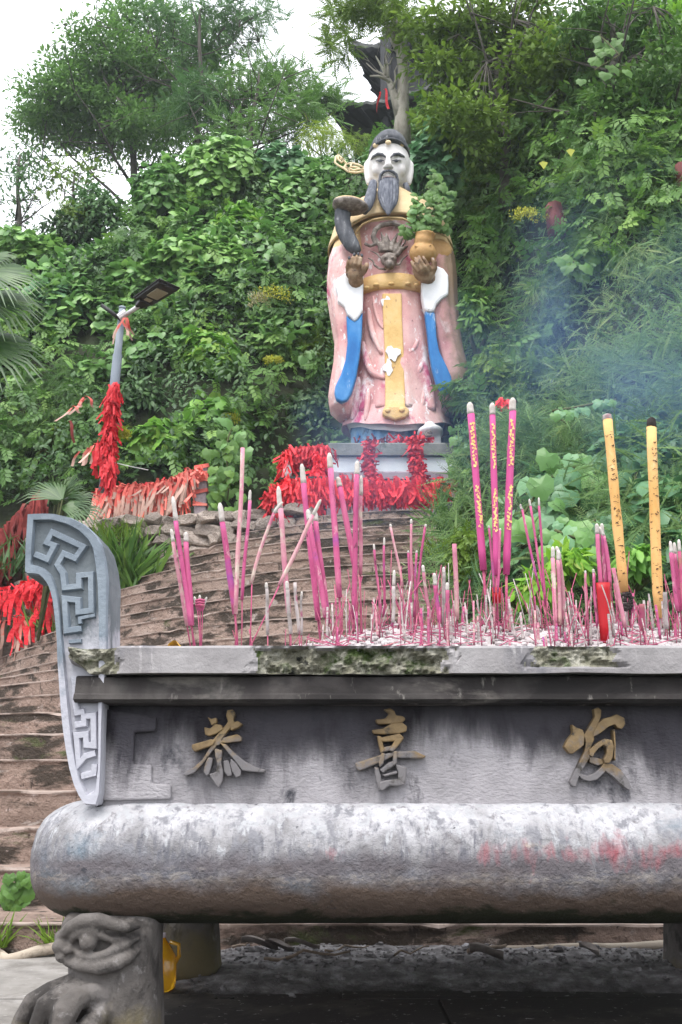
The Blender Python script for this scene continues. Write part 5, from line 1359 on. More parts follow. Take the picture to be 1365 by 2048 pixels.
# lower left railing in bright red
C2 = curve_pts([(-60,1215),(0,1196),(40,1180),(70,1166),(100,1172),(118,1190)], [13.6,13.4,13.3,13.2,13.2,13.3])
C2b = curve_pts([(-60,1255),(0,1246),(60,1232),(108,1212)], [13.55,13.35,13.2,13.25])
f2 = thing('railing', 'rope railing with bright red ribbons left of the lower stairs', 'railing', tuple(P(40,1280,13.3)))
MB().tube([c+Vector((0,.03,0)) for c in C2], .02, 8).build('rail', M['rail'], f2, sm=True); MB().tube([c+Vector((0,.03,0)) for c in C2b], .012, 8).build('rope', M['ribdark'], f2, sm=True)
for q in (P(70,1166,13.22), P(0,1196,13.42), P(114,1180,13.3)): MB().tube([q+Vector((0,.05,.03)), Vector((q.x, q.y+.05, q.z-1.0))], .045, 8).build('post', M['rail'], f2, sm=True)
for i in range(52):
    C_ = C2 if i % 4 else C2b; t = rnd.random(); c = along(C_, t)
    put_ribbon(RR, (c.x, c.y-.04-rnd.uniform(0,.08), c.z+rnd.uniform(-.04,.03)), rnd.uniform(.22,.55), rnd.uniform(-.5,.5), rnd.uniform(-.12,.12), 'bright red ribbon hanging beside the lower stairs at the left edge', 'bright red ribbons on the lower left railing')
for i in range(12):
    c = along(C2b, rnd.random()); put_ribbon(RP, (c.x, c.y-.03, c.z), rnd.uniform(.35,.6), rnd.uniform(-.5,.5), 0, 'long faded brownish ribbon below the bright red ones at the left edge', 'long faded ribbons on the lower left railing')
stuff_ribbons('ribbon_knots', C2, 420, .15, .03, (.04,.06,.05), M['ribred'], 'bunched red ribbon knots along the lower left railing', seed=5)
# dark ribbons in the shade behind the ear
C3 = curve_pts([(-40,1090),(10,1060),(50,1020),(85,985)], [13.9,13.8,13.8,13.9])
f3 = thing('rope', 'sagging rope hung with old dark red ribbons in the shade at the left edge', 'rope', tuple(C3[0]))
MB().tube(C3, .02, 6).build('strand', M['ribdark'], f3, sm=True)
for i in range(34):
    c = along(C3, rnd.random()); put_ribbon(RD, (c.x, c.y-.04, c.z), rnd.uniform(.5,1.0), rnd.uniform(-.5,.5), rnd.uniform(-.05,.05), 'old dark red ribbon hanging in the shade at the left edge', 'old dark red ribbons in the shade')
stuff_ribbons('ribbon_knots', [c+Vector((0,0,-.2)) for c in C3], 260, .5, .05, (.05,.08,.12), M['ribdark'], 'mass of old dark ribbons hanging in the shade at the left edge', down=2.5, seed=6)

# railing at the foot of the pedestal, thick with red ribbons
YR1 = 12.95
C4 = curve_pts([(545,985),(570,968),(640,962),(700,962),(760,965),(830,964),(892,962)], [YR1]*7)
C5 = curve_pts([(578,905),(610,899),(655,898)], [13.2]*3)
f4 = thing('railing', 'railing along the foot of the pedestal buried under bright red ribbons', 'railing', (C4[3].x, YR1, PLAT))
MB().tube(C4, .025, 8).build('rail', M['rail'], f4, sm=True)
for t in (0, .2, .45, .7, .98):
    c = along(C4, t); MB().tube([c, Vector((c.x, c.y, PLAT-.02))], .035, 8).build('post', M['rail'], f4, sm=True)
f5 = thing('railing', 'small side railing left of the pedestal, arched over with red ribbons', 'railing', tuple(P(615,960,13.2)))
MB().tube(C5, .025, 8).build('rail', M['rail'], f5, sm=True)
for q in (P(577,905,13.2), P(640,898,13.2)): MB().tube([q, Vector((q.x, q.y, PLAT))], .035, 8).build('post', M['rail'], f5, sm=True)
g4 = 'bright red ribbons on the railing at the foot of the pedestal'
for i in range(75):
    c = along(C4, rnd.random()); put_ribbon(RS, (c.x, c.y-.05-rnd.uniform(0,.1), c.z+rnd.uniform(-.06,.05)), rnd.uniform(.18,.36), rnd.uniform(-.7,.7), rnd.uniform(-.25,.25), 'bright red ribbon hanging from the railing at the foot of the pedestal', g4)
stuff_ribbons('ribbon_thicket', [c+Vector((0,0,-.10)) for c in C4], 4200, .17, .024, (.03,.04,.055), M['ribred'], 'dense thicket of red ribbons on the railing at the foot of the pedestal', down=2.0, seed=7)
CL = curve_pts([(545,985),(548,1010),(560,1030)], [12.95]*3); stuff_ribbons('ribbon_thicket', [P(548,985,12.9), P(556,1020,12.9)], 500, .16, .028, (.05,.06,.06), M['ribred'], 'red ribbons bunched on the left end of the pedestal railing', seed=17)
stuff_ribbons('ribbon_thicket', [P(575,990,12.92), P(640,985,12.92)], 700, .2, .028, (.05,.07,.10), M['ribred'], 'red ribbons massed below the side railing left of the stair head', down=1.8, seed=18)
stuff_ribbons('ribbon_thicket', C5, 700, .22, .026, (.04,.04,.025), M['ribred'], 'red ribbons arching over the side railing left of the pedestal', down=1.8, seed=8)
stuff_ribbons('ribbon_thicket', [P(576,905,13.15), P(572,935,13.15)], 110, .22, .028, (.03,.06,.05), M['ribred'], 'red ribbons on the outer post of the side railing', seed=21)
stuff_ribbons('ribbon_thicket', [P(642,905,13.15), P(640,950,13.15)], 300, .15, .028, (.05,.06,.05), M['ribred'], 'red ribbons on the inner post of the side railing', seed=22)
for k_, (pts, nn, lab, catlab) in enumerate([([(740,884),(737,915),(741,945),(748,966)], 560, 'left column of short red ribbons climbing to the dark slab','l'), ([(829,880),(828,905),(833,935),(845,960)], 620, 'right column of short red ribbons climbing to the dark slab','r')]):
    C_ = curve_pts(pts, [13.38,13.38,13.3,13.1]); po = MB().tube(C_, .03, 8).build('upright_rail', M['rail'], f4, sm=True)
    stuff_ribbons('ribbon_column', C_, nn, .10, .026, (.030,.05,.02), M['ribred'], lab, down=.25, seed=30+k_)
    for i in range(9):
        c = along(C_, rnd.random()); put_ribbon(RS, (c.x+rnd.uniform(-.05,.05), c.y-.08, c.z), rnd.uniform(.12,.22), rnd.uniform(-.7,.7), rnd.uniform(-.5,.5), 'short red ribbon tied to the ' + ('left' if k_ == 0 else 'right') + ' upright rail below the dark slab', 'ribbons of the ' + ('left' if k_ == 0 else 'right') + ' column')
# white bottle standing by the side railing
wb = thing('bottle', 'small white plastic bottle standing beside the side railing', 'bottle', tuple(P(575,955,13.05)))
c = P(575,955,13.05); rs = [[(c.x+r*math.cos(t), c.y+r*math.sin(t), c.z+z) for t in np.linspace(0,2*math.pi,17)[:-1]] for z, r in ((0,.05),(.07,.062),(.085,.055),(.10,.062),(.16,.04),(.19,.03),(.21,.03))]
MB().rings(rs).build('bottle_body', M['swhite'], wb, sm=True)
MB().tube([c+Vector((0,0,.205)), c+Vector((0,0,.235))], .034, 12).build('cap', M['whitepaper'], wb)
MB().tube([c+Vector((0,0,-.008)), c+Vector((0,0,0))], .02, 6).build('foot', M['whitepaper'], wb)
a = P(562,957,13.1); b = P(655,956,13.1); o = MB().box(a.x, b.x, 13.0, 13.3, a.z-.03, a.z).build('stone_ledge', M['darkconc'], loc=tuple(a)); tag(o, 'thin dark ledge carrying the small white bottle', 'ledge')
tl_ = P(740, 884, 13.9)
stuff_ribbons('ribbon_scraps', [P(730,884,13.75), P(760,882,13.75)], 40, .10, .035, (.10,.05,.008), M['ribdark'], 'scraps of ribbon and cord lying on the dark slab left of centre', down=.1, seed=40)
stuff_ribbons('ribbon_scraps', [P(795,881,13.75), P(850,882,13.75)], 80, .12, .035, (.10,.05,.008), M['ribred'], 'scraps of red ribbon lying on the dark slab right of centre', down=.1, seed=41)
stuff_ribbons('ribbon_scraps', [P(1000,801,11.0), P(1018,806,11.0)], 60, .09, .035, (.02,.03,.02), M['ribred'], 'small red ribbon bundle in the leaves beside the gold-printed incense', seed=42)
for (a, b) in ((760,188),(770,182)):
    o = put_ribbon(RS, tuple(P(a, b, 16.6)), .42, 0, .3 if a == 760 else -.1, 'red ribbon tied high in the pale tree in front of the pagoda', 'red ribbons in the pale tree')

# ---- street lamp
M['galv'] = surf('galv', [(.16,.19,.23),(.26,.30,.35)], (3,3,1), .5, over=[((.10,.11,.12), 8, .6,.7)], bumps=((40,.2,'N',.005),))
M['lampblack'] = surf('lampblack', [(.018,.018,.02),(.04,.04,.04)], 8, .5)
M['led'] = surf('led', [(.34,.33,.24),(.45,.43,.33)], 60, .4, bumps=())
M['whitemetal'] = surf('whitemetal', [(.55,.55,.56),(.7,.7,.7)], 8, .5)
top = P(245, 618, 12.7); btm = P(208, 985, 12.9)
lp = thing('street_lamp', 'leaning grey lamp post with one black lamp head, its lower half wrapped in red ribbons', 'street lamp', tuple(btm))
MB().tube([top, top.lerp(btm, .25), top.lerp(btm, .26), btm], [.045,.055,.066,.075], 14).build('pole', M['galv'], lp, sm=True)
MB().tube([top+Vector((0,0,.0)), top+Vector((0,0,.03))], .05, 12).build('pole_cap', M['galv'], lp, sm=True)
j = P(247, 633, 12.66); e = P(281, 610, 12.4)
MB().tube([j, e], .030, 10).build('arm', M['whitemetal'], lp, sm=True)
MB().tube([j+Vector((-.05,-.05,-.04)), j+Vector((.05,-.05,.04))], .05, 8).build('clamp', M['whitemetal'], lp)
MB().tube([P(242,638,12.66), P(203,610,12.6)], .028, 10).build('second_arm', M['lampblack'], lp, sm=True)
A = P(281,610,12.4); B = P(330,578,11.95); dx = (B-A).normalized(); up = Vector((-.25,.35,.9)); sd = dx.cross(up).normalized(); up = sd.cross(dx).normalized()
def lampbox(name, u0, u1, w0, w1, h0, h1, mat, par):
    V = []
    for u, w_ in ((u0, w0), (u1, w1)):
        for s, h in ((-1,h0),(1,h0),(1,h1),(-1,h1)): V.append(A + dx*u + sd*s*w_ + up*h)
    return MB().add(V, [(3,2,1,0),(4,5,6,7),(0,1,5,4),(1,2,6,5),(2,3,7,6),(3,0,4,7)]).build(name, mat, par, bevel=.01)
Lh = (B-A).length
lh = lampbox('lamp_head', .08, Lh+.08, .13, .15, .0, .05, M['lampblack'], lp); lampbox('neck', -.05, .14, .05, .09, -.03, .03, M['lampblack'], lh)
lampbox('rim_frame', .04, Lh+.12, .15, .17, .03, .045, M['lampblack'], lh)
lampbox('led_panel', Lh*.48, Lh*.92, .085, .09, -.012, .002, M['led'], lh)
lampbox('sensor', Lh*.27, Lh*.40, .05, .05, -.01, .002, M['led'], lh)
for i in range(3): put_ribbon(RP, tuple(P(248+i*2, 640, 12.58)), .26+.1*(i%2), 0, -.05, 'pale red ribbon tied under the lamp arm', 'pale ribbons under the lamp arm')
stuff_ribbons('ribbon_sleeve', [P(231,770,12.7), P(226,800,12.7), P(222,850,12.7), P(220,900,12.7), P(217,955,12.7)], 1100, .20, .028, (.028,.045,.05), M['ribred'], 'thick sleeve of red ribbons tied round the lower lamp post', down=1.8, seed=50)
stuff_ribbons('ribbon_sleeve', [P(214,880,12.75), P(203,905,12.75)], 40, .3, .04, (.05,.05,.04), M['ribred'], 'longer red ribbons hanging off the left side of the post sleeve', down=3, seed=51)
for (a, b, L) in ((150,815,.22),(173,795,.30),(170,800,.12),(178,898,.24),(187,895,.24),(193,890,.28),(141,845,.30),(160,905,.2),(200,888,.28)):
    put_ribbon(RP if a > 145 else RD, tuple(P(a, b, 12.8)), L, rnd.uniform(-.3,.3), 0, 'single ribbon hanging in the bushes left of the lamp post', 'single ribbons in the bushes left of the lamp post')
m = MB().tube([P(228,925,12.7), P(262,933,12.7), P(297,940,12.9)], .006, 5); o = m.build('cord', M['whitemetal'], loc=tuple(P(228,925,12.7))); tag(o, 'thin pale cord stretched from the lamp post to the right', 'cord')
# ================================================================ VEGETATION
def ground_hit(px_, py, off=0.0, y0=5.0, y1=45):
    d = ray(px_, py); Y = y0
    while Y < y1:
        t = Y/d[1]; z = EYE + d[2]*t
        if z < T(d[0]*t, Y) + off: return Vector((d[0]*t, Y, z))
        Y += .08
    return None
# leaf templates: y axis = tip, z = face
heart = (np.array([(0,.06,0),(-.26,-.10,-.03),(-.50,.16,-.08),(-.44,.52,-.10),(0,1,-.16),(.44,.52,-.10),(.50,.16,-.08),(.26,-.10,-.03),(0,.42,.04)]),
         np.array([(8,0,1),(8,1,2),(8,2,3),(8,3,4),(8,4,5),(8,5,6),(8,6,7),(8,7,0)]))
lobed = (np.array([(0,.05,0),(-.32,-.12,-.04),(-.54,.14,-.10),(-.47,.38,-.06),(-.44,.60,-.10),(-.22,.74,-.07),(0,1,-.16),(.22,.74,-.07),(.44,.60,-.10),(.47,.38,-.06),(.54,.14,-.10),(.32,-.12,-.04),(0,.36,.05)]),
         np.array([(12,i,(i+1)%12) for i in range(12)]))
oval = (np.array([(0,0,0),(-.20,.30,-.04),(-.19,.62,-.06),(0,1,-.14),(.19,.62,-.06),(.20,.30,-.04),(0,.45,.03)]),
        np.array([(6,0,1),(6,1,2),(6,2,3),(6,3,4),(6,4,5),(6,5,0)]))
oval2 = (np.array([(0,0,0),(-.20,.45,-.05),(0,1,-.1),(.20,.45,-.05)]), np.array([(0,2,1),(0,3,2)]))
def pinn(pairs, ll, lw, droop=.25, side=.9):
    V = []; F = []
    for i in range(pairs):
        t = (i+.6)/pairs; z = -droop*t*t; y = t
        for s in (-1, 1):
            k = len(V); l = ll*(1-.35*abs(t-.45)); dx_, dy_ = s*side*l, .42*l
            V += [(0, y, z), (dx_*.5 - s*0 , y+dy_*.5+lw*.5, z-.02), (dx_, y+dy_, z-.08*l*4), (dx_*.5, y+dy_*.5-lw*.5, z-.02)]
            F += [(k, k+1, k+2), (k, k+2, k+3)]
    k = len(V); V += [(0,1,-droop),(-lw*.5,1+ll*.5,-droop-.02),(0,1+ll,-droop-.06),(lw*.5,1+ll*.5,-droop-.02)]; F += [(k,k+1,k+2),(k,k+2,k+3)]
    k = len(V); V += [(-.008,0,0),(.008,0,0),(0,.5,-droop*.25),(0,1,-droop)]; F += [(k,k+1,k+2),(k+1,k+3,k+2)]
    return np.array(V), np.array(F)
pinnate = pinn(8, .26, .11); sprig = pinn(9, .22, .028, .3, .75); fern = pinn(14, .22, .06, .35)
blade = (np.array([(-.03,0,0),(.03,0,0),(-.032,.35,-.02),(.032,.35,-.02),(-.024,.7,-.12),(.024,.7,-.12),(0,1,-.3)]), np.array([(0,1,3),(0,3,2),(2,3,5),(2,5,4),(4,5,6)]))
spray = []                                      # a twig with six leaves
def mk_spray(n, l, w):
    V = []; F = []
    for i in range(n):
        t = (i+.5)/n; s = -1 if i % 2 else 1; k = len(V); a = s*(1.0-.5*t); cx, cy = 0, t*.8; ux, uy = math.sin(a), math.cos(a); vx, vy = uy, -ux
        z = -.12*t
        for (p, q, h) in ((0,0,0),(.45,-w,-.03),(1,0,-.10),(.45,w,-.03)): V.append((cx+ux*p*l+vx*q, cy+uy*p*l+vy*q, z+h))
        F += [(k,k+2,k+1),(k,k+3,k+2)]
    return np.array(V), np.array(F)
spray = mk_spray(7, .42, .11)

LM = {
 'kudzu': leafm('kudzu_leaf', (0.063,0.163,0.041), (0.136,0.298,0.074), (0.275,0.481,0.122), .28, .42, .5),
 'kudzubright': leafm('kudzu_bright', (0.092,0.230,0.036), (0.201,0.424,0.065), (0.364,0.485,0.101), .35, .45, .4),
 'kudzublue': leafm('kudzu_blue', (0.055,0.153,0.065), (0.119,0.269,0.122), (0.220,0.405,0.172), .25, .42, .5),
 'dark': leafm('dark_leaf', (0.022,0.058,0.020), (0.051,0.112,0.037), (0.099,0.192,0.058), .2, .5, .35),
 'mid': leafm('mid_leaf', (0.045,0.115,0.025), (0.099,0.211,0.041), (0.201,0.345,0.065), .3, .5, .35),
 'olive': leafm('olive_leaf', (0.074,0.135,0.017), (0.155,0.259,0.032), (0.275,0.405,0.058), .35, .5, .35),
 'yellowgreen': leafm('yellowgreen_leaf', (0.129,0.211,0.017), (0.275,0.405,0.032), (0.437,0.485,0.065), .4, .55, .3),
 'sky': leafm('tree_leaf', (0.056,0.130,0.029), (0.122,0.255,0.053), (0.206,0.370,0.086), .4, .5, .35),
 'skydark': leafm('tree_dark_leaf', (0.042,0.109,0.038), (0.089,0.196,0.062), (0.150,0.282,0.096), .35, .5, .35),
 'wisp': leafm('wispy_leaf', (0.109,0.211,0.085), (0.238,0.383,0.143), (0.401,0.485,0.215), .35, .6, .3),
 'palm': leafm('palm_leaf', (0.018,0.054,0.017), (0.047,0.103,0.029), (0.103,0.174,0.058), .2, .4, .5),
 'bright': leafm('bright_leaf', (0.109,0.269,0.028), (0.238,0.481,0.049), (0.401,0.485,0.101), .4, .5, .3),
 'dry': leafm('dry_leaf', (0.183,0.097,0.036), (0.364,0.230,0.085), (0.460,0.462,0.172), .2, .7, .2),
 'flower': leafm('flower_cluster', (0.401,0.383,0.028), (0.460,0.485,0.058), (0.460,0.485,0.114), .3, .7, .2),
 'pinkflower': leafm('dry_flower', (0.293,0.250,0.127), (0.460,0.424,0.228), (0.460,0.485,0.358), .3, .7, .2),
}
M['bark'] = surf('bark', [(.05,.045,.038),(.11,.10,.085)], (8,8,2), .95, bumps=((18,.8,'N',.03),))
M['palebark'] = surf('palebark', [(.15,.14,.11),(.30,.28,.24),(.38,.37,.32)], (4,4,1.5), .9, over=[((.10,.12,.05), 4, .56,.68)], bumps=((18,.8,'N',.03),))
M['redbark'] = surf('redbark', [(.10,.03,.03),(.20,.07,.06)], (4,4,1.5), .9, bumps=((18,.6,'N',.03),))
M['stem'] = surf('stem', [(.06,.07,.03),(.11,.12,.05)], 8, .9, bumps=())

def tints(n, k, base, var, r):
    return np.repeat(np.clip(r.normal(base, var, n), 0, 1), k)
def face_dirs(pos, out, r, up=.7, rough=.35, droop=.8):
    """leaf normals lean outwards and up, tips lean down the outside"""
    n = len(pos); nn = out*1.0 + np.array([0,0,up]) + r.normal(0, rough, (n,3))
    nn /= np.linalg.norm(nn, axis=1, keepdims=True)
    d = out*.6 + np.array([0,0,-droop]) + r.normal(0, .55, (n,3)); return d, nn
def clump(c, rad, n, size, tmpl, r, base=.5, var=.18, up=.7, droop=.8, shell=(.72,1.04), front=True, rough=.35, lump=.22):
    """leaves over the outside of an uneven ball; returns arrays"""
    u = r.normal(0, 1, (n*2,3)); u /= np.linalg.norm(u, axis=1, keepdims=True)
    if front: u = u[(u[:,1] < .35) & (u[:,2] > -.75)]
    u = u[:n]; n = len(u)
    ph = r.uniform(0, 6, 6); k = 1 + lump*(np.sin(u[:,0]*4.1+ph[0])*np.sin(u[:,2]*4.7+ph[1]) + .6*np.sin(u[:,0]*9+ph[2])*np.sin(u[:,2]*8+ph[3]) + .5*np.sin(u[:,1]*7+ph[4]))
    rr = r.uniform(shell[0], shell[1], n)*k
    pos = u*rr[:,None]*np.array(rad) + np.array(c)
    out = u/np.array(rad); out /= np.linalg.norm(out, axis=1, keepdims=True)
    d, nn = face_dirs(pos, out, r, up, rough, droop)
    S = size*r.uniform(.6, 1.25, n)
    V, F, k_ = inst_arrays(tmpl, pos, frames(d, nn), S)
    return V, F, tints(n, k_, base, var, r)
def merge(parts):
    V = []; F = []; Tn = []; o = 0
    for v, f, t in parts: V.append(v); F.append(f+o); Tn.append(t); o += len(v)
    return np.concatenate(V), np.concatenate(F), np.concatenate(Tn)
def plant(name, lab, cat, base, parts, mat, stems=None, group=None, stemmat='stem', leafname='foliage', stemname='stem'):
    V, F, Tn = merge(parts); t = thing(name, lab, cat, tuple(base), group)
    obj_np(leafname, mesh_np(leafname, V, F, Tn, LM[mat], tuple(base)), t)
    if stems:
        m = MB()
        for s in stems: m.tube(s[0], s[1], 6)
        m.build(stemname, M[stemmat], t, sm=True)
    return t
def bush(lab, px_, py, rx, ry, mat, size, dens=1.0, tmpl=heart, off=.3, cat='shrub', name='bush', base=.5, var=.18, Y=None, nclump=5, droop=.8, up=.7, depth=.8, group=None, front=True, shell=(.72,1.04)):
    """a bush seen at px,py with half sizes rx, ry in photo pixels"""
    if Y and px_ > 880 and not (px_ < 1000 and py > 560) and py < 780: Y = None
    if Y and px_ < 700 and py > 560: Y = max(Y, 14.6) if ground_hit(px_, py, off) is None else ground_hit(px_, py, off).y
    c = P(px_, py, Y) if Y else ground_hit(px_, py, off)
    if c is None: c = P(px_, py, 20)
    ppm = FPX/(c.y*CP + (c.z-EYE)*SP); rx, rz = rx/ppm, ry/ppm; r = np.random.default_rng(abs(int(px_*13+py*7+rx*100)) % 100000)
    parts = []
    for i in range(nclump):
        a = r.uniform(0, 6.28); q = r.uniform(.15,.62) if i else 0
        cc = np.array(c) + np.array([math.cos(a)*q*rx, r.uniform(-.3,.2)*rx, math.sin(a)*q*rz])
        s = r.uniform(.42,.62) if i else .72
        rad = (rx*s, min(rx, rz)*depth*s+.1, rz*s)
        area = 4*math.pi*(rad[0]*rad[2]*.55 + rad[1]*(rad[0]+rad[2])*.2)
        n = int(max(30, min(9000, dens*area/(size*size*.42))))
        parts.append(clump(cc, rad, n, size, tmpl, r, base+r.uniform(-.1,.1), var, up, droop, shell=shell, front=front))
    g0 = Vector((c.x, c.y+.2, max(T(c.x, c.y+.2)-.1, c.z-rz*.9)))
    if g0.z > c.z: g0.z = c.z-rz*.8
    stems = [([g0, Vector(g0).lerp(c, .5)+Vector((r.uniform(-.15,.15),0,0)), c+Vector((r.uniform(-rx,rx)*.5, 0, r.uniform(-rz,rz)*.3))], [.035,.028,.01]) for _ in range(3)]
    return plant(name, lab, cat, g0, parts, mat, stems, group)

# ---- cover of the slope: leaves of several plants all over the ground
def cover(name, lab, mat, tmpl, size, n, x0, x1, y0, y1, seed, base=.45, var=.2, thick=.4, cond=None, droop=.7):
    r = np.random.default_rng(seed); pos = []; outs = []
    X = r.uniform(x0, x1, n); Yv = r.uniform(y0, y1, n)
    for x, y in zip(X, Yv):
        if cond and not cond(x, y): continue
        z = T(x, y); f = nzs(x, y, seed, .8) + .5*nzs(x, y, seed, 2.2)
        if f < -.18: continue
        dzx = (T(x+.2, y)-z)/.2; dzy = (T(x, y+.2)-z)/.2
        nv = np.array([-dzx, -dzy, 1.0]); nv /= np.linalg.norm(nv)
        pos.append(np.array([x, y, z]) + nv*(r.uniform(0, thick) + max(0, f)*.6)); outs.append(nv)
    pos = np.array(pos); outs = np.array(outs); d, nn = face_dirs(pos, outs, r, .6, .35, droop)
    V, F, k = inst_arrays(tmpl, pos, frames(d, nn), size*r.uniform(.6,1.3,len(pos)))
    o0 = tuple(pos.mean(0)); pb = np.array([base + .42*nzs(p[0], p[1], seed*3.3, .55) + .2*nzs(p[0], p[1], seed, 1.7) for p in pos]); me = mesh_np(name, V, F, np.repeat(np.clip(r.normal(pb, var), 0, 1), k), LM[mat], o0)
    o = obj_np(name, me, origin=o0); tag(o, lab, kind='stuff'); return o
offst = lambda x, y: not (11 < y < 15.9 and -.6 < x < .145*y+.12) and not (-8 < x < XR+.25 and y < 15.6 and (stair_z(x, y) is not None or (x > -4.7 and y > wallY(x)-.2))) and (y > 5.1)
leftside = lambda x, y: offst(x, y) and not (x < XR and y < 13.2 and x > -9 and stair_z(x, y) is not None)
cover('vine_cover', 'heart-leaved vines spread over the left slope', 'kudzu', heart, .19, 15000, -9, 1.6, 17.2, 22.5, 3, .5, .2, .45, leftside)
cover('undergrowth', 'small-leaved dark undergrowth on the left slope', 'dark', oval, .14, 42000, -9, 1.8, 12.0, 22.5, 4, .55, .2, .5, leftside)
cover('undergrowth', 'mid green small-leaved undergrowth on the left slope', 'mid', spray, .30, 9000, -9, 1.6, 12.5, 20, 5, .45, .2, .6, leftside)
cover('undergrowth', 'dark undergrowth covering the right bank', 'dark', oval, .11, 42000, 1.25, 9, 5.4, 21, 6, .5, .2, .35, offst)
cover('vine_cover', 'broad vine leaves on the lower right bank', 'kudzublue', heart, .17, 5000, 1.3, 6, 5.6, 9.6, 7, .5, .2, .40, offst)
cover('undergrowth', 'fine wispy weeds on the right bank', 'wisp', sprig, .26, 15000, 1.4, 7.5, 7.4, 13.5, 8, .35, .2, .45, offst, droop=.1)
cover('undergrowth', 'pale feathery undergrowth over the whole right bank', 'wisp', sprig, .22, 16000, 1.3, 8, 6, 16, 31, .2, .2, .55, offst, droop=.3)
cover('undergrowth', 'leafy green undergrowth high on the right bank', 'mid', spray, .30, 20000, 1.2, 9, 12, 22, 9, .45, .2, .7, offst)
cover('undergrowth', 'feathery weeds on the shaded ground left of the stairs', 'mid', sprig, .26, 6000, -9.5, -3.6, 12.6, 17, 41, .3, .2, .5, leftside)
# mounds of vine on the left slope
K = 'vine mound'
for (lab, a, b, rx, ry, mt, sz, de, bs) in [
  ('large rounded mound of broad-leaved vine, highest left of the statue', 445, 370, 112, 92, 'kudzu', .19, 1.5, .78),
  ('vine mound below and left of the highest mound', 330, 400, 70, 80, 'kudzu', .18, 1.3, .52),
  ('brighter vine curtain hanging at the foot of the highest mound', 480, 450, 62, 62, 'kudzubright', .18, 1.3, .42),
  ('broad pale vine slope in the middle of the left side', 420, 530, 120, 50, 'kudzu', .19, 1.4, .80),
  ('vine mound above the lamp head', 290, 560, 110, 42, 'kudzu', .18, 1.4, .70),
  ('vine mass at the left edge above the fan palm', 60, 515, 110, 45, 'kudzu', .18, 1.4, .74),
  ('vine hanging down left of the lamp post', 105, 610, 70, 60, 'kudzublue', .17, 1.3, .50),
  ('vine bank between the lamp arm and the left edge', 190, 530, 70, 50, 'kudzu', .18, 1.3, .52),
  ('vine mound directly left of the statue hat wing', 600, 400, 60, 70, 'kudzu', .17, 1.3, .45),
  ('dim vine drape behind the statue right shoulder', 620, 500, 50, 60, 'kudzu', .16, 1.2, .30),
  ('vine spilling between the highest mound and the hat wing', 560, 330, 60, 50, 'kudzublue', .17, 1.2, .52)]:
    bush(lab, a, b, rx, ry, mt, sz, de, heart, .5, K, 'vine_mound', bs, .17, nclump=7, group='mounds of broad-leaved vine on the left slope')
for (lab, a, b, rx, ry, mt, sz, de, bs, Y) in [
  ('bright broad-leaved vine bush in front of the left slope, tallest', 425, 720, 62, 65, 'kudzubright', .20, 1.2, .50, 14.9),
  ('broad-leaved vine bush right of the red-bound stone post', 430, 850, 75, 62, 'kudzubright', .21, 1.1, .42, 14.6),
  ('broad-leaved vine trailing over the pink-ribbon railing', 320, 895, 85, 50, 'kudzubright', .20, 1.1, .45, 14.4),
  ('low vine behind the stone post at the stair head', 440, 950, 40, 60, 'kudzubright', .19, 1.0, .35, 13.9)]:
    bush(lab, a, b, rx, ry, mt, sz, de, lobed, .2, 'vine bush', 'vine_bush', bs, .2, Y=Y, nclump=6, group='bright vine bushes above the pink railing')
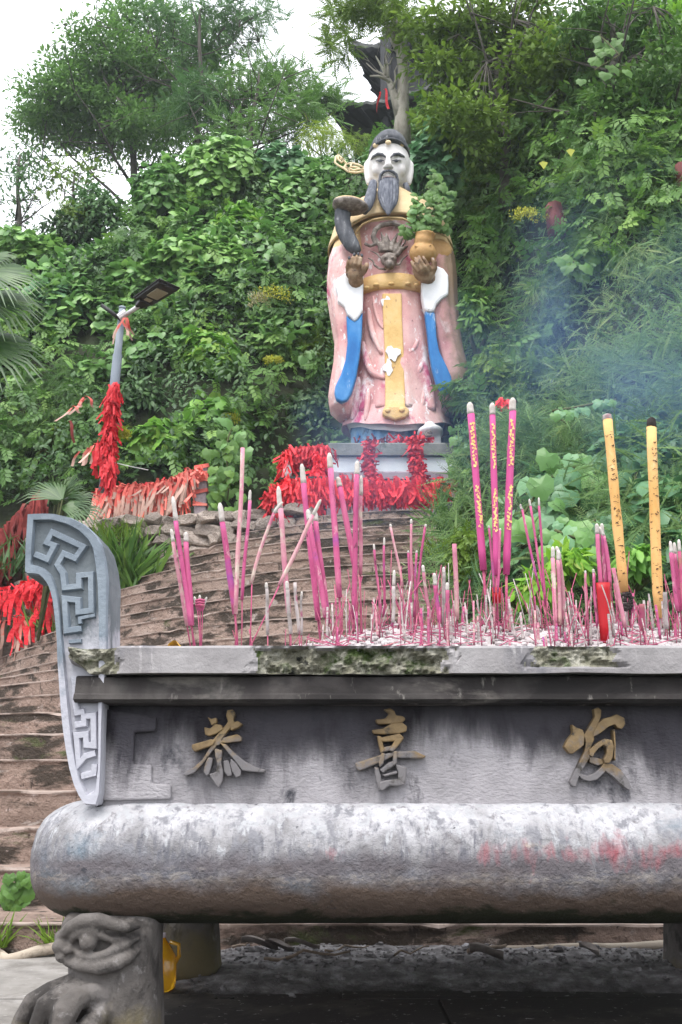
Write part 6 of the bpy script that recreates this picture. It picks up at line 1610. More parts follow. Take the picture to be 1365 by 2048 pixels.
# bushes with small leaves
for (lab, a, b, rx, ry, mt, sz, de, tm, bs, Y) in [
  ('dark shrub under the left tree, beside the pale gap of sky', 150, 470, 60, 48, 'dark', .16, 1.2, oval, .5, None),
  ('dark bush left of the vine mounds', 200, 430, 70, 62, 'skydark', .16, 1.2, oval, .5, None),
  ('reddish brown and green bush at the left below the tree', 160, 440, 52, 36, 'olive', .18, 1.0, spray, .35, None),
  ('yellow-green feathery bamboo left of the pagoda', 650, 290, 72, 62, 'yellowgreen', .26, 1.1, sprig, .45, 22),
  ('olive feathery bamboo below the lower pagoda roof', 715, 300, 45, 45, 'olive', .24, 1.1, sprig, .5, 21),
  ('shrub with yellow-brown flower heads left of the statue sleeve', 545, 620, 55, 45, 'mid', .18, 1.0, spray, .45, 16.4),
  ('green shrub below the flowering one', 560, 700, 75, 60, 'mid', .22, 1.0, spray, .45, 15.8),
  ('fresh green ferny bush touching the left sleeve', 625, 700, 42, 60, 'olive', .26, 1.1, fern, .55, 15.3),
  ('dark bush in the hollow left of the sleeve', 620, 810, 45, 50, 'dark', .15, 1.1, spray, .5, 15.6),
  ('bush behind the lamp post', 290, 680, 75, 62, 'mid', .20, 1.0, spray, .35, 15.5),
  ('dark bush right of the ribboned lamp post', 290, 790, 60, 50, 'dark', .17, 1.1, oval, .6, 15.0),
  ('loose grey-green bush left of the lamp post', 120, 780, 85, 60, 'wisp', .24, 1.0, sprig, .25, 14.3),
  ('feathery weeds at the left edge below the fan palm', 40, 880, 70, 80, 'mid', .28, 1.1, sprig, .55, 13.6),
  ('low weeds at the left edge beside the dark ribbons', 20, 960, 55, 40, 'mid', .26, 1.1, sprig, .5, 13.2),
  ('brown and green tangle left of the ribboned post', 130, 880, 50, 55, 'olive', .20, .9, spray, .25, 13.9),
  ('small yellow-green bush at the foot of the lamp post', 245, 870, 24, 26, 'yellowgreen', .14, 1.0, spray, .4, 13.4),
  ('bush growing at the right foot of the stairs head', 945, 970, 32, 50, 'mid', .14, 1.1, spray, .45, 11.6),
  ('leafy bush beside the right end of the pedestal', 950, 885, 26, 45, 'kudzublue', .15, 1.2, spray, .6, 12.2),
  ('tall leafy vine column right of the statue', 955, 640, 32, 72, 'mid', .17, 1.5, oval, .62, 12.8),
  ('lower part of growth under the vine column', 985, 745, 26, 60, 'olive', .15, 1.1, spray, .4, 12.4),
  ('drooping dry tangle behind the three gold-printed sticks', 985, 860, 36, 60, 'wisp', .16, .9, sprig, .25, 11.0),
  ('low bush right of the stairs in front of the dark block', 925, 1110, 45, 55, 'olive', .11, 1.1, spray, .4, 8.6),
  ('bright low plant right of the thin leaning sticks', 1140, 1130, 50, 45, 'bright', .12, 1.0, oval, .45, 7.0),
  ('fresh green low plant behind the ash at the right', 1060, 1180, 50, 35, 'bright', .11, 1.0, oval, .40, 6.8),
  ('green low plant between the two yellow sticks', 1275, 1130, 40, 50, 'kudzubright', .12, 1.0, oval, .3, 6.9),
  ('pale wispy weed mass in the blue smoke', 1130, 600, 90, 70, 'wisp', .26, 1.3, sprig, .62, 11.2),
  ('wispy weed mass below the larger one in the smoke', 1080, 700, 100, 45, 'wisp', .26, 1.3, sprig, .50, 10.6),
  ('wispy weeds at the right edge', 1290, 540, 80, 60, 'wisp', .25, 1.2, sprig, .50, 11.0),
  ('fresh green leaves among the weeds at the right', 1240, 520, 40, 22, 'bright', .20, .8, pinnate, .35, 10.6),
  ('leafy green weed tuft in the lower smoke', 1110, 740, 70, 35, 'mid', .28, 1.0, pinnate, .75, 10.3),
  ('green tangle behind the left yellow stick', 1160, 850, 80, 45, 'wisp', .20, 1.2, sprig, .42, 9.2),
  ('weeds at the right edge above the big leaves', 1330, 820, 60, 60, 'wisp', .20, 1.2, sprig, .42, 9.2),
  ('flowering weed right of the statue shoulder', 1000, 440, 60, 45, 'olive', .22, 1.0, spray, .5, 13.5),
  ('vine drape beside the statue head', 870, 330, 62, 80, 'kudzublue', .18, 1.3, lobed, .42, 15.6),
  ('vine drape behind the left arm of the statue', 930, 420, 55, 50, 'kudzu', .17, 1.2, heart, .40, 14.6)]:
    bush(lab, a, b, rx, ry, mt, sz, de, tm, .2, 'bush', 'bush', bs, .2, Y=Y, nclump=6)
# yellow flower heads
for i, (a, b, w_, h_, mt, lab) in enumerate([(550,592,40,18,'flower','yellow-brown flower heads on the shrub left of the sleeve'),(520,600,22,16,'pinkflower','dry pinkish flower heads beside the yellow ones'),(460,838,18,12,'flower','small yellow flower cluster right of the bright vine bush'),(548,722,18,9,'flower','yellow flower spray below the flowering shrub'),(1050,432,26,16,'flower','pale yellow flower plumes right of the statue shoulder'),(1110,440,18,14,'flower','smaller pale flower plume further right of the statue'),(247,870,14,12,'flower','yellow blossom at the foot of the lamp post')]):
    c = P(a, b, 15.6 if a < 700 and a > 300 else 12.9); ppm = FPX/(c.y*CP+(c.z-EYE)*SP); r = np.random.default_rng(i+60)
    V, F, Tn = clump(np.array(c), (w_/ppm, w_/ppm*.6, h_/ppm), 420, .045, oval2, r, .5, .25, .9, -.3, shell=(.3,1.1))
    o = obj_np('flower_heads', mesh_np('flower_heads', V, F, Tn, LM[mt], tuple(c)), origin=tuple(c)); tag(o, lab, 'flowers', kind='stuff')

# ---- single large leaves on the lower right bank (each leaf its own part)
def bigleaf_mesh(i):
    r = np.random.default_rng(900+i); tv, tf = lobed; tv = tv.copy(); tv[:,2] += r.normal(0,.02,len(tv)); tv[:,0] *= r.uniform(.9,1.15)
    # finer: subdivide each fan triangle once for a soft fold
    V = list(map(tuple, tv)); F = []
    for (a, b, c) in tf:
        m1 = tuple((np.array(V[a])+np.array(V[b]))/2 + np.array([0,0,.012])); m2 = tuple((np.array(V[a])+np.array(V[c]))/2 + np.array([0,0,.012])); k = len(V); V += [m1, m2]
        F += [(a, k, k+1), (k, b, c), (k, c, k+1)]
    return mesh_np('leaf', np.array(V), np.array(F), np.full(len(V), float(r.uniform(.25,.8))), LM['kudzublue' if i % 3 else 'kudzu'], (0,0,0), sm=True)
BL = [bigleaf_mesh(i) for i in range(10)]
BG = [bigleaf_mesh(i) for i in range(6)]; BD = [bigleaf_mesh(i) for i in range(4)]
for b_ in BD: b_.materials[0] = LM['mid']
for i_, b_ in enumerate(BG): b_.materials[0] = LM['mid' if i_ % 3 else 'kudzu']
def leafy(lab, pts, Y, size, name='vine', cat='vine', n=None, spread=(30,20), seed=0, mats=None, downface=.8, dY=.25, slope=.004):
    r = random.Random(seed); c0 = P(*pts[0], Y); t = thing(name, lab, cat, tuple(c0))
    m = MB(); C_ = [P(a, b, Y + (pts[0][1]-b)*slope) for a, b in pts]; m.tube(C_, .012, 6); m.build('stem', M['stem'], t, sm=True)
    for i in range(n):
        a, b = pts[0] if len(pts) == 1 else (lambda s: (np.interp(s, range(len(pts)), [p[0] for p in pts]), np.interp(s, range(len(pts)), [p[1] for p in pts])))(r.uniform(0, len(pts)-1))
        a += r.uniform(-1,1)*spread[0]; b += r.uniform(-1,1)*spread[1]
        p = P(a, b, Y + (pts[0][1]-b)*slope + r.uniform(-dY, dY))
        ok = True
        nn = Vector((r.gauss(0,.4), -1 + r.gauss(0,.25), downface + r.gauss(0,.3))).normalized(); d = Vector((r.gauss(0,.6), -.25, -1)).normalized()
        x = d.cross(nn).normalized(); z = x.cross(d)
        o = bpy.data.objects.new('leaf', (mats or BL)[r.randrange(len(mats or BL))]); COL.objects.link(o); o.parent = t
        o.matrix_local = Matrix.Translation(p - c0) @ Matrix((x, d, z)).transposed().to_4x4() @ Matrix.Scale(size*r.uniform(.55,1.3), 4)
    return t
leafy('vine with large lobed leaves behind the three thin leaning sticks', [(1040,1040),(1090,960),(1160,930),(1200,960)], 7.9, .21, n=55, spread=(45,40), seed=1)
leafy('vine with large rounded leaves between the two yellow sticks', [(1230,1080),(1265,1000),(1275,930)], 7.7, .20, n=42, spread=(42,42), seed=2)
leafy('vine with large leaves at the right edge beyond the right yellow stick', [(1350,1080),(1345,1000),(1350,930)], 7.7, .20, n=36, spread=(38,42), seed=3)
leafy('low vine of big leaves between the thin sticks and the left yellow stick', [(1110,1060),(1160,1080),(1190,1040)], 7.3, .16, n=40, spread=(40,38), seed=4)
leafy('trailing leafy shoot reaching right towards the left yellow stick', [(1105,822),(1150,815),(1200,805),(1232,800)], 8.6, .085, n=26, spread=(6,8), seed=5, dY=.05)
leafy('broad leaves hanging in the shade right of the statue, upper', [(1160,440),(1200,470),(1170,500)], 12.6, .22, n=18, spread=(30,24), seed=6, mats=BD)
leafy('broad blue-green leaves above the smoke', [(1140,520),(1180,540)], 12.2, .19, n=16, spread=(34,20), seed=7, mats=BD)
leafy('big dark leaves high in the right tree', [(1200,70),(1240,110),(1190,140)], 13.0, .22, n=16, spread=(30,30), seed=8, mats=BD)
leafy('creeper with pale leaves over the left shoulder of the statue', [(888,395),(868,420),(845,445),(820,466)], 13.72, .105, n=105, spread=(24,18), seed=9, dY=.12, slope=.0, mats=BD)
leafy('creeper hanging down the left side of the statue cape', [(868,350),(880,400),(886,440)], 13.9, .15, n=60, spread=(16,32), seed=10, dY=.15, slope=.0, mats=BD)
leafy('creeper between the statue head and its left shoulder', [(835,400),(830,430),(850,450)], 13.66, .12, n=36, spread=(12,18), seed=11, dY=.08, slope=.0, mats=BG)
leafy('vine with heart leaves right of the stone post', [(455,1000),(460,960),(450,900),(465,850)], 13.2, .17, n=60, spread=(36,24), seed=13, slope=.0, mats=BG)
leafy('vine leaves touching the right end of the pedestal slab', [(922,875),(925,910),(920,940)], 13.2, .13, n=70, spread=(18,24), seed=14, slope=.0, mats=BG)
# brown dead frond tangle right of the ribbons
bush('small reddish brown dry tangle at the right end of the ribbons', 900, 970, 20, 16, 'dry', .10, .8, sprig, .2, 'dry bush', 'dry_bush', .4, .2, Y=12.6, nclump=3)
bush('brown dead palm leaves left of the ribboned post', 105, 895, 24, 22, 'dry', .20, .8, sprig, .2, 'dry bush', 'dry_bush', .2, .15, Y=13.5, nclump=3)

# ---- grass tufts and little plants
def grass(lab, a, b, Y, n, L, mat, spread, seed, cat='grass tuft', name='grass_tuft', lean=.5, z=None):
    r = np.random.default_rng(seed); c = P(a, b, Y)
    if z is not None: c.z = z
    pos = np.array(c) + r.normal(0, 1, (n,3))*np.array([spread, spread*.5, spread*.1])
    d = r.normal(0, lean, (n,3)); d[:,2] = 1; nn = np.cross(d, r.normal(0,1,(n,3)))
    nn[:,2] = np.abs(nn[:,2])
    V, F, k = inst_arrays(blade, pos, frames(d, nn), L*r.uniform(.5,1.2,n))
    t = thing(name, lab, cat, tuple(c)); obj_np('blades', mesh_np('blades', V, F, tints(n, k, .5, .25, r), LM[mat], tuple(c)), t)['kind'] = 'stuff'; return t
grass('tall grassy bush growing left of the rubble wall, right of the ear', 245, 1185, 13.1, 420, .85, 'mid', .22, 1)
grass('upper grass tuft above the rubble wall beneath the pink ribbons', 240, 1085, 13.2, 200, .35, 'olive', .25, 2)
grass('low grass below the bright red ribbons at the left', 95, 1262, 13.3, 160, .35, 'mid', .2, 3)
grass('dark grass behind the ear above the red ribbons', 30, 1150, 13.6, 240, .5, 'dark', .6, 4)
grass('small grass tuft on the first step behind the burner leg', 108, 1900, 4.86, 60, .14, 'olive', .025, 5, lean=.6)
grass('grass sprouting at the left edge of the first step', -2, 1895, 4.86, 40, .16, 'olive', .02, 6, lean=.6)
grass('long grass beside the dark concrete block', 905, 1060, 11.8, 90, .5, 'mid', .12, 7)
grass('weeds in the joint right of the stairs', 885, 1130, 10.4, 80, .35, 'olive', .08, 8)
leafy('small green plant growing on the low step at the left edge', [(30,1795),(35,1765),(45,1750)], 5.3, .065, name='weed', cat='plant', n=40, spread=(26,20), seed=20, slope=0, dY=.04, downface=.9, mats=BD)

# ---- palms
def fan_palm(lab, fronds, Y, mat='palm', seed=1, L=1.1, name='fan_palm', trunk=None, nb=30, wide=1.9):
    r = random.Random(seed); c0 = P(*fronds[0][0], Y); base = Vector((c0.x-.3, Y+.3, T(c0.x-.3, Y+.3)))
    t = thing(name, lab, 'palm', tuple(base))
    for (o_, tip, sc_) in fronds:
        hub = P(*o_, Y + r.uniform(-.2,.2)); tp = P(*tip, Y - .2 + r.uniform(-.3,.3)); ax = (tp-hub); Lf = ax.length; ax.normalize()
        nrm = Vector((.1,-.75,.65)); sd = ax.cross(nrm).normalized(); nrm = sd.cross(ax)
        V = []; F = []; Tn = []
        for j in range(nb):
            a = (j/(nb-1)-.5)*wide*2; l = Lf*(1-.18*abs(a)/wide)*r.uniform(.9,1.05); dv = ax*math.cos(a*.9) + sd*math.sin(a*.9); pv = (sd*math.cos(a*.9) - ax*math.sin(a*.9)); w_ = Lf*.030*sc_
            k = len(V); tn = r.uniform(.25,.8)
            for s, wd, dz in ((.03,.35,0),(.4,1,.02),(.75,.7,-.05),(1,.08,-.25)):
                cc = hub + dv*l*s + Vector((0,0,dz*l)); 
                V += [tuple(cc - pv*w_*wd + nrm*(-.3*w_*wd)), tuple(cc + nrm*(.3*w_*wd)), tuple(cc + pv*w_*wd + nrm*(-.3*w_*wd))]; Tn += [tn]*3
            for s in range(3):
                for q in (0,1): F.append((k+s*3+q, k+s*3+q+1, k+s*3+4+q, k+s*3+3+q))
        me = mesh_np('frond', np.array(V), np.array(F), np.array(Tn), LM[mat], tuple(base)); f = obj_np('frond', me, t)
        MB().tube([base+Vector((0,0,.2)), base.lerp(hub, .6)+Vector((0,0,.25)), hub], [.02,.015,.01], 6).build('stalk', M['stem'], f if False else t, sm=True)
    return t
fan_palm('fan palm at the left edge with long drooping fronds', [((-40,545),(88,565),1),((-45,600),(60,640),1),((-50,690),(85,730),1),((-30,520),(40,505),1)], 9.5, seed=3)
fan_palm('small palm with spiky dark fronds right behind the ear', [((130,1010),(205,985),1),((120,1000),(175,935),1),((110,1010),(120,930),1),((140,1020),(200,1030),1),((125,1000),(60,950),1),((120,1015),(190,1010),1)], 12.6, 'palm', seed=5, name='small_palm', nb=14, wide=.9)

# ---- trees
def branches(base, top, n, spread, r, r0, r1, levels=2):
    """main stem plus limbs: list of (points, radii) and the tips"""
    out = []; tips = []
    P0, P1 = Vector(base), Vector(top); k = 8; pts = [P0.lerp(P1, i/(k-1)) + Vector((r.gauss(0,1),r.gauss(0,1),0))*.02*(P1-P0).length*math.sin(math.pi*i/(k-1)) for i in range(k)]
    out.append((pts, [r0+(r1-r0)*i/(k-1) for i in range(k)]))
    for i in range(n):
        f = .25+.7*(i+r.random())/n; p = P0.lerp(P1, f); a = r.uniform(0, 6.28); L = spread*(1.15-.7*f)*r.uniform(.7,1.2)
        d = Vector((math.cos(a), math.sin(a)*.7, r.uniform(.35,.95))).normalized(); rr = (r0+(r1-r0)*f)*.5
        q = [p + d*L*s + Vector((0,0,.12*L*s*s)) + Vector((r.gauss(0,1),r.gauss(0,1),r.gauss(0,1)))*.04*L*s for s in (0,.3,.6,1)]
        out.append((q, [rr, rr*.7, rr*.45, rr*.15])); tips.append(q[-1]); tips.append(q[2])
        for j in range(4):
            s = r.uniform(.3,.95); b = p + d*L*s + Vector((0,0,.12*L*s*s)); e = b + Vector((r.gauss(0,1),r.gauss(0,1)*.6,r.gauss(.3,.6))).normalized()*L*.42
            out.append(([b, b.lerp(e,.5)+Vector((0,0,.03)), e], [rr*.35, rr*.22, rr*.08])); tips.append(e)
    tips.append(P1); return out, tips
def tree(lab, Y, base, top, clumps, mat, size, tmpl, dens, nb, spread, r0=.16, bark='bark', seed=1, name='tree', base_t=.5, flat=.55, group=None, twig=True):
    """clumps: (px, py, rx, ry) patches of the crown in photo pixels at distance Y"""
    r = random.Random(seed); g = np.random.default_rng(seed)
    tp = P(*top, Y); b0 = P(*base, Y); b0.z = min(b0.z, T(b0.x, Y) + .0) if Y > 16 else b0.z
    br, tips = branches(b0, tp, nb, spread, r, r0, r0*.25)
    parts = []
    for (a, b, rx, ry) in clumps:
        c = P(a, b, Y + r.uniform(-1.2,1.2)); ppm = FPX/(c.y*CP+(c.z-EYE)*SP); RX, RZ = rx/ppm, ry/ppm
        ns = max(6, int(rx*ry/75))
        for i in range(ns):      # flattened sprays of leaves with gaps between
            u = g.uniform(-1, 1, 3)
            while u @ u > 1: u = g.uniform(-1, 1, 3)
            cc = np.array(c) + u*np.array([RX, RX*.8, RZ]); s = g.uniform(.20,.38)*min(RX, 1.6)
            rad = (s*1.35, s*1.1, s*flat); n = int(dens*s*s*13/(size*size))
            n = max(6, min(n, 700)); v = g.normal(0, .55, (n,3)); pos = cc + v*np.array(rad)
            out = v + np.array([0,0,.3]); out /= np.linalg.norm(out, axis=1, keepdims=True)
            d = out + np.array([0,0,-.25]) + g.normal(0,.4,(n,3)); nn = np.array([0,0,1.]) + g.normal(0,.45,(n,3)) + np.array([0,-.35,0])
            V, F, k = inst_arrays(tmpl, pos, frames(d, nn), size*g.uniform(.6,1.25,n)); parts.append((V, F, tints(n, k, base_t+g.uniform(-.14,.14), .14, g)))
            if twig and i % 3 == 0:
                q = Vector(cc); near = min(tips, key=lambda w_: (w_-q).length)
                br.append(([near, near.lerp(q, .5)+Vector((0,0,.08)), q], [r0*.10, r0*.07, r0*.03]))
    t = thing(name, lab, 'tree', tuple(b0), group); V, F, Tn = merge(parts)
    obj_np('crown', mesh_np('crown', V, F, Tn, LM[mat], tuple(b0)), t)
    m = MB(); m.tube(*br[0], 12); m.build('trunk', M[bark], t, sm=True)
    m = MB()
    for s in br[1:]: m.tube(s[0], s[1], 6)
    m.build('limbs', M[bark], t, sm=True); return t
tree('big loose-crowned tree against the white sky at the upper left', 26, (275,330), (300,40),
     [(300,60,80,50),(200,70,60,45),(390,90,60,70),(250,150,110,55),(120,190,75,42),(350,190,80,70),(90,240,60,30),(200,250,100,40),(150,215,90,40),(300,260,80,40),(60,205,30,22),(430,160,40,60),(200,130,80,50),(330,250,80,45),(250,30,60,26),(170,290,70,26),(70,215,60,22),(110,270,80,22),(120,130,50,24),(60,240,50,18)],
     'sky', .19, oval2, 1.1, 16, 4.5, .16, seed=2, base_t=.45)
tree('slender tree with feathery leaves rising in the top left of the photo', 24, (385,330), (400,20),
     [(430,40,60,40),(400,110,50,60),(470,70,50,40),(330,40,50,30),(395,200,60,60),(440,230,40,40),(540,25,40,18),(500,20,50,20)], 'skydark', .36, pinnate, .8, 12, 3.4, .14, seed=3, base_t=.5)
tree('bright leafy tree between the feathery tree and the pagoda', 23, (480,330), (520,140),
     [(510,160,60,40),(560,190,70,45),(500,230,60,45),(620,180,60,35),(590,240,70,45),(650,180,36,28),(560,130,30,20),(470,180,40,30),(450,270,60,26),(540,265,60,26),(640,215,50,30)], 'sky', .34, pinnate, .95, 12, 3, .12, seed=4, base_t=.5)
tree('dark narrow tree at the left edge under the pale sky', 24, (30,520), (40,310),
     [(40,330,40,40),(20,370,45,40),(70,350,36,40),(30,420,45,28),(75,310,30,20),(60,470,40,18),(5,300,30,20)], 'skydark', .16, oval2, .8, 10, 2, .12, seed=5, base_t=.4)
tree('small tree with reddish leaves left of the vine mounds', 23, (150,440), (150,340),
     [(120,350,50,30),(170,340,50,30),(95,385,30,18)], 'olive', .16, oval2, .8, 8, 1.6, .09, seed=6, base_t=.35)
tree('feathery tree overhanging the pagoda from the top of the photo', 17, (800,300), (795,-60),
     [(700,20,45,26),(745,25,45,22),(680,60,30,24),(760,10,50,30),(690,105,28,12),(660,25,22,18),(655,85,18,22),(800,40,36,40),(730,-30,70,30)], 'olive', .30, pinnate, .42, 6, 1.1, .07, 'palebark', seed=7, base_t=.4, name='pale_tree')
# visible forked pale trunk with its dead branches
pt_ = [o for o in bpy.data.objects if o.name.startswith('pale_tree')][0]
m = MB(); Yp = 16.6
m.tube([P(a,b,Yp) for a, b in [(805,290),(803,255),(806,200),(807,140),(800,80),(793,30),(788,-40)]], [.16,.145,.12,.11,.10,.09,.08], 12)
m.tube([P(a,b,Yp) for a, b in [(803,110),(788,82),(777,55),(766,30),(755,-20)]], [.08,.07,.06,.055,.05], 10)
m.tube([P(a,b,Yp) for a, b in [(802,235),(792,200),(780,165),(770,145),(752,112)]], [.12,.09,.06,.035,.012], 8)
for s in [[(780,165),(765,148),(748,140),(733,126)],[(776,155),(776,135),(772,115),(776,95)],[(785,180),(792,160),(790,142),(796,128)],[(775,160),(757,152),(740,152)],[(772,150),(770,130),(780,128),(785,115)]]:
    m.tube([P(a,b,Yp-.05) for a, b in s], [.035,.025,.016,.008][:len(s)], 6)
m.build('forked_trunk', M['palebark'], pt_, sm=True)
big = [(880,60,70,55),(960,50,70,50),(1050,40,80,45),(900,150,70,55),(990,140,80,60),(1080,130,80,60),(940,240,75,55),(1040,240,85,60),(1120,220,70,60),(1000,330,80,45),(1100,330,70,50),(1180,300,60,60),(860,210,40,40),(900,300,45,30)]
tree('large olive-leaved tree filling the top right behind the statue', 15.8, (1010,420), (1000,20), big, 'olive', .16, oval, .95, 16, 2.6, .13, seed=8, base_t=.42, twig=True)
tree('dark leafy tree at the upper right edge', 13.8, (1200,430), (1230,10),
     [(1180,40,70,50),(1270,60,80,60),(1340,90,50,60),(1200,140,70,60),(1300,180,70,60),(1230,230,80,60),(1340,260,50,60),(1180,300,70,50),(1280,330,80,50),(1220,400,80,40),(1340,380,50,50),(1130,380,70,40)], 'mid', .14, oval, .95, 14, 2.2, .12, seed=9, base_t=.42)
tree('bright yellow-green sapling in the top right corner', 14.6, (1330,200), (1320,20),
     [(1290,30,50,30),(1340,70,50,40),(1220,15,50,25),(1350,20,30,30)], 'bright', .17, oval, .8, 7, 1.2, .06, seed=10, base_t=.45)
stick('tree_trunk', [P(1118,470,12.9), P(1112,440,12.9), P(1108,415,13.0)], .16, .13, M['redbark'], 'reddish tree trunk showing between the leaves on the right', 'dead tree')  # short length of trunk glimpsed through leaves, no crown built
stick('tree_trunk', [P(1372,400,12.3), P(1368,360,12.3), P(1364,330,12.3)], .12, .10, M['redbark'], 'thin reddish tree trunk at the right edge', 'dead tree')  # short length of trunk only, no crown built
for i, (a, b) in enumerate([(1140,297),(1086,322),(1323,325)]):
    t = P(a, b, 12.6); o = bpy.data.objects.new('yellow_leaf', None)
    bpy.data.objects.remove(o)
    m = MB(); V = [(t.x, t.y, t.z), (t.x-.06, t.y-.02, t.z-.05), (t.x+.01, t.y, t.z-.14), (t.x+.07, t.y-.02, t.z-.04)]
    o = m.add(V, [(0,1,2),(0,2,3)]).build('yellow_leaf', LM['flower'], loc=tuple(t)); a_ = o.data.attributes.new('tint','FLOAT','POINT'); a_.data.foreach_set('value', [.9]*4)
    tag(o, ['yellow leaf in the middle of the right tree','yellow leaf lower left of the other one in the right tree','yellow leaf near the right edge of the dark tree'][i], 'leaf')

# ---- pagoda behind the trees
M['tile'] = surf('tile', [(.035,.04,.04),(.08,.085,.085),(.16,.16,.155)], (5,5,5), .8, over=[((.22,.22,.20), 4, .60,.70)], bumps=((20,.4,'N',.02),))
M['darkwood'] = surf('darkwood', [(.012,.013,.016),(.028,.03,.034)], 5, .8, bumps=((20,.3,'N',.01),))
pg = thing('pagoda', 'dark wooden pagoda with two upturned tiled eaves rising behind the trees', 'pagoda', (P(872,270,25).x, 25.5, 15.5))
def pagoda_roof(tip, eave, Y, H, name):
    """square roof with a corner at the photo pixel tip"""
    c = Vector((P(872,200,Y).x, 25.5, 0)); t = P(*tip, Y); e = P(*eave, Y); Rr = (Vector((c.x, c.y)) - Vector((t.x, t.y))).length
    ang0 = math.atan2(t.y-c.y, t.x-c.x); n = 96; rings_ = []
    for j in range(13):
        f = j/12; rg = []
        for k in range(n):
            a = 2*math.pi*k/n; q = abs(((a/(math.pi/2)) % 1) - .5)*2     # 1 at the corner
            side = math.cos(math.pi/4)/max(math.cos((((a) % (math.pi/2)) - math.pi/4)), .01)
            rad = Rr*side*(.22 + .78*f)*(1 + .05*q**6*f)
            lift = (t.z-e.z)*(q**3.0)*f**3
            z = e.z + H*(1-f)**1.7 + lift + (.035*(1 if k % 2 else -1))*(.4+.6*f)*(1 if f < .98 else 1)
            rg.append((c.x + rad*math.cos(a+ang0), c.y + rad*math.sin(a+ang0), z))
        rings_.append(rg)
    m = MB().rings(rings_[::-1], cap=False); low = [(v[0], v[1], v[2]-.10) for v in rings_[-1]]; m.rings([rings_[-1], low], cap=False)
    rf = m.build(name, M['tile'], pg)
    u = [low, [(c.x+(v[0]-c.x)*.97, c.y+(v[1]-c.y)*.97, v[2]-.12) for v in low], [(c.x+(v[0]-c.x)*.75, c.y+(v[1]-c.y)*.75, min(v[2], e.z+.1)-.45) for v in low], [(c.x+(v[0]-c.x)*.6, c.y+(v[1]-c.y)*.6, e.z-1.0) for v in low], [(c.x+(v[0]-c.x)*.5, c.y+(v[1]-c.y)*.5, e.z-2.2) for v in low]]
    MB().rings(u, cap=False).build('eave_underside', M['darkwood'], rf)
    m = MB()
    for k in range(0, 24):
        v = Vector(low[k*4]); w_ = Vector((c.x+(v.x-c.x)*.55, c.y+(v.y-c.y)*.55, e.z-.85)); m.tube([v+Vector((0,0,-.08)), v.lerp(w_, .4)+Vector((0,0,-.12)), w_], .05, 4)
    m.build('brackets', M['darkwood'], rf)
    for q in range(4):
        a = ang0 + q*math.pi/2; m = MB(); m.tube([Vector((c.x+math.cos(a)*Rr*s, c.y+math.sin(a)*Rr*s, e.z + H*max(0,1-s_)**1.7 + (t.z-e.z)*s_**3 + .10)) for s, s_ in ((.25,.05),(.5,.36),(.75,.68),(.9,.87),(1.02,1.0),(1.08,1.08))], [.09,.09,.08,.08,.06,.03], 6)
        m.build('hip_ridge', M['tile'], rf, sm=True)
pagoda_roof((708,88), (765,112), 24.6, 1.8, 'roof'); pagoda_roof((660,203), (722,232), 24.4, 1.4, 'roof')
c = Vector((P(872,200,25).x, 25.5, 0)); MB().box(c.x-1.5, c.x+1.5, 24.2, 27.2, 15.5, P(800,100,25).z).build('wall', M['darkwood'], pg)
for dx in (-1.5, 1.5): MB().tube([(c.x+dx, 24.15, 15.5), (c.x+dx, 24.15, P(800,120,25).z)], .16, 12).build('column', M['darkwood'], pg, sm=True)

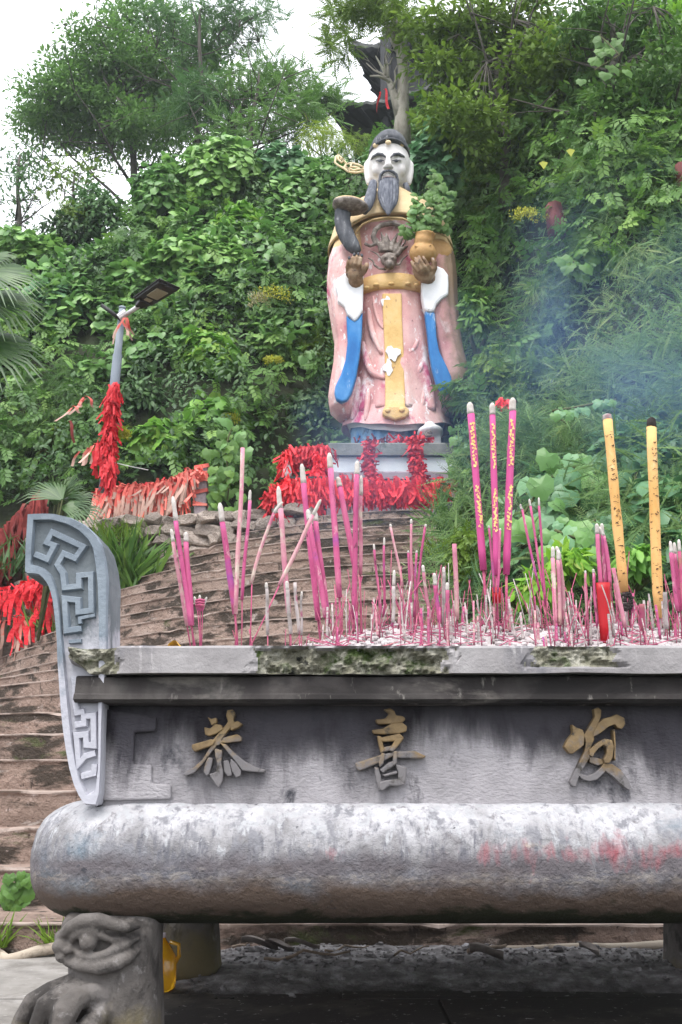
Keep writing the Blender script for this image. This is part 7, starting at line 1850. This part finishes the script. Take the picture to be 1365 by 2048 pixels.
# ================================================================ SMOKE of the incense, drifting over the right bank
def smoke(name, lab, c, rad, dens, seed, scale=.55):
    m = bpy.data.materials.new(name); m.use_nodes = True; nt = m.node_tree; nt.nodes.clear()
    out = nt.nodes.new('ShaderNodeOutputMaterial'); pv = nt.nodes.new('ShaderNodeVolumePrincipled')
    pv.inputs['Color'].default_value = (.30, .50, .90, 1); pv.inputs['Anisotropy'].default_value = .2
    tc = nt.nodes.new('ShaderNodeTexCoord')
    ln = nt.nodes.new('ShaderNodeVectorMath'); ln.operation = 'LENGTH'; nt.links.new(tc.outputs['Object'], ln.inputs[0])
    mp = nt.nodes.new('ShaderNodeMapping'); mp.inputs['Scale'].default_value = tuple(scale*r for r in rad); mp.inputs['Location'].default_value = (seed, seed*.7, 0); nt.links.new(tc.outputs['Object'], mp.inputs[0])
    nz = nt.nodes.new('ShaderNodeTexNoise'); nz.inputs['Scale'].default_value = 1; nz.inputs['Detail'].default_value = 2; nz.inputs['Distortion'].default_value = .6; nt.links.new(mp.outputs[0], nz.inputs['Vector'])
    k = ramp(nt, nz.outputs['Fac'], [(.44, 0.0), (.64, 1.0)])
    e = ramp(nt, ln.outputs['Value'], [(.25, 1.0), (.98, 0.0)])
    d = math_node(nt, 'MULTIPLY', k, e); d = math_node(nt, 'MULTIPLY', d, dens); nt.links.new(d, pv.inputs['Density'])
    nt.links.new(pv.outputs[0], out.inputs['Volume'])
    o = MB().blob((0,0,0), (1,1,1), None, 24, 14).build(name, m); o.location = c; o.scale = rad; tag(o, lab, kind='stuff'); return o
smoke('smoke', 'thin blue incense smoke drifting over the right bank', (3.1, 8.0, 4.3), (2.7, 1.5, 2.0), .42, 3.1, .75)
smoke('smoke', 'faint blue smoke low in front of the statue base', (-.1, 10.2, 4.3), (2.0, 1.0, 1.2), .20, 7.7)

# ---- thin smoky haze that fills the whole valley
hz = bpy.data.materials.new('haze'); hz.use_nodes = True; nt = hz.node_tree; nt.nodes.clear()
out = nt.nodes.new('ShaderNodeOutputMaterial'); pv = nt.nodes.new('ShaderNodeVolumePrincipled')
pv.inputs['Color'].default_value = (.86, .92, .97, 1); pv.inputs['Density'].default_value = .0010; pv.inputs['Anisotropy'].default_value = .1
nt.links.new(pv.outputs[0], out.inputs['Volume'])
o = MB().box(-45, 45, -6, 75, -1.03, 38).build('haze', hz); tag(o, 'thin pale haze of smoke and damp air over the whole hillside', kind='stuff')
